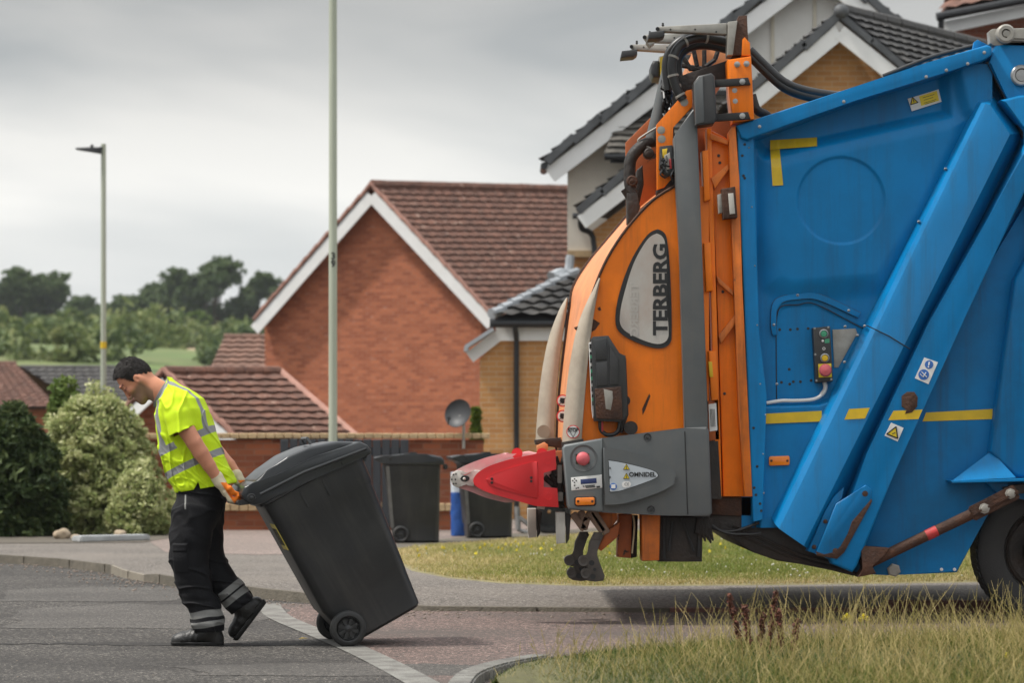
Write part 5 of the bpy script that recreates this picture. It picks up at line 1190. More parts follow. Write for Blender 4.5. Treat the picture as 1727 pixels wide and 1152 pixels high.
# raised arrow surround
arrow_o = curve2([(1017, 756), (1040, 757), (1080, 766), (1112, 779), (1132, 790), (1140, 802), (1138, 814), (1122, 826), (1086, 840), (1050, 850), (1020, 852)], 5)
plate('arrow_surround', arrow_o, -.205, -.15, M['grey'], .022, hs, 4)
arrow_i = curve2([(1026, 778), (1028, 776), (1060, 782), (1100, 793), (1110, 800), (1108, 806), (1090, 814), (1050, 828), (1030, 831), (1028, 828)], 4)
plate('arrow_recess', arrow_i, -.2065, -.17, M['ink'], 0, hs)
inn = [(x * .975 + 1062 * .025, y * .95 + 803 * .05) for x, y in arrow_i]
lab = plate('model_label', inn, -.2085, -.18, M['silver'], 0, hs)
flat_text('OMNIDEL', .0405, T(1083.5, 801, -.2105), (1, 0, .0), (0, 0, 1), (0, -1, 0), M['ink'], 'lettering', hs, bold=.0012, stretch=.98, label='black lettering on the silver arrow label')
for yy in (788, 803.5):
    sticker('warning_triangle', tri(1056.5, yy + 1, 6.2), -.2105, M['yellow'], hs)
    mb = MB(); q3 = tri(1056.5, yy + 1, 6.0)
    for i in range(3): mb.tube([T(*q3[i], -.2135), T(*q3[(i + 1) % 3], -.2135)], .0018, 4)
    mb.tube([T(1056.5, yy - 1, -.2135), T(1056.5, yy + 3, -.2135)], .003, 4)
    for kx in range(3): mb.prism(tp([(1033.5 + kx * 5, yy - 3), (1037 + kx * 5, yy - 3), (1037 + kx * 5, yy + 3), (1033.5 + kx * 5, yy + 3)], -.2135), TY - .195, TY - .192)
    mb.build('label_print', M['ink'], hs)
    flat_text('A' if yy < 795 else 'B', .022, T(1028.8, yy + 2, -.2105), (1, 0, 0), (0, 0, 1), (0, -1, 0), M['ink'], 'label_text', hs, bold=.0005)
disc('mandatory_symbol', 1034.5, 821, 6, -.2095, M['blue_print'], hs, 20); sticker('symbol_sheet', [(1031, 817.5), (1038, 817), (1038, 824), (1031, 824)], -.2125, M['white'], hs)
disc('mark_disc', 1054.5, 817.5, 5.5, -.2095, M['white'], hs, 20); disc('mark_disc', 1059, 817, 5, -.2100, M['white'], hs, 20)
flat_text('CE', .026, T(1057, 817.3, -.2120), (1, 0, 0), (0, 0, 1), (0, -1, 0), M['ink'], 'label_text', hs)
# emergency stop in its dish
mb = MB(); mb.lathe(T(984, 773, -.178), (0, -1, 0), [(.090, -.002), (.088, .004), (.078, .003), (.066, -.004), (.04, -.006), (.001, -.006)], 32); mb.build('button_dish', M['grey'], hs, 60)
plate('yellow_plate', [(970, 766), (994, 764), (995, 783), (971, 784)], -.178, -.165, M['yellow_tape'], .002, hs)
mb = MB(); mb.lathe(T(983, 774, -.17), (0, -1, 0), [(.024, 0), (.024, .02), (.043, .024), (.044, .040), (.036, .054), (.016, .061), (.001, .062)], 26); mb.build('stop_button', M['mushroom'], hs, 50)
# keypad display
kp = plate('keypad', [(963, 806), (1015, 801), (1016, 823), (964, 828)], -.183, -.17, M['white'], .003, hs)
plate('display', [(979, 809), (1006, 806.5), (1006.5, 815), (979.5, 817)], -.186, -.18, M['lcd'], .001, hs)
mb = MB()
for (x, y) in ((966, 811), (969, 814), (972, 811), (969, 808), (969, 819), (972, 824), (975, 823)): mb.ball(T(x, y, -.184), .005, n=8, sq=(1, .4, 1))
for yy, xa, xb in ((820, 986, 1003), (822.5, 988, 1004)): mb.tube([T(xa, yy, -.184), T(xb, yy - 1.2, -.184)], .004, 5)
mb.tube([T(983, 819, -.184), T(985, 822, -.184)], .003, 5); mb.tube([T(1006, 821.5, -.184), T(1012, 821, -.184)], .006, 5)
mb.build('keypad_print', M['ink'], hs)
plate('lamp_recess', [(968, 840), (972, 838), (1003, 837), (1006, 840), (1006, 851), (1003, 854), (972, 855), (969, 852)], -.181, -.17, M['ink'], .004, hs)
marker(971, 840, 1003, 852, -.178, hs)
for (x, y) in ((1092, 738), (1098, 860)): mb = MB(); mb.lathe(T(x, y, -.16), (0, -1, 0), [(.028, -.004), (.026, .004), (.020, .003), (.014, -.002), (.012, .006), (.001, .007)], 18); mb.build('housing_bolt', M['black2'], hs)
# electronics box hanging on the plate
eb = plate('junction_box', [(997, 572), (1000, 568), (1026, 566), (1044, 596), (1055, 600), (1058, 700), (1048, 712), (1002, 710)], -.10, .02, M['black2'], .003, lift)
for p_ in ([(1003, 574), (1023, 570), (1024, 606), (1004, 608)], [(1005, 612), (1024, 610), (1025, 650), (1006, 652)], [(1028, 584), (1042, 604), (1043, 648), (1029, 650)]): plate('box_lid', p_, -.112, -.095, M['black2'], .003, eb)
plate('box_flange', [(1047, 602), (1056, 604), (1060, 700), (1052, 706)], -.06, .0, M['black'], .003, eb)
plate('rust_cover', [(1003, 656), (1048, 652), (1050, 708), (1006, 706)], -.12, -.08, M['rust'], .005, lift)
plate('pale_plate', [(1018, 656), (1033, 660), (1034, 672), (1030, 692), (1022, 690)], -.124, -.11, M['arm_grey'], .003, lift)
plate('indicator_strip', [(993, 578), (999, 576), (1004, 690), (1000, 706), (998, 690)], -.07, .0, M['white'], .002, lift)
mb = MB()
for i in range(9): mb.box(T(997 + i * .6, 584 + i * 12, -.075), (.024, .012, .020 if i % 2 else .03), m=0)
mb.build('terminals', M['ink'], lift)
mb = MB()
for i in (1, 3, 4, 7): mb.box(T(997 + i * .6, 590 + i * 12, -.076), (.020, .012, .022))
mb.build('green_terminals', M['green_btn'], lift)
mb = MB(); mb.cyl(T(1064, 722, -.08), T(1064, 722, .02), .045, 16); mb.cyl(T(1054, 676, -.08), T(1054, 676, .02), .035, 14); mb.prism(tp([(1046, 655), (1058, 650), (1060, 700), (1050, 730), (1046, 730)], -.05), TY - .05, TY + .02, .01); mb.build('switch_cluster', M['grime'], lift)
tubep('black_cable', [(1012, 710, -.05), (1014, 726, -.05), (1026, 734, -.05), (1042, 728, -.05), (1046, 706, -.05)], .014, M['hose'], lift)
tubep('red_cable', [(1016, 708, -.07), (1016, 728, -.06)], .007, M['red_worn'], lift)

# ---------------- red bumper nose
nose = plate('bumper_cover', curve2([(798, 812), (800, 805), (808, 796), (826, 786), (860, 775), (898, 767), (902, 766)], 4) + [(905, 765), (937, 758), (938, 792), (917, 798), (917, 822), (940, 824), (942, 856), (904, 854)] + curve2([(900, 853), (860, 842), (826, 832), (808, 824), (800, 818)], 4), -.12, -.02, M['red'], .014, TR, 3)
rin = curve2([(820, 810), (822, 806), (836, 798), (870, 787), (900, 779), (907, 780)], 4) + [(908, 800), (908, 838)] + curve2([(905, 841), (870, 832), (836, 822), (824, 816)], 4)
plate('cover_rib', [(x, y) for x, y in rin], -.1295, -.10, mat('red_plastic_inner', (.56, .017, .02), .42, var=.05, dirt=(.45, .03, .03), dscale=5, damt=.4), .006, nose, 2)
for (x, y) in ((923, 778), (925, 838)):
    mb = MB(); mb.lathe(T(x, y, -.12), (0, -1, 0), [(.024, 0), (.024, .003), (.020, .003), (.020, 0)], 24); mb.build('moulded_ring', M['red'], nose)
bolts('cover_screws', [(829.5, 808), (829.5, 814.5), (896, 806), (896, 812)], -.13, .0075, M['ink'], nose, .003)
# pale arm with the nose tip behind the cover
na = plate('bumper_arm', curve2([(760, 812), (761, 802), (768, 794), (792, 782), (820, 772), (852, 764)], 4) + [(856, 766), (860, 766), (892, 761), (930, 770), (930, 840), (858, 848)] + curve2([(852, 848), (820, 840), (792, 829), (770, 822), (762, 817)], 4), .0, .10, M['pink'], .010, TR, 2)
np_ = plate('nose_plate', curve2([(759, 811), (761, 802), (768, 795), (776, 794), (782, 797), (790, 797), (802, 793), (812, 796), (806, 806), (798, 812), (800, 822), (790, 818), (780, 818), (774, 823), (766, 820), (759, 811)], 3)[:-1], -.03, .02, M['steel'], .005, na)
mb = MB(); mb.prism(tp(curve2([(776, 808), (780, 803), (788, 803), (792, 807), (788, 812), (780, 812), (776, 808)], 3)[:-1], -.034), TY - .034, TY - .028); mb.build('nose_slot', M['ink'], na)
mb = MB(); mb.ball(T(783, 808, -.032), .011, n=12); mb.build('nose_pin', M['steel'], na)
bolts('nose_holes', [(765, 801), (769, 800), (762, 809), (768, 809), (765, 816), (769, 816)], -.03, .0045, M['ink'], na, .002)
plate('arm_cutout', curve2([(777, 798), (784, 801), (794, 796), (790, 799), (784, 802)], 3), -.033, .0, M['red_print'], 0, na)
for (x, y) in ((872, 763), (914, 763)):
    mb = MB(); mb.cyl(T(x, y + 2, .0), T(x, y + 2, .10), .036, 20); mb.build('red_roller', M['red'], TR)
mb = MB()
for (x0, y0, x1, y1, r) in ((944, 786, 946, 850, .022), (938, 770, 944, 790, .012), (940, 800, 948, 812, .02), (928, 800, 940, 820, .014), (936, 840, 950, 856, .016), (950, 770, 942, 800, .010), (952, 830, 944, 858, .010), (918, 804, 932, 818, .02)): mb.tube([T(x0, y0, .0), T(x1, y1, .01)], r, 7)
mb.box(T(946, 806, .03), (.06, .08, .1), bev=.01); mb.box(T(930, 810, .06), (.10, .1, .16), bev=.01); mb.build('hinge_mechanism', M['grime'], TR)
mb = MB(); mb.box(T(944, 800, -.02), (.03, .03, .12), bev=.004); mb.box(T(945, 838, -.02), (.035, .03, .06), bev=.004); mb.build('hinge_blocks', M['arm_grey'], TR)
plate('orange_lug', [(905, 752), (918, 746), (924, 750), (924, 760), (906, 764)], .3, .5, M['orange_pale'], .005)
plate('flap_clamp', [(902, 742), (946, 738), (948, 756), (904, 750)], .45, 1.1, M['grime'], .006); plate('flap_clamp', [(947, 746), (984, 740), (984, 748), (948, 755)], -.06, .02, M['grime'], .004)
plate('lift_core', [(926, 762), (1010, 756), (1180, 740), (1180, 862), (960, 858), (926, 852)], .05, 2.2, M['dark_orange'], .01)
# pale hanging fingers
for (x0, x1, yt, yb, v) in ((889, 904, 858, 908, .25), (937, 953, 864, 918, -.06)):
    fg = plate('lift_finger', [(x0, yt), (x1, yt), (x1 + 1, yb - 2), (x0 + 2, yb), (x0 + 1, yb - 10)], v, v + .10, M['steel'], .006)
    plate('finger_back', [(x1 + 1, yt), (x1 + 10, yt + 6), (x1 + 7, yb - 8), (x1 + 2, yb)], v + .02, v + .10, M['grime'], .005, fg)
plate('pale_tab', [(906, 852), (920, 854), (918, 860), (906, 858)], -.02, .04, M['steel'], .003)
# links and comb teeth below the housing
mb = MB()
for (p, q) in (((966, 866), (986, 894)), ((978, 862), (988, 880)), ((992, 862), (1018, 898)), ((1000, 862), (1024, 900)), ((990, 872), (984, 894))): mb.beam(T(*p, .02), T(*q, .02), .05, .045, bev=.006, up=(0, 1, 0))
mb.build('link_bars', mat('tan_dusty_steel', (.26, .17, .12), .7, var=.25, vscale=9, dirt=(.12, .08, .06), dscale=8, damt=.7), TR)
plate('orange_bracket', [(1010, 862), (1040, 866), (1042, 876), (1024, 900), (1010, 890)], .06, .16, M['orange_worn'], .006)
plate('dark_bracket', [(1022, 898), (1046, 880), (1042, 906), (1014, 930), (1008, 926)], .02, .18, M['dark_orange'], .006)
M['tooth'] = mat('worn_rubber', (.060, .052, .045), .65, var=.25, vscale=14, dirt=(.11, .092, .078), dscale=8, damt=.7)
for dx, dy, v in ((-24, -1, .14), (0, 0, -.02)):
    ct = plate('comb_tooth', [(x + dx, y + dy) for x, y in [(1002, 900), (1016, 900), (1018, 904), (1012, 912), (1006, 930), (1006, 938), (1010, 945), (1020, 972), (1018, 980), (1004, 982), (990, 980), (983, 976), (981, 966), (986, 958), (992, 960), (996, 956), (990, 957), (980, 955), (976, 948), (979, 940), (990, 937), (992, 930), (994, 916)]], v, v + .11, M['tooth'], .010)
    mb = MB()
    for (x, y, r_) in ((984, 947, .033), (988, 968, .031)): mb.lathe(T(x + dx, y + dy, v), (0, 1, 0), [(r_ * .55, .02), (r_ * .6, -.005), (r_, -.008), (r_ * 1.02, .0), (r_ * 1.02, .11), (r_ * .5, .112)], 20)
    mb.build('tooth_hook', M['tooth'], ct, 40)
    mb = MB()
    for (x, y) in ((998, 950), (1003, 961), (1000, 973)): mb.cyl(T(x + dx, y + dy, v - .002), T(x + dx, y + dy, v + .02), .018 if y != 961 else .011, 14)
    mb.build('tooth_hollow', M['ink'], ct)
    plate('tooth_pad', [(x + dx, y + dy) for x, y in [(1002, 899), (1016, 899), (1012, 912), (998, 911)]], v - .004, v + .10, M['tooth'], .004, ct)
# hanging orange legs and dark box
plate('lift_leg', [(1043, 868), (1066, 868), (1064, 942), (1041, 940)], .15, .35, M['dark_orange'], .006)
plate('lift_leg', [(1066, 870), (1076, 870), (1074, 940), (1064, 942)], .25, .4, M['grime'], .004)
tubep('straw', [(1068, 870, .1), (1070, 890, .1), (1066, 934, .1)], .006, mat('pale_straw', (.5, .42, .26), .8), sm=3)
plate('lift_leg', [(1082, 868), (1114, 868), (1112, 946), (1083, 947)], .02, .3, M['orange_worn'], .012)
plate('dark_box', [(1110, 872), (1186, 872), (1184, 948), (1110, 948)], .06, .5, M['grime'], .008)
mb = MB()
for (p, q) in (((1120, 874), (1120, 944)), ((1150, 874), (1170, 930)), ((1180, 876), (1178, 940)), ((1135, 880), (1128, 930))): mb.tube([T(*p, .05), T(*q, .05)], .010, 6)
mb.build('box_ribs', M['black'], TR)
mb = MB()
for i in range(9):
    x = 1176 + random.random() * 26; mb.tube([T(x, 872 + random.random() * 8, .05), T(x + random.uniform(-5, 8), 890 + random.random() * 10, .04), T(x + random.uniform(-6, 8), 905 + random.random() * 12, .05)], [.018, .022, .006], 6)
mb.build('trailing_rag', M['grime'], TR)
tubep('brake_cable', [(1184, 880, .08), (1210, 894, .06), (1240, 896, .06), (1280, 882, .06)], .010, M['hose']); tubep('brake_cable', [(1180, 872, .08), (1220, 898, .05), (1260, 902, .05), (1284, 900, .05)], .010, M['hose'])
plate('dark_void', [(1197, 744), (1211, 744), (1217, 842), (1200, 842)], .012, .06, M['grime'], 0)  # dark plate painted in for the shade inside the frame gap
tubep('black_cable', [(1212, 740, .1), (1216, 780, .1), (1210, 820, .1)], .010, M['hose'])
# ================================================================ THE MAN
MY = 14.2; MK = MY / F                        # depth and metres per photo pixel
def MP(x, y, d): return Vector(((x - CX) * MK, MY + d * MK, H - (y - HY) * MK))
MAN = empty('person', MP(345, 1091, 0), 'person in a yellow hi-vis shirt and black work trousers pulling the tilted bin behind him', 'person')

def surfnet(f, o, h):
    """naive surface nets: zero level of the field f sampled from corner o with spacing h"""
    ins = f < 0; nx, ny, nz = f.shape
    c = np.zeros((nx - 1, ny - 1, nz - 1), np.int8)
    for i in (0, 1):
        for j in (0, 1):
            for k in (0, 1): c += ins[i:nx - 1 + i, j:ny - 1 + j, k:nz - 1 + k]
    act = (c > 0) & (c < 8); ids = -np.ones(c.shape, int); ids[act] = np.arange(act.sum()); I = np.argwhere(act)
    acc = np.zeros((len(I), 3)); cnt = np.zeros(len(I))
    cor = [(i, j, k) for i in (0, 1) for j in (0, 1) for k in (0, 1)]
    for a in range(8):
        for b in range(a + 1, 8):
            A, B = np.array(cor[a]), np.array(cor[b])
            if np.abs(A - B).sum() != 1: continue
            fa = f[tuple((I + A).T)]; fb = f[tuple((I + B).T)]; m = (fa < 0) != (fb < 0)
            t = np.where(m, fa / np.where(m, fa - fb, 1), 0)[:, None]
            acc += np.where(m[:, None], A + (B - A) * t, 0); cnt += m
    V = (I + acc / cnt[:, None]) * h + np.array(o)
    Q = []
    for ax in range(3):
        u, v = (ax + 1) % 3, (ax + 2) % 3
        s0 = [slice(None)] * 3; s1 = [slice(None)] * 3; s0[ax] = slice(0, -1); s1[ax] = slice(1, None)
        a, b = ins[tuple(s0)], ins[tuple(s1)]; E = np.argwhere(a != b)
        E = E[(E[:, u] > 0) & (E[:, v] > 0) & (E[:, u] < f.shape[u] - 1) & (E[:, v] < f.shape[v] - 1)]
        sg = a[tuple(E.T)]
        du = np.zeros(3, int); dv = np.zeros(3, int); du[u] = 1; dv[v] = 1
        q = np.stack([ids[tuple((E - du - dv).T)], ids[tuple((E - dv).T)], ids[tuple(E.T)], ids[tuple((E - du).T)]], 1)
        q[~sg] = q[~sg][:, ::-1]; Q.append(q)
    return V, np.concatenate(Q)
def smin(a, b, k):
    h_ = np.clip(.5 + .5 * (b - a) / k, 0, 1); return b + (a - b) * h_ - k * h_ * (1 - h_)
def smax(a, b, k): return -smin(-a, -b, k)
class Fld:
    """a field on a grid given in photo pixels (x, y, depth)"""
    def __init__(s, lo, hi, h):
        s.lo, s.h = lo, h; s.X, s.Y, s.D = np.meshgrid(*[np.arange(lo[i], hi[i] + h, h) for i in range(3)], indexing='ij'); s.f = np.full(s.X.shape, 1e3)
    def cap(s, a, b, ra, rb, sx=1.0):
        """tapered limb from a to b"""
        a, b = np.array(a, float), np.array(b, float); e = b - a; L2 = (e * e).sum()
        px, py, pd = s.X - a[0], s.Y - a[1], (s.D - a[2])
        t = np.clip((px * e[0] + py * e[1] + pd * e[2]) / L2, 0, 1)
        return np.sqrt((px - t * e[0]) ** 2 + (py - t * e[1]) ** 2 + ((pd - t * e[2]) / sx) ** 2) - (ra + (rb - ra) * t)
    def chain(s, pts, k=4):
        d = None
        for i in range(len(pts) - 1):
            q = s.cap(pts[i][:3], pts[i + 1][:3], pts[i][3], pts[i + 1][3]); d = q if d is None else smin(d, q, k)
        return d
    def ell(s, c, r, ax=None):
        """ellipsoid, optionally with in-plane axes ax=(ux, uy) for the first radius"""
        px, py, pd = s.X - c[0], s.Y - c[1], s.D - c[2]
        if ax is not None: px, py = px * ax[0] + py * ax[1], -px * ax[1] + py * ax[0]
        q = np.sqrt((px / r[0]) ** 2 + (py / r[1]) ** 2 + (pd / r[2]) ** 2); return (q - 1) * min(r)
    def tabl(s, tab, p=2.5):
        """stack of rounded cross sections: rows of y, front x, back x, half width"""
        t = np.array(tab, float); f_, b_, w_ = (np.interp(s.Y, t[:, 0], t[:, i]) for i in (1, 2, 3))
        cx, hx = (f_ + b_) / 2, np.maximum((b_ - f_) / 2, 3)
        q = (np.abs((s.X - cx) / hx) ** p + np.abs(s.D / w_) ** p) ** (1 / p); return np.maximum((q - 1) * np.minimum(hx, w_), t[0, 0] - s.Y)
    def add(s, d, k=0): s.f = np.minimum(s.f, d) if k == 0 else smin(s.f, d, k); return s
    def cut(s, d, k=.5): s.f = smax(s.f, -d, k); return s
    def mesh(s, name, m, parent, attrs=None, smooth=180, label=None, shade=True):
        V, Q = surfnet(s.f, s.lo, s.h)
        w_ = np.stack([(V[:, 0] - CX) * MK, MY + V[:, 2] * MK, H - (V[:, 1] - HY) * MK], 1)
        # mirrored once (photo y runs down), so flip the winding
        o = mesh(name, w_, Q[:, ::-1] if not FLIP else Q, m, parent, smooth=smooth, label=label)
        if attrs:
            for k, fn in attrs.items():
                at = o.data.attributes.new(k, 'FLOAT', 'POINT'); at.data.foreach_set('value', np.asarray(fn(V), np.float32))
        return o
FLIP = False
def vnoise(V, sc, seed=0):
    """cheap smooth noise from sines, for cloth folds"""
    r = np.random.default_rng(seed); out = 0
    for i in range(5):
        k = r.normal(size=3) * sc; out = out + np.sin(V[..., 0] * k[0] + V[..., 1] * k[1] + V[..., 2] * k[2] + r.uniform(0, 6.28))
    return out / 5

# ---- materials
def two_tone(name, c1, c2, attr, rough=.7, feather=.25, var=.08, vs=14, bump=.15, c3=None, attr2=None, bs=60, rough2=None):
    m, t, b, L = nodes(name); N = t.nodes.new
    at = N('ShaderNodeAttribute'); at.attribute_name = attr
    mr = N('ShaderNodeMapRange'); mr.inputs[1].default_value = -feather; mr.inputs[2].default_value = feather; L(at.outputs['Fac'], mr.inputs[0])
    tcn = N('ShaderNodeTexCoord'); nz = N('ShaderNodeTexNoise'); nz.inputs['Scale'].default_value = vs; nz.inputs['Detail'].default_value = 5; L(tcn.outputs['Object'], nz.inputs[0])
    x = N('ShaderNodeMix'); x.data_type = 'RGBA'; L(mr.outputs[0], x.inputs[0]); x.inputs[6].default_value = (*c1, 1); x.inputs[7].default_value = (*c2, 1); out = x.outputs[2]
    if attr2:
        a2 = N('ShaderNodeAttribute'); a2.attribute_name = attr2
        m2 = N('ShaderNodeMapRange'); m2.inputs[1].default_value = -feather; m2.inputs[2].default_value = feather; L(a2.outputs['Fac'], m2.inputs[0])
        y = N('ShaderNodeMix'); y.data_type = 'RGBA'; L(m2.outputs[0], y.inputs[0]); L(out, y.inputs[6]); y.inputs[7].default_value = (*c3, 1); out = y.outputs[2]
    hv = N('ShaderNodeMapRange'); hv.inputs[3].default_value = 1 - var; hv.inputs[4].default_value = 1 + var; L(nz.outputs['Fac'], hv.inputs[0])
    sc_ = N('ShaderNodeVectorMath'); sc_.operation = 'SCALE'; L(out, sc_.inputs[0]); L(hv.outputs[0], sc_.inputs['Scale']); L(sc_.outputs[0], b.inputs['Base Color'])
    b.inputs['Roughness'].default_value = rough; b.inputs['Specular IOR Level'].default_value = .3
    z = N('ShaderNodeTexNoise'); z.inputs['Scale'].default_value = bs; z.inputs['Detail'].default_value = 4; L(tcn.outputs['Object'], z.inputs[0])
    bp = N('ShaderNodeBump'); bp.inputs['Strength'].default_value = bump; bp.inputs['Distance'].default_value = .01; L(z.outputs['Fac'], bp.inputs['Height']); L(bp.outputs[0], b.inputs['Normal'])
    return m
M['skin'] = mat('sunburnt_skin', (.56, .25, .155), .5, var=.1, vscale=16, bump=.12, bscale=180, dirt=(.42, .13, .085), dscale=11, damt=.5)
M['skin'].node_tree.nodes['Principled BSDF'].inputs['Subsurface Weight'].default_value = .12
M['skin'].node_tree.nodes['Principled BSDF'].inputs['Subsurface Radius'].default_value = (.012, .005, .003)
M['stubble'] = two_tone('face_skin', (.58, .25, .15), (.28, .165, .11), 'stub', .5, 3.0, .12, 22, .12, (.20, .075, .055), 'dark', 180)
M['hair'] = mat('dark_hair', (.012, .0085, .0065), .55, spec=.35, var=.4, vscale=30, bump=.35, bscale=90, stretch=(1, 1, 4))
M['hivis'] = two_tone('hi_vis_polo', (.53, .73, .010), (.245, .25, .25), 'band', .75, .35, .04, 6, .08, bs=130)
M['trousers'] = two_tone('black_work_trousers', (.0055, .0055, .007), (.20, .20, .19), 'band', .8, .35, .25, 9, .25, bs=70)
M['boot'] = mat('black_leather_boot', (.006, .0058, .0055), .42, var=.3, vscale=14, bump=.2, bscale=90, dirt=(.035, .032, .028), dscale=9, damt=.6)
M['sole'] = mat('boot_sole', (.007, .007, .007), .7, var=.3, vscale=20, dirt=(.04, .037, .032), dscale=14, damt=.6)
M['glove'] = two_tone('work_glove', (.60, .52, .36), (.78, .185, .012), 'palm', .7, .8, .1, 30, .25, bs=200)
M['collar'] = mat('grey_collar', (.17, .175, .18), .8, var=.1, vscale=20)

# ---- shirt (torso and sleeves in one piece)
TORSO = [(638, 283, 290, 14), (643, 281, 296, 20), (650, 279, 306, 32), (660, 275, 324, 46), (672, 270, 340, 57), (690, 264.5, 350, 63), (710, 264, 357, 62), (726, 264.5, 363, 59), (745, 267, 370, 56), (767, 270.5, 377, 54), (799, 281, 390, 53), (815, 288, 396, 52), (834, 297, 402, 52), (850, 300, 405, 52)]
fl_ = Fld((244, 626, -100), (412, 842, 100), 1.15)
tor = fl_.tabl(TORSO, 2.4)
NSL = [(300, 686, -50, 21), (308, 704, -60, 21), (318, 740, -66, 23)]; FSL = [(302, 688, 52, 20), (314, 708, 60, 20), (330, 742, 66, 22)]
nsl = fl_.chain(NSL, 4); fsl = fl_.chain(FSL, 4)
nso, fso = nsl, fsl
# sleeve openings: cut across the arm
cutn = lambda F_: (F_.X - 313.5) * .44 + (F_.Y - 728.5) * .90
nsl = smax(nsl, cutn(fl_), .8); fsl = smax(fsl, cutn(fl_), .8)
P_ = np.stack([fl_.X, fl_.Y, fl_.D], -1)
fold = .8 * vnoise(P_ * np.array([1, 1, .6]), .085, 3) - 2.3 * np.exp(-(vnoise(P_ * np.array([1.2, .7, .6]), .075, 33) / .10) ** 2) - 1.2 * np.exp(-(vnoise(P_ * np.array([.8, 1.1, .6]), .13, 35) / .10) ** 2) * np.clip((fl_.Y - 740) / 40, 0, 1) * np.clip((fl_.Y - 690) / 50, .25, 1)
# long diagonal creases pulling from the shoulder to the hem, stronger low on the shirt
dg = fl_.X * .5 + fl_.Y * .87
fold = fold + .9 * np.sin((fl_.X * .80 - fl_.Y * .55) * .16 + 1.5 * vnoise(P_, .03, 9)) * np.clip((fl_.Y - 735) / 60, 0, 1)
fold = fold + .8 * np.sin((fl_.X * .38 + fl_.Y * .92) * .30 + 2.0 * vnoise(P_, .03, 5)) * np.clip((fl_.Y - 770) / 40, 0, 1) * np.clip((fl_.X - 268) / 25, 0, 1) * .8
f_ = smin(smin(tor, nsl, 5), fsl, 5)
f_ = f_ + fold
# hem with side vents
hem = fl_.Y - (832 - .17 * (fl_.X - 297)); f_ = smax(f_, hem, .6)
vent = np.abs(fl_.X - 341 + .15 * (fl_.Y - 812)) - np.clip((fl_.Y - 812) * .42, 0, 20)
f_ = np.where((fl_.Y > 811), smax(f_, -vent, .4), f_)
# hollow it out so that it is a garment, open at neck, sleeves and hem
neck_c = fl_.cap((290, 672, 0), (250, 652, 0), 20, 21)
th_ = 3.0 + 7 * np.clip((722 - fl_.Y) / 20, 0, 1)
f_ = smax(f_, -(tor + fold + th_), .4)
for q_ in (nso, fso): f_ = smax(f_, -np.maximum(q_ + fold + 3.0, np.maximum(cutn(fl_) - 2, -cutn(fl_) - 16)), .4)
f_ = smax(f_, -neck_c, .5)
fl_.f = f_
def band_attr(V):
    x, y, d = V[:, 0], V[:, 1], V[:, 2]
    g = Fld.__new__(Fld); g.X, g.Y, g.D = x, y, d
    a = y + .467 * (x - 270)
    wob = .8 * vnoise(V, .06, 2)
    b1 = 6.6 - np.abs(a - 766 + wob); b2 = 6.6 - np.abs(a - 809.5 + wob)
    cx = np.interp(y, [r[0] for r in TORSO], [(r[1] + r[2]) / 2 for r in TORSO])
    top = np.clip((y - 650) / 60, 0, 1)
    st1 = 6.2 - np.abs(np.abs(d) - (27 + 13 * top))
    st1 = np.where(a > 766, -5, st1)
    sl = np.minimum(np.abs(d) * 0 + 99, 99)
    t_ = g.tabl(TORSO, 2.4); s1 = g.chain(NSL, 4); s2 = g.chain(FSL, 4)
    on_sleeve = np.minimum(s1, s2) < t_ - 1.0
    allb = np.maximum(np.maximum(b1, b2), st1)
    return np.where(on_sleeve, -5, allb)
shirt = fl_.mesh('polo_shirt', M['hivis'], MAN, {'band': band_attr})

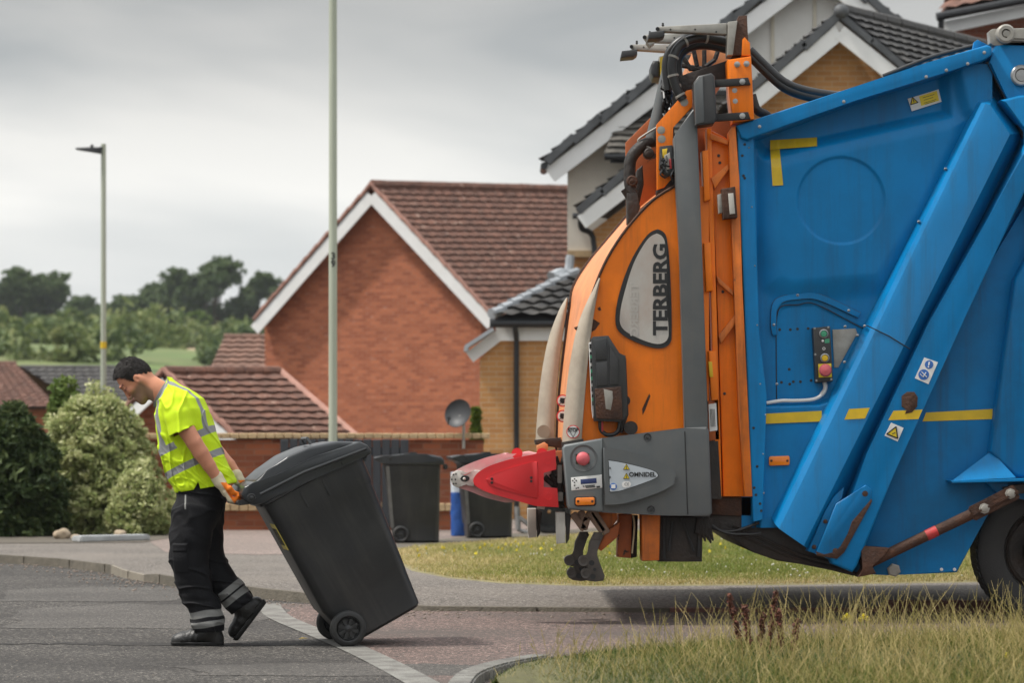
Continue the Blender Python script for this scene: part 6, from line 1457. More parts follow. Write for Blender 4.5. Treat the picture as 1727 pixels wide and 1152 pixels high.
# ---- body: head, neck, torso, arms and hidden legs in one continuous skin surface
hc = np.array((217., 629.)); hu = np.array((-.80, -.60)); hf = np.array((-.60, .80))
def hp(u, f, d=0): q = hc + hu * u + hf * f; return (q[0], q[1], d)
bd = Fld((182, 596, -92), (420, 860, 92), 1.5)
def head_field(g):
    d = g.ell(hp(-3, -1), (26.5, 23.5, 21.0), hf)                             # skull: f-axis, u-axis
    d = smin(d, g.ell(hp(-13, -8), (22, 22, 19.5), hf), 5)
    d = smin(d, g.ell(hp(-14, 5), (23.5, 23, 19.5), hf), 4)                  # face block
    d = smin(d, g.cap(hp(-24, 12), hp(-44, 21), 15.5, 9.5), 5)             # jaw to chin
    for s_ in (-1, 1): d = smin(d, g.cap(hp(-24, -1, s_ * 15), hp(-44, 19, s_ * 6), 6, 6.5), 4)
    d = smin(d, g.ell(hp(-48, 24), (6, 5, 7.5), hf), 3)                    # chin
    d = smin(d, g.cap(hp(-6, 26.5, -11), hp(-6, 27.5, 11), 3.3, 3.3), 3)        # brow ridge
    for s_ in (-1, 1):
        d = smin(d, g.ell(hp(-22, 19, s_ * 12), (7, 6, 6), hf), 4)             # cheekbone
        d = smax(d, -g.ell(hp(-13, 29, s_ * 9), (5, 4.0, 5.5), hf), 2.2)     # eye socket
        d = smin(d, g.ell(hp(-13.5, 24.0, s_ * 9), (4.0, 3.6, 4.8), hf), .8)    # eyeball under the lid
    d = smin(d, g.cap(hp(-11, 27.5), hp(-26, 33.5), 2.3, 3.0), 2.2)           # nose bridge
    d = smin(d, g.ell(hp(-27.5, 33.2), (3.6, 3.2, 4.0), hf), 1.8)            # nose tip
    for s_ in (-1, 1): d = smin(d, g.ell(hp(-28.5, 30.5, s_ * 3.8), (3.4, 2.4, 2.4), hf), 1.5)
    d = smin(d, g.ell(hp(-37.0, 29), (3.2, 2.2, 7), hf), 1.5); d = smin(d, g.ell(hp(-41.5, 28), (3.2, 2.4, 6.5), hf), 1.5)  # lips
    d = smax(d, -g.cap(hp(-39.2, 32.5, -6), hp(-39.2, 32.5, 6), 1.0, 1.0), .8)
    for s_ in (-1, 1):                                                    # ears
        e = g.ell(hp(-22, -3, s_ * 20.5), (6.0, 9.6, 3.2), hf); e = smax(e, -g.ell(hp(-20.5, -1.5, s_ * 24), (3.2, 5.8, 2.6), hf), 1.0); d = smin(d, e, 1.4)
    return d
d = head_field(bd)
d = smin(d, bd.chain([(238, 640, 0, 19), (262, 657, 0, 18.5), (285, 672, 0, 22)], 5), 6)
for s_ in (-1, 1): d = smin(d, bd.cap((243, 640, s_ * 10), (266, 668, s_ * 8), 8, 8), 5)
tor_b = bd.tabl([(a, b + 11, c - 11, w_ - 13) for a, b, c, w_ in TORSO[4:]], 2.3); tor_b = smax(tor_b, bd.Y - 806, 1)
d = smin(d, tor_b, 8)
ARM_N = [(302, 690, -54, 15), (318, 718, -62, 15.0), (336, 746, -66, 13.4), (347, 764, -64, 13.0), (360, 785, -59, 11.0), (372, 805, -54, 8.8), (377, 813, -52, 8.6)]
ARM_F = [(302, 690, 54, 15), (325, 722, 62, 14.5), (350, 752, 66, 12.6), (362, 768, 64, 13), (380, 784, 58, 10), (393, 800, 53, 8.0), (396, 804, 51, 7.6)]
for A_ in (ARM_N, ARM_F): d = smin(d, bd.chain(A_, 2), 4)
d = smin(d, bd.ell((339, 748, -69), (7, 6, 8)), 5)
bd.f = d
def stub(V):
    g = Fld.__new__(Fld); rel = V[:, :2] - hc; u = rel @ hu; f = rel @ hf
    return np.minimum(np.minimum(-26 - u + .25 * f * 0, f + 2), (V[:, 0] < 262) * 20.0 - 10) 
def darkr(V):
    rel = V[:, :2] - hc; u = rel @ hu; f = rel @ hf; ad = np.abs(V[:, 2])
    brow = 2.6 - np.hypot((u + 6.5) * 1.6, np.maximum(0, np.abs(ad - 10) - 5)) ; brow = np.where(f > 20, brow, -9)
    eye = 1.7 - np.hypot((u + 14.5) * 1.2, np.maximum(0, np.abs(ad - 9.5) - 3.5)); eye = np.where(f > 19, eye, -9)
    mouth = 1.1 - np.abs(u + 39.2); mouth = np.where((f > 22) & (ad < 7), mouth, -9)
    return np.maximum(np.maximum(brow, eye), mouth) * 2
body = bd.mesh('body', M['stubble'], MAN, {'stub': stub, 'dark': darkr})
# finer face laid into the same surface is not needed at this size; hair is a cap over the skull
hr = Fld((182, 594, -32), (278, 662, 32), 1.0)
skull = smin(hr.ell(hp(-3, -1), (26.5, 23.5, 21.0), hf), smin(hr.ell(hp(-14, 3.5), (23.5, 22, 19.5), hf), hr.ell(hp(-13, -8), (22, 22, 19.5), hf), 5), 4)
rel_u = (hr.X - hc[0]) * hu[0] + (hr.Y - hc[1]) * hu[1]; rel_f = (hr.X - hc[0]) * hf[0] + (hr.Y - hc[1]) * hf[1]
PH = np.stack([hr.X, hr.Y, hr.D], -1)
thick = 1.2 + 1.6 * np.clip((rel_u + 6) / 26, 0, 1) + 1.5 * np.clip((rel_f - 4) / 20, 0, 1) + .7 * vnoise(PH * np.array([1,1,2.0]), .35, 4) + .35 * vnoise(PH, .9, 8)
hairf = skull - thick
# hairline: forehead high, sideburn in front of the ear, down to the nape behind
line = np.interp(rel_f, [-40, -26, -14, -8, -5, -1, 3, 6, 10, 16, 24, 40], [-46, -43, -35, -21, -13, -17, -24, -17, -1, 7, 12, 14])
line = line + .45 * vnoise(PH, .8, 6)
hairf = smax(hairf, (line - rel_u), 1.2)
for s_ in (-1, 1): hairf = smax(hairf, -hr.ell(hp(-21, -3, s_ * 24), (6.6, 9.8, 6.5), hf), .8)
hr.f = hairf; hv_, hq_ = surfnet(hr.f, hr.lo, hr.h)
# short strands lying over the cap, combed forward and down towards the nape
hn = hv_ - np.array([hc[0] + 2, hc[1] + 2, 0]); hn /= np.linalg.norm(hn, axis=1)[:, None]
pick = rng.choice(len(hv_), 5200); base = hv_[pick]; nn = hn[pick]
rl = base[:, :2] - hc; uu = rl @ hu; ffv = rl @ hf
comb = np.where((ffv > -8)[:, None], np.array([hf[0] * .9 + hu[0] * .2, hf[1] * .9 + hu[1] * .2, 0]), np.array([-hu[0] * .95, -hu[1] * .95, 0])) + rng.normal(0, .38, (len(base), 3))
comb -= nn * (comb * nn).sum(1)[:, None]; comb /= np.linalg.norm(comb, axis=1)[:, None]
ln_h = rng.uniform(2.5, 5.0, len(base))[:, None] * np.where((uu < -12) | (ffv > 13), .45, 1.0)[:, None]; sidev = np.cross(nn, comb) * .55
tipv = base + comb * ln_h + nn * rng.uniform(.2, 2.0, (len(base), 1))
hv2 = np.stack([base - sidev, base + sidev, tipv], 1).reshape(-1, 3)
hall = np.concatenate([hv_, hv2]); hw_ = np.stack([(hall[:, 0] - CX) * MK, MY + hall[:, 2] * MK, H - (hall[:, 1] - HY) * MK], 1)
hfaces = [tuple(q) for q in hq_[:, ::-1]] + [(len(hv_) + 3 * i, len(hv_) + 3 * i + 1, len(hv_) + 3 * i + 2) for i in range(len(base))]
mesh('hair', hw_, hfaces, M['hair'], MAN, smooth=180)
# grey collar standing round the neck
n_ax = Vector((-.90, -.44, 0)).normalized(); e1 = Vector((.44, -.90, 0)).normalized()
vs = []; fs = []; n = 36; cc = Vector((276, 665, 0))
for k_, (off, gr) in enumerate(((-9, 5.0), (-2, 3.2), (5.5, 1.6), (6, -1.0), (0, -.6), (-6, 1))):
    for j in range(n):
        a = 2 * math.pi * j / n; q = cc + n_ax * (off * (1 - .25 * math.cos(a))) + e1 * ((24.5 + gr) * math.cos(a)) + Vector((0, 0, (22.5 + gr) * math.sin(a))); vs.append(MP(q.x, q.y, q.z))
for k_ in range(5):
    for j in range(n): fs.append((k_ * n + j, k_ * n + (j + 1) % n, (k_ + 1) * n + (j + 1) % n, (k_ + 1) * n + j))
mesh('collar', vs, fs, M['collar'], MAN, smooth=60)

# ---- trousers
tr = Fld((278, 806, -66), (424, 1072, 66), 1.5)
pel = tr.tabl([(800, 296, 384, 47), (820, 297, 384, 48), (840, 297, 382, 49), (860, 294, 376, 49), (885, 290, 366, 48), (900, 290, 362, 46)], 2.3); pel = smax(smax(pel, tr.Y - 892, 6), 812 - tr.Y, 1)
l1 = tr.chain([(330, 866, -23, 36), (325, 905, -24, 34.5), (321, 938, -24, 32), (328, 972, -23, 28.5), (336, 1004, -22, 25.5), (348, 1026, -21, 25), (353, 1046, -20, 25.5), (355, 1064, -20, 23)], 5)
l2 = tr.chain([(340, 866, 23, 35), (341, 905, 23, 32), (346, 942, 22, 29), (366, 976, 22, 25.5), (386, 1000, 22, 24), (401, 1018, 22, 23), (410, 1030, 22, 20)], 5)
P_ = np.stack([tr.X, tr.Y, tr.D], -1)
f_ = smin(smin(pel, l1, 7), l2, 7)
fold = .8 * vnoise(P_ * np.array([1.0, 1.1, .7]), .12, 12) - 2.7 * np.exp(-(vnoise(P_ * np.array([.6, 1.2, .6]), .10, 34) / .10) ** 2) * np.clip(np.abs(tr.Y - 905) / 60, .3, 1)
low = np.clip((tr.Y - 955) / 60, 0, 1)
fold = fold + 1.3 * vnoise(P_ * np.array([.45, 1.5, .45]), .17, 23) * low + 1.0 * vnoise(P_ * np.array([.6, 1.0, .6]), .26, 24) * (.4 + .6 * low)
fold = fold + .9 * np.sin((tr.Y * .5 - tr.X * .9) * .22 + 2.5 * vnoise(P_, .04, 22)) * np.clip((940 - tr.Y) / 60, 0, 1)
f_ = f_ + fold
# cargo pocket on the near thigh
pk = np.maximum(np.maximum(np.abs(tr.X - 312) - 12.5, np.abs(tr.Y - 940) - 23), np.abs(tr.D + 56) - 8)
f_ = np.minimum(f_, smax(smin(l1, pel, 7) - 2.4, np.maximum(np.abs(tr.X - 312 - (tr.Y - 940) * .05) - 13, np.abs(tr.Y - 942) - 22), 1.2))
f_ = np.minimum(f_, smax(smin(l1, pel, 7) - 3.8, np.maximum(np.abs(tr.X - 311) - 13.5, np.abs(tr.Y - 922) - 6.5), 1.0))
# hems
f_ = np.where(tr.D < 0, smax(f_, tr.Y - 1064 - .8 * vnoise(P_, .1, 31), .5), f_)
ax2 = ((tr.X - 386) * .60 + (tr.Y - 1000) * .80)
f_ = np.where(tr.D >= 0, smax(f_, ax2 - 33, .6), f_)
tr.f = f_
def band_t(V):
    x, y, d = V[:, 0], V[:, 1], V[:, 2]; w_ = 1.6 * vnoise(V, .10, 41)
    a = y + .13 * (x - 350) + w_; n1_ = np.maximum(6.0 - np.abs(a - 1034), 5.0 - np.abs(a - 1051.5))
    q = (x - 386) * .60 + (y - 1000) * .80 + w_; n2_ = np.maximum(6.0 - np.abs(q + 3), 5.6 - np.abs(q - 12))
    n2_ = np.where(y > 955, n2_, -5)
    pipe = 1.3 - np.abs(x - 319.5 + (y - 845) * -.07); pipe = np.where((y > 833) & (y < 858) & (d < -30), pipe, -5)
    return np.maximum(np.where((x > 361 + (y - 985) * .34) & (d > -6), n2_, n1_), pipe)
tr.mesh('work_trousers', M['trousers'], MAN, {'band': band_t})

# ---- boots
def boot(name, sh, foot, sole_fn, lo, hi):
    b = Fld(lo, hi, 1.2)
    d = b.chain(sh, 5)
    for seg in foot: d = smin(d, b.cap(*seg), 5)
    b.f = d; return b
b1 = Fld((282, 1040, -46), (392, 1096, 8), 1.2)
d = b1.chain([(355, 1046, -20, 20), (357, 1064, -20, 19), (362, 1074, -20, 15.5)], 4)
d = smin(d, b1.cap((366, 1077, -20), (366, 1082, -20), 14, 14), 4)
d = smin(d, b1.chain([(350, 1070, -20, 15), (330, 1074, -20.5, 13.5), (312, 1078, -21, 12.5), (304, 1080, -21, 12.5)], 5), 6)
d = smax(d, b1.Y - 1084, 1.0)
P_ = np.stack([b1.X, b1.Y, b1.D], -1); d = d + .45 * np.sin(b1.X * .7 + b1.Y * .3) * np.clip((b1.X - 318) / 8, 0, 1) * np.clip((346 - b1.X) / 8, 0, 1)
b1.f = d; bt = b1.mesh('boot', M['boot'], MAN)
s1_ = Fld((282, 1072, -46), (392, 1098, 8), 1.2)
d = s1_.chain([(304, 1080, -21, 13.8), (330, 1080, -20.5, 14.0), (366, 1080, -20, 14.6)], 3); d = smax(smax(d, s1_.Y - 1089.5, .6), 1081.5 - s1_.Y, .6)
d = smax(d, -np.maximum(np.abs(s1_.X - 341) - 6, 1086.5 - s1_.Y), .6)
s1_.f = d; s1_.mesh('sole', M['sole'], bt)
# trailing boot, heel lifted, toe near the ground
b2_ = Fld((376, 996, -2), (456, 1096, 48), 1.2)
d = b2_.chain([(398, 1014, 22, 19.5), (410, 1026, 22, 18.5), (422, 1036, 22, 15)], 4)
d = smin(d, b2_.cap((426, 1022, 22), (430, 1020, 22), 13, 12), 5)
d = smin(d, b2_.chain([(414, 1034, 22, 15), (405, 1050, 22, 13.5), (396, 1063, 22, 11.5), (393, 1068, 22, 11)], 5), 6)
sx, sy = .80, .60                                                   # sole normal, away from the leg
sd_ = (b2_.X - 437) * sx + (b2_.Y - 1028) * sy
d = smax(d, sd_ + 4, 1.0)
b2_.f = d; bt = b2_.mesh('boot', M['boot'], MAN)
s2_ = Fld((376, 996, -2), (460, 1096, 48), 1.2)
d = s2_.chain([(434, 1022, 22, 13), (412, 1052, 22, 12.5), (396, 1072, 22, 11)], 3)
sd_ = (s2_.X - 437) * sx + (s2_.Y - 1028) * sy; d = smax(smax(d, sd_ - 2.5, .6), -(sd_ + 5.5), .6)
s2_.f = d; s2_.mesh('sole', M['sole'], bt)

# ---- gloved hands gripping the bin handle
def glove(wr, kn, fy, dsgn, line):
    """wr wrist, kn knuckle centre, closing round the bar at fy; dsgn: side the thumb is on"""
    lo = (min(wr[0], kn[0]) - 18, wr[1] - 16, kn[2] - 26); hi = (fy[0] + 18, fy[1] + 22, kn[2] + 26)
    g = Fld(lo, hi, .9)
    d = g.cap((wr[0] - 2, wr[1] - 4, wr[2]), (wr[0] + 3, wr[1] + 5, wr[2]), 10.6, 10.2)      # cuff
    e = g.cap((wr[0] + 4, wr[1] + 6, wr[2]), (kn[0], kn[1], kn[2]), 8.6, 8.0, 1.45)          # palm, wide across the depth
    d = smin(d, e, 3)
    ln = (17, 19, 18.5, 15)
    for i_ in range(4):                                                       # fingers, unequal, curling round the bar
        dd = kn[2] + (i_ - 1.5) * 7.4; L_ = ln[i_]
        p0 = (kn[0], kn[1], dd); p1 = (kn[0] + .42 * L_, kn[1] + .70 * L_, dd); p2 = (p1[0] + .52 * L_, p1[1] + .10 * L_, dd); p3 = (p2[0] + .28 * L_, p2[1] - .45 * L_, dd)
        fgr = g.chain([(*p0, 4.5), (*p1, 4.1), (*p2, 3.8), (*p3, 3.3)], 1.5); d = smin(d, fgr, 1.4)
    t0 = (wr[0] + 8, wr[1] + 8, kn[2] + dsgn * 9); t1 = (wr[0] + 20, wr[1] + 15, kn[2] + dsgn * 15); t2 = (fy[0] - 3, fy[1] - 8, kn[2] + dsgn * 12); t3 = (fy[0] + 5, fy[1] - 5, kn[2] + dsgn * 8)
    d = smin(d, g.chain([(*t0, 5.4), (*t1, 4.9), (*t2, 4.4), (*t3, 3.8)], 1.5), 2.5)
    P_ = np.stack([g.X, g.Y, g.D], -1); d = d + .4 * vnoise(P_, .3, 5)
    g.f = d
    return g.mesh('glove', M['glove'], MAN, {'palm': lambda V: np.where(V[:, 1] > wr[1] + 5, ((V[:, 0] - line[0]) * line[2] + (V[:, 1] - line[1]) * line[3]), -5)})
glove((374, 808, -53), (388, 830, -50), (403, 838), -1, (379, 812, .80, -.52))
glove((394, 806, 52), (402, 822, 50), (412, 828), 1, (396, 810, .80, -.52))
# ================================================================ PLANTS
def set_rnd(o, vals):
    at = o.data.attributes.new('rnd', 'FLOAT', 'POINT'); at.data.foreach_set('value', np.asarray(vals, np.float32))
def leaves(cen, size, rnd, updir=None, aspect=1.7, tilt=.9):
    """diamond leaves at the points cen"""
    n = len(cen); nrm = rng.normal(size=(n, 3)) * tilt
    if updir is not None: nrm += updir
    nrm /= np.linalg.norm(nrm, axis=1)[:, None] + 1e-9
    a = np.cross(nrm, rng.normal(size=(n, 3))); a /= np.linalg.norm(a, axis=1)[:, None] + 1e-9; b = np.cross(nrm, a)
    s = (size * rng.uniform(.6, 1.3, n))[:, None]
    A = a * s * aspect * .5; B = b * s * .5; bend = nrm * s * .12
    V = np.stack([cen - A, cen + B * .9 + bend, cen + A, cen - B * .9 + bend], 1).reshape(-1, 3)
    Fc = np.arange(n * 4).reshape(n, 4)
    return V, Fc, np.repeat(rnd, 4)
def clumps(n_cl, shape, spread, per, seed=0):
    """leaf positions gathered in clumps inside a crown given by shape(n) -> points"""
    c = shape(n_cl); r = np.repeat(np.arange(n_cl), per); off = rng.normal(size=(n_cl * per, 3)); off /= (np.linalg.norm(off, axis=1)[:, None] + 1e-9); off *= rng.uniform(.15, 1, (n_cl * per, 1)) ** .5
    sz = spread * rng.uniform(.6, 1.35, n_cl)
    return c[r] + off * sz[r][:, None] * np.array([1, 1, .75]), rng.uniform(0, 1, n_cl)[r], off
def ellshell(c, r, inner=.55):
    def f(n):
        v = rng.normal(size=(n, 3)); v /= np.linalg.norm(v, axis=1)[:, None]; return np.array(c) + v * np.array(r) * rng.uniform(inner ** 3, 1, (n, 1)) ** (1 / 3)
    return f
M['bark'] = mat('tree_bark', (.075, .055, .04), .9, var=.3, vscale=4, bump=.5, bscale=12)
M['leaf_far'] = leaf_mat('far_tree_leaves', [(0, (.042, .072, .030)), (.5, (.082, .122, .046)), (1, (.145, .185, .075))], .35)
M['leaf_mid'] = leaf_mat('fresh_tree_leaves', [(0, (.06, .10, .022)), (.5, (.11, .17, .035)), (1, (.19, .24, .065))], .4)
M['leaf_conifer'] = leaf_mat('dark_conifer_leaves', [(0, (.020, .036, .013)), (.55, (.048, .076, .024)), (1, (.12, .15, .05))], .25)
M['leaf_varieg'] = leaf_mat('variegated_leaves', [(0, (.12, .16, .05)), (.35, (.28, .33, .12)), (.7, (.52, .53, .26)), (1, (.72, .71, .45))], .4)
M['leaf_cypress'] = leaf_mat('golden_cypress_leaves', [(0, (.05, .085, .012)), (.5, (.11, .16, .02)), (1, (.22, .26, .04))], .3)
M['leaf_scrub'] = leaf_mat('hillside_scrub_leaves', [(0, (.05, .075, .035)), (.4, (.10, .14, .055)), (.7, (.17, .21, .075)), (1, (.27, .29, .12))], .35)
M['leaf_grey'] = leaf_mat('far_scrub_leaves', [(0, (.06, .085, .045)), (.5, (.10, .13, .07)), (1, (.16, .18, .10))], .3)

def tree(name, x, y, base, h, rad, m, label, group, lobes=7, ls=.55, dens=1.0, trunkfrac=.28, cat='tree'):
    """crown made of lobes of leaf clumps on a tapered trunk with limbs"""
    t = empty(name, (x, y, base), label, cat, group); c0 = Vector((x, y, base))
    V, Fc, Rn = [], [], []; nb = 0; mbt = MB()
    top = h; tz = h * trunkfrac
    mbt.tube([c0, c0 + Vector((rad * .04, 0, tz)), c0 + Vector((rad * .02, .1, h * .72))], [rad * .085, rad * .06, rad * .02], 8)
    for i in range(lobes):
        a = 2 * math.pi * i / lobes + random.uniform(-.5, .5); q = random.random()
        zc = h * (trunkfrac + (.93 - trunkfrac) * ((i + .6) / lobes)) if i < lobes - 1 else h * .84
        k = rad * math.sin(math.pi * min(.95, max(.2, (zc / h - trunkfrac) / (1.08 - trunkfrac)))) * random.uniform(.15, .78)
        if i == lobes - 1: k = rad * .1
        c = np.array((x + math.cos(a) * k, y + math.sin(a) * k, base + zc)); lr = rad * random.uniform(.22, .46)
        p, r_, off = clumps(int(34 * dens), ellshell(c, (lr, lr, lr * .85), .5), lr * .30, 16)
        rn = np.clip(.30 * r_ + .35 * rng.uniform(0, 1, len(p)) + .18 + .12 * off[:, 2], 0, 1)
        v, f, rr = leaves(p, ls, rn, np.array([0, 0, .5])); Fc.append(f + nb); V.append(v); Rn.append(rr); nb += len(v)
        mbt.tube([c0 + Vector((0, 0, tz * random.uniform(.8, 1.8))), c0 + Vector((math.cos(a) * k * .5, math.sin(a) * k * .5, zc * .8)), Vector(c)], [rad * .035, rad * .022, rad * .008], 5)
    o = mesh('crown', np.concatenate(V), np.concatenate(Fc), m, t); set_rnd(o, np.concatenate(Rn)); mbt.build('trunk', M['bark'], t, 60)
    return t
# far line of trees on the hill: photo x, crown top y, width px, base y, depth, kind
FT = [(-62, 470, 110, 604, 300, 0, 'broad green tree cut by the left picture edge'), (22, 455, 110, 606, 300, 0, 'rounded tall tree at the left end of the far tree line'), (84, 460, 90, 606, 305, 0, 'taller bushy tree second from the left in the far line'), (128, 505, 76, 606, 300, 0, 'low dark tree just left of the far lamp post'),
      (152, 520, 60, 608, 296, 0, 'small dark tree directly behind the far lamp post'), (206, 498, 90, 606, 290, 0, 'low spreading tree just right of the far lamp post'), (252, 478, 84, 606, 300, 0, 'dark tree right of the far lamp post below the tall pair'), (288, 450, 84, 606, 305, 0, 'tall dark tree, left one of the tall pair in the far line'),
      (362, 432, 104, 604, 300, 0, 'tallest dark crown of the far tree line'), (428, 456, 78, 604, 300, 0, 'tall thin-crowned tree beside the brick gable'), (330, 520, 80, 610, 280, 1, 'lighter green tree low in front of the tallest far tree'), (398, 540, 90, 612, 250, 1, 'bright green shrubby tree left of the brick gable'),
      (480, 470, 80, 604, 300, 0, 'dark far tree mostly hidden by the brick gable'), (40, 545, 90, 614, 240, 1, 'mid green bush low at the far left hillside'), (-20, 560, 90, 618, 220, 2, 'pale scrubby bush at the far left of the hillside'), (96, 566, 70, 618, 220, 2, 'grey green bush below the far trees, left of the far lamp post'), (150, 572, 60, 620, 210, 2, 'grey green bush at the foot of the far lamp post view'), (236, 574, 60, 618, 215, 1, 'yellow green round bush above the head of the man'), (292, 560, 50, 612, 240, 1, 'pale green round bush right of the head of the man')]
for (px, ty, wpx, by, Y, kd, lab) in FT:
    c = W(px, by, Y); top = W(px, ty, Y)
    tree('broadleaf_tree' if kd == 0 else 'hillside_bush', c.x, Y, c.z - 1.0, top.z - c.z + 1.0, wpx / 2 * Y / F * (1.34 if kd == 0 else 1.1), [M['leaf_far'], M['leaf_mid'], M['leaf_grey']][kd], lab, 'trees on the far hillside', lobes=26 if kd == 0 else 9, ls=.50 if kd == 0 else .40, dens=.9 if kd == 0 else .8, trunkfrac=.12 if kd == 0 else .08, cat='tree' if kd == 0 else 'bush')

# scrub and hedges over the far field: nobody could count it
sv, sf, sr, nb = [], [], [], 0
for i in range(95):
    px_ = random.uniform(-60, 520); Y_ = random.choice((130, 165, 200, 235, 262)) + random.uniform(-8, 8); X_ = (px_ - CX) * Y_ / F
    if 262 < px_ < 380 and Y_ < 215: continue
    r_ = random.uniform(.7, 2.0) * (1 + (Y_ - 130) / 260); z_ = hz(X_, Y_)
    p, q_, off = clumps(26, ellshell((X_, Y_, z_ + r_ * .5), (r_ * 1.6, r_, r_ * .8), .4), r_ * .35, 12)
    v, f, rr = leaves(p, .34 + .2 * (Y_ > 190), np.clip(.4 * q_ + .45 * rng.uniform(0, 1, len(p)) + .1 + .1 * off[:, 2] + random.uniform(-.3, .4), 0, 1), np.array([0, 0, .5])); sv.append(v); sf.append(f + nb); sr.append(rr); nb += len(v)
o = mesh('hillside_scrub', np.concatenate(sv), np.concatenate(sf), M['leaf_scrub']); set_rnd(o, np.concatenate(sr)); tag(o, 'scrub and rough hedges spread over the far hillside', 'scrub', kind='stuff')
# dark clipped conifer at the left edge
def shrub(name, px, base_py, top_py, wpx, Y, m, label, n_cl, per, ls, spread, prof, stems, cat='shrub', dy=.8, leaf_up=.4, sub=None, aspect=1.7, loose=1.0):
    b = W(px, base_py, Y); b.z = .1; tz = W(px, top_py, Y).z - .1; hw = wpx / 2 * Y / F
    t = empty(name, b, label, cat)
    def shp(n):
        z = rng.uniform(0, 1, n); a = rng.uniform(0, 2 * np.pi, n); k = np.interp(z, [q[0] for q in prof], [q[1] for q in prof]); rr = rng.uniform(.3, 1.0, n) ** .5 * (1 + .30 * (rng.uniform(0, 1, n) < .35) * rng.uniform(0, 1, n) * (loose))
        wob = 1 + .13 * np.sin(a * 3 + z * 9) + .1 * np.sin(a * 5 - z * 14)
        return np.stack([b.x + hw * k * rr * wob * np.cos(a), b.y + hw * dy * k * rr * wob * np.sin(a), b.z + tz * z], 1)
    p, r_, off = clumps(n_cl, shp, spread, per); p[:, 2] = np.maximum(p[:, 2], .12)
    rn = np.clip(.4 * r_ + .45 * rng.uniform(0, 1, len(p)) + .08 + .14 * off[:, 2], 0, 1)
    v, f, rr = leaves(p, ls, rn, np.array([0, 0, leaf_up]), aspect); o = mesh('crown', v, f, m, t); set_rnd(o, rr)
    mb = MB()
    for i in range(stems):
        a = random.uniform(0, 6.28); k = random.uniform(.1, .6) * hw; mb.tube([b + Vector((math.cos(a) * k * .2, math.sin(a) * k * .2, 0)), b + Vector((math.cos(a) * k * .6, math.sin(a) * k * .6, tz * .4)), b + Vector((math.cos(a) * k, math.sin(a) * k, tz * .75))], [.03, .02, .008], 6)
    mb.build('stems', M['bark'], t, 60); return t
shrub('conifer_shrub', 22, 906, 688, 168, 28.6, M['leaf_conifer'], 'dark green dense conifer at the left picture edge', 900, 34, .055, .085, [(0, .86), (.15, 1.0), (.4, 1.0), (.65, .80), (.85, .42), (1, .06)], 8, aspect=2.4, leaf_up=.9, loose=.3)
shrub('variegated_shrub', 158, 906, 676, 224, 29.6, M['leaf_varieg'], 'large pale variegated shrub between the dark conifer and the man', 1500, 34, .042, .10, [(0, 1.12), (.2, 1.15), (.45, .95), (.65, .72), (.85, .55), (1, .25)], 14)
shrub('variegated_shrub', 232, 906, 800, 84, 28.8, M['leaf_varieg'], 'low pale variegated shrub at the foot of the larger one, left of the man', 520, 30, .042, .09, [(0, 1.0), (.4, 1), (.75, .7), (1, .3)], 8)
shrub('leafy_sapling', 108, 800, 642, 60, 31.5, M['leaf_mid'], 'loose green shoots rising above the variegated shrub', 150, 20, .05, .12, [(0, .9), (.5, 1), (1, .4)], 6)
shrub('leafy_sapling', 165, 820, 648, 66, 31.8, M['leaf_varieg'], 'thin pale shoots in front of the far lamp post', 130, 20, .045, .12, [(0, 1), (.5, 1), (1, .5)], 6)
shrub('cypress', 803, 880, 690, 15, 33.0, M['leaf_cypress'], 'slim golden green cypress between the satellite dish and the porch', 320, 24, .04, .04, [(0, .9), (.5, 1), (.85, .8), (1, .25)], 3, leaf_up=1.2, aspect=2.4)
# stones and a slab by the shrub bed
M['stone'] = mat('garden_stone', (.33, .26, .18), .9, var=.3, vscale=12, bump=.5, bscale=30)
for (px, py, r, lab) in ((104, 905, .085, 'round tan stone at the foot of the variegated shrub'), (128, 907, .05, 'small grey stone beside the round tan stone'), (202, 903, .07, 'reddish stone on the pale slab')):
    q = G(px, py + 5, .1); b = bmesh.new(); bmesh.ops.create_icosphere(b, subdivisions=3, radius=r)
    for v in b.verts: v.co *= 1 + .18 * math.sin(v.co.x * 40 + px) * math.cos(v.co.z * 33) + .08 * math.sin(v.co.y * 70)
    bmesh.ops.scale(b, vec=(1.15, 1, .8), verts=b.verts); bmesh.ops.translate(b, vec=q + Vector((0, 0, r * .6)), verts=b.verts)
    mb = MB(); mb.bm(b); o = mb.build('stone', M['stone'], None, 180, org=q); tag(o, lab, 'stone')
a, b_ = G(128, 915, .1), G(246, 912, .1)
mb = MB(); mb.beam(a + Vector((0, 0, .035)), b_ + Vector((0, 0, .035)), .24, .07, bev=.015); o = mb.build('stone_slab', mat('pale_slab', (.36, .37, .37), .85, var=.2, vscale=6, bump=.3), None, org=a); tag(o, 'long pale stone slab edging the shrub bed', 'slab')
sheet('flower_bed', [G(-60, 917, .106), G(240, 915, .106), G(285, 908, .106), Vector((-4.4, 31.5, .106)), Vector((-9, 31.5, .106))], M['bed'])

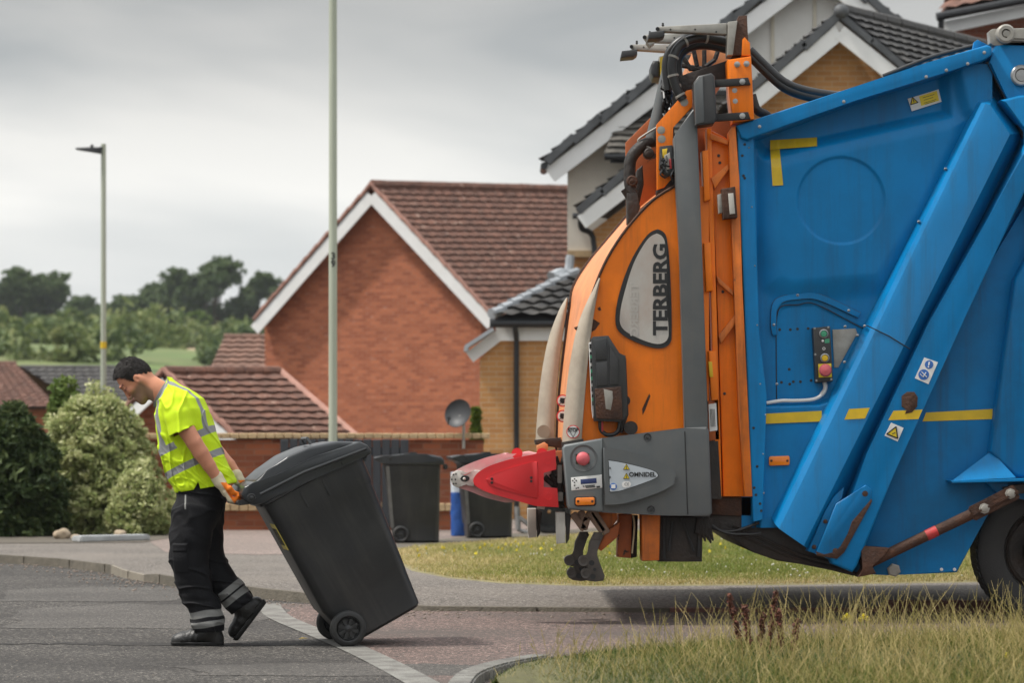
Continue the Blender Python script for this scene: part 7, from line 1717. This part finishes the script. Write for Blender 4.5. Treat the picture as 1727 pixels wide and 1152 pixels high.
# ---------------------------------------------------------------- grass
M['grass_tall'] = leaf_mat('verge_grass_blades', [(0, (.040, .066, .010)), (.3, (.095, .120, .018)), (.55, (.23, .205, .055)), (1, (.50, .39, .18))], .3, .65)
M['grass_lawn'] = leaf_mat('lawn_grass_blades', [(0, (.11, .16, .03)), (.4, (.22, .245, .055)), (.7, (.40, .34, .13)), (1, (.60, .48, .26))], .3, .7)
def blades(pos, hgt, wid, lean, rnd, segs=3):
    n = len(pos); a = rng.uniform(0, 2 * np.pi, n); dr = np.stack([np.cos(a), np.sin(a), np.zeros(n)], 1); sd_ = np.stack([-np.sin(a + rng.normal(0, .6, n)), np.cos(a), np.zeros(n)], 1)
    sd_ = rng.normal(size=(n, 3)) * np.array([1, .35, 0]); sd_ /= np.linalg.norm(sd_, axis=1)[:, None]
    V = []; 
    for k in range(segs + 1):
        t = k / segs; ctr = pos + np.array([0, 0, 1]) * (hgt * (t - .25 * lean * t * t))[:, None] + dr * (hgt * lean * t * t)[:, None]
        w_ = (wid * (1 - t) ** .8 * .5 + .0004)[:, None]; V += [ctr - sd_ * w_, ctr + sd_ * w_]
    V = np.stack(V, 1); m = 2 * (segs + 1); b = (np.arange(n) * m)[:, None]
    Fc = np.concatenate([b + np.array([[2 * k, 2 * k + 1, 2 * k + 3, 2 * k + 2]]) for k in range(segs)], 0)
    return V.reshape(-1, 3), Fc, np.repeat(rnd, m)
def in_poly(x, y, poly): return seg_dist(x, y, poly) 
# lawn beyond the lift
lp_ = [(p.x, p.y) for p in lawn]
x = rng.uniform(-2.5, 9, 240000); y = rng.uniform(18.3, 30, 240000); k = rng.uniform(0, 1, len(x)) < (24 / y) ** 1.0 * .8
x, y = x[k], y[k]; dd = in_poly(x, y, lp_); k = (dd > 0) & (np.abs((x / y) * F + CX - 1250) < 900); x, y, dd = x[k], y[k], dd[k]
patch = vnoise(np.stack([x, y, x * 0], 1), 1.3, 77) + .6 * vnoise(np.stack([x, y, x * 0], 1), 4.0, 78)
dry = np.clip(.34 + .28 * patch + .50 * np.exp(-dd / 1.1) + rng.normal(0, .16, len(x)), 0, 1)
v, f, rr = blades(np.stack([x, y, np.full(len(x), .105)], 1), rng.uniform(.02, .055, len(x)) * (1 - .35 * dry) * (1 + .9 * (patch > .5)), np.full(len(x), .006), rng.uniform(.2, 1.1, len(x)), dry, 2)
o = mesh('lawn_grass', v, f, M['grass_lawn']); set_rnd(o, rr); tag(o, 'short dry lawn grass behind the truck', 'grass', kind='stuff')
n = 420; x = rng.uniform(-1.5, 8, n); y = rng.uniform(19, 28, n); k = (in_poly(x, y, lp_) > .2) & (vnoise(np.stack([x, y, x * 0], 1), 1.6, 91) > -.1); mb = MB()
for (qx, qy) in zip(x[k], y[k]): mb.ball((qx, qy, .135 + random.uniform(-.01, .012)), random.uniform(.006, .010), n=6)
M['clover'] = mat('clover_heads', (.50, .50, .40), .8); o = mb.build('clover_flowers', M['clover'], None, 60); tag(o, 'tiny white clover heads scattered through the lawn', 'clover', kind='stuff')
# rough verge in front
vpoly = [(p.x, p.y) for p in vf] + [(vf[-1].x, 9.2), (vf[0].x + .25, 9.2)]
def ztop(x, y):
    ey = np.interp(x, [p.x for p in vf], [p.y for p in vf]); return np.clip(.02 + (ey - y) * .16, .02, .08)
x = rng.uniform(-.5, 3.6, 105000); y = rng.uniform(9.6, 14.6, 105000); dd = in_poly(x, y, vpoly); k = dd > -.02; x, y, dd = x[k], y[k], dd[k]
patch = vnoise(np.stack([x, y, x * 0], 1), 2.2, 70) + .5 * vnoise(np.stack([x, y, x * 0], 1), 6, 71)
tall = rng.uniform(0, 1, len(x)) < np.clip(.035 + .06 * patch + .035 * np.clip(x - .3, 0, 3) + .03 * np.clip(y - 12.4, 0, 2), .015, .3)
dry = np.where(tall, rng.uniform(.5, 1.0, len(x)), np.clip(.06 + .36 * patch + .04 * x + rng.normal(0, .17, len(x)), 0, .8))
edge = np.clip(.45 + dd * 1.2, .4, 1)
hh = np.where(tall, rng.uniform(.09, .27, len(x)), np.clip(rng.gamma(4, .017, len(x)) * (1 + .45 * patch), .02, .14)) * edge * np.clip(.6 + .3 * x, .6, 1.05)
v, f, rr = blades(np.stack([x, y, ztop(x, y) - .01], 1), hh, np.where(tall, rng.uniform(.0018, .0035, len(x)), rng.uniform(.0025, .006, len(x))), np.where(tall, rng.uniform(.2, .9, len(x)), rng.uniform(.3, 1.3, len(x))), dry, 3)
o = mesh('verge_grass', v, f, M['grass_tall']); set_rnd(o, rr); tag(o, 'rough green and straw grass on the near verge', 'grass', kind='stuff')
# tall flowering stalks with seed heads
n = 1250; x = rng.uniform(-.3, 3.4, n); y = rng.uniform(10.8, 14.4, n); dd = in_poly(x, y, vpoly); k = (dd > .02) & (rng.uniform(0, 1, n) < np.clip(.25 + x * .5, .2, 1)); x, y = x[k], y[k]; n = len(x)
hs_ = rng.uniform(.16, .40, n) * np.clip(.55 + .3 * x, .55, 1.0); V, Fc, Rn = [], [], []; nb = 0
ln_ = rng.normal(0, .34, (n, 2)); 
for i in range(n):
    p = np.array((x[i], y[i], ztop(x[i], y[i]))); L_ = hs_[i]; tip = p + np.array((ln_[i, 0] * L_, ln_[i, 1] * L_, L_)); midp = (p + tip) / 2 - np.array((ln_[i, 0], ln_[i, 1], 0)) * L_ * .12
    w_ = np.array((.0012, 0, 0)); vv = [p - w_, p + w_, midp + w_, midp - w_, tip + w_ * .6, tip - w_ * .6]; ff = [(0, 1, 2, 3), (3, 2, 4, 5)]
    for s_ in range(random.randint(3, 9)):
        t = .62 + .4 * s_ / 12; c = midp + (tip - midp) * ((t - .5) * 2); d_ = rng.normal(size=3) * np.array((1, .6, .4)); d_ /= np.linalg.norm(d_); d_ = d_ * .005 + np.array((0, 0, .012)); k_ = len(vv); s2 = np.array((.0015, 0, .0008)); vv += [c, c + d_ * .5 + s2, c + d_ * 1.1, c + d_ * .5 - s2]; ff.append((k_, k_ + 1, k_ + 2, k_ + 3))
    V += vv; Fc += [tuple(q + nb for q in g) for g in ff]; Rn += [random.uniform(.6, 1)] * len(vv); nb += len(vv)
o = mesh('seed_stalks', V, Fc, M['grass_tall']); set_rnd(o, Rn); tag(o, 'straw coloured seed stalks standing in the near verge', 'grass', kind='stuff')
# rust brown dock plants
M['dock'] = mat('dry_dock_seed', (.10, .034, .018), .85, var=.4, vscale=30)
for (px, top, dx, Y, lab) in ((1243, 1004, -28, 12.3, 'rust brown dock stalk leaning left, leftmost in the verge'), (1262, 1022, -14, 12.2, 'short rust brown dock stalk with two branches'), (1284, 1034, 6, 12.25, 'rust brown dock stalk leaning right beside the short one'), (1302, 998, 14, 12.2, 'tallest upright rust brown dock stalk'), (1316, 1030, -6, 12.15, 'bushy rust brown dock stalk next to the tallest one'), (1340, 1046, 10, 12.0, 'rust brown dock stalk standing alone on the right')):
    b0 = W(px - dx * .5, 1116, Y); b0.z = .07; t1 = W(px + dx * .5, top, Y)
    t = empty('dock_plant', b0, lab, 'weed', 'dock plants in the near verge'); mb = MB(); mb.tube([b0, b0.lerp(t1, .5) + Vector((.005, 0, .01)), t1], [.004, .003, .0015], 5); mb.build('stalk', M['dock'], t)
    V = []; ff = []
    for i in range(330):
        q = b0.lerp(t1, random.uniform(.35, 1.0)); r = .017 * (1.15 - random.random() * .4); a = random.uniform(0, 6.28); c = q + Vector((math.cos(a) * r * random.random(), math.sin(a) * r * random.random(), random.uniform(-.006, .006)))
        s = random.uniform(.006, .010); k = len(V); u_ = Vector((random.gauss(0, 1), random.gauss(0, 1), random.gauss(0, 1))).normalized() * s; w2 = u_.orthogonal().normalized() * s; V += [c - u_, c + w2, c + u_, c - w2]; ff.append((k, k + 1, k + 2, k + 3))
    mesh('seed_head', V, ff, M['dock'], t)
# dandelions on the lawn and in the verge
M['dandelion'] = mat('dandelion_petals', (.76, .66, .05), .6, var=.12, vscale=60)
M['stem'] = mat('flower_stem', (.12, .18, .05), .7)
def make_flower(name, r, hgt):
    t = empty(name, (0, 0, 0), 'x', 'flower'); mb = MB(); mb.tube([(0, 0, 0), (.004, 0, hgt)], .0022, 5); mb.build('stem', M['stem'], t)
    V = []; ff = []
    for ring, (rr, tz, m_) in enumerate(((r, .004, 18), (r * .7, .010, 14), (r * .4, .014, 9))):
        for i in range(m_):
            a = 2 * math.pi * i / m_ + ring * .2; u_ = Vector((math.cos(a), math.sin(a), 0)); s_ = Vector((-math.sin(a), math.cos(a), 0)) * r * .2; c = Vector((.004, 0, hgt + tz)); k = len(V); V += [c, c + u_ * rr * .6 + s_ + Vector((0, 0, .004)), c + u_ * rr + Vector((0, 0, .003 + .006 * ring)), c + u_ * rr * .6 - s_ + Vector((0, 0, .004))]; ff.append((k, k + 1, k + 2, k + 3))
    mb = MB(); mb.add(V, ff); mb.ball((.004, 0, hgt + .002), r * .45, n=8, sq=(1, 1, .8)); mb.build('petals', M['dandelion'], t); return t
proto = make_flower('dandelion', .017, .07); first = True
LF = [(775, 930), (787, 938), (800, 943), (762, 940), (815, 931), (823, 930), (826, 926), (806, 935), (845, 938), (854, 929), (860, 931), (871, 925), (876, 930), (865, 938), (840, 936), (914, 929), (917, 934), (936, 938), (755, 935), (752, 934), (1033, 945), (1042, 934), (1031, 931), (890, 933), (882, 929), (1204, 940), (1222, 936), (1243, 932), (1266, 934), (1260, 933), (1213, 928), (706, 940), (722, 936), (700, 948)]
for i, (px, py) in enumerate(LF):
    o = proto if first else copy_tree(proto); first = False; q = G(px, py + 2.5, .105); o.location = q; o.rotation_euler = (random.uniform(-.7, .1), random.uniform(-.3, .3), random.uniform(0, 6)); o['group'] = 'dandelions on the lawn'; o['label'] = 'small yellow dandelion flower open on the dry lawn'
V = [(1427, 1042, 14.2), (1432, 1046, 14.1), (1422, 1046, 14.1), (1455, 1043, 14.2), (1461, 1047, 14.1), (1450, 1048, 14.1)]
ragp = make_flower('ragwort', .020, .26); rgl = ['yellow ragwort flower, in the left tuft of the verge', 'yellow ragwort flower, in the right tuft of the verge']
for i, (px, py, Y) in enumerate(V):
    o = ragp if i == 0 else copy_tree(ragp); q = W(px, py, Y); o.location = (q.x, q.y, q.z - .262); o['group'] = 'ragwort flowers in the ' + ('left' if i < 3 else 'right') + ' tuft'; o['label'] = rgl[0 if i < 3 else 1]
o = copy_tree(ragp); q = W(1697, 1110, 12.0); o.location = (q.x, q.y, q.z - .262); o['label'] = 'single yellow ragwort flower at the right edge of the verge'; o['group'] = 'ragwort flower at the edge'
# a fallen yellow leaf on the road
q = G(512, 1078, .012); mb = MB(); mb.add([q + Vector(p) for p in ((-.03, 0, 0), (-.01, .018, .006), (.03, .004, .003), (0, -.015, .004))], [(0, 1, 2, 3)]); mb.add([q + Vector(p) for p in ((-.03, 0, -.002), (-.01, .018, .004), (.03, .004, .001), (0, -.015, .002))], [(3, 2, 1, 0)]); o = mb.build('fallen_leaf', M['yellow_tape'], None, None, org=q); tag(o, 'small fallen yellow leaf on the road left of the bin wheel', 'leaf')
# ================================================================ AIR
HZ = MB(); HZ.box((0, 330, 9.0), (900, 760, 22.0))
hzo = HZ.build('haze', None, None, None) if False else mesh('haze', HZ.v, HZ.f, bpy.data.materials.new('haze_air'))
hm = hzo.data.materials[0]; hm.use_nodes = True; ht = hm.node_tree; ht.nodes.clear()
hv = ht.nodes.new('ShaderNodeVolumePrincipled'); hv.inputs['Color'].default_value = (.86, .90, .94, 1); hv.inputs['Density'].default_value = .0002
ho = ht.nodes.new('ShaderNodeOutputMaterial'); ht.links.new(hv.outputs[0], ho.inputs['Volume'])
tag(hzo, 'thin pale summer haze in the air towards the hillside', 'haze', kind='stuff')
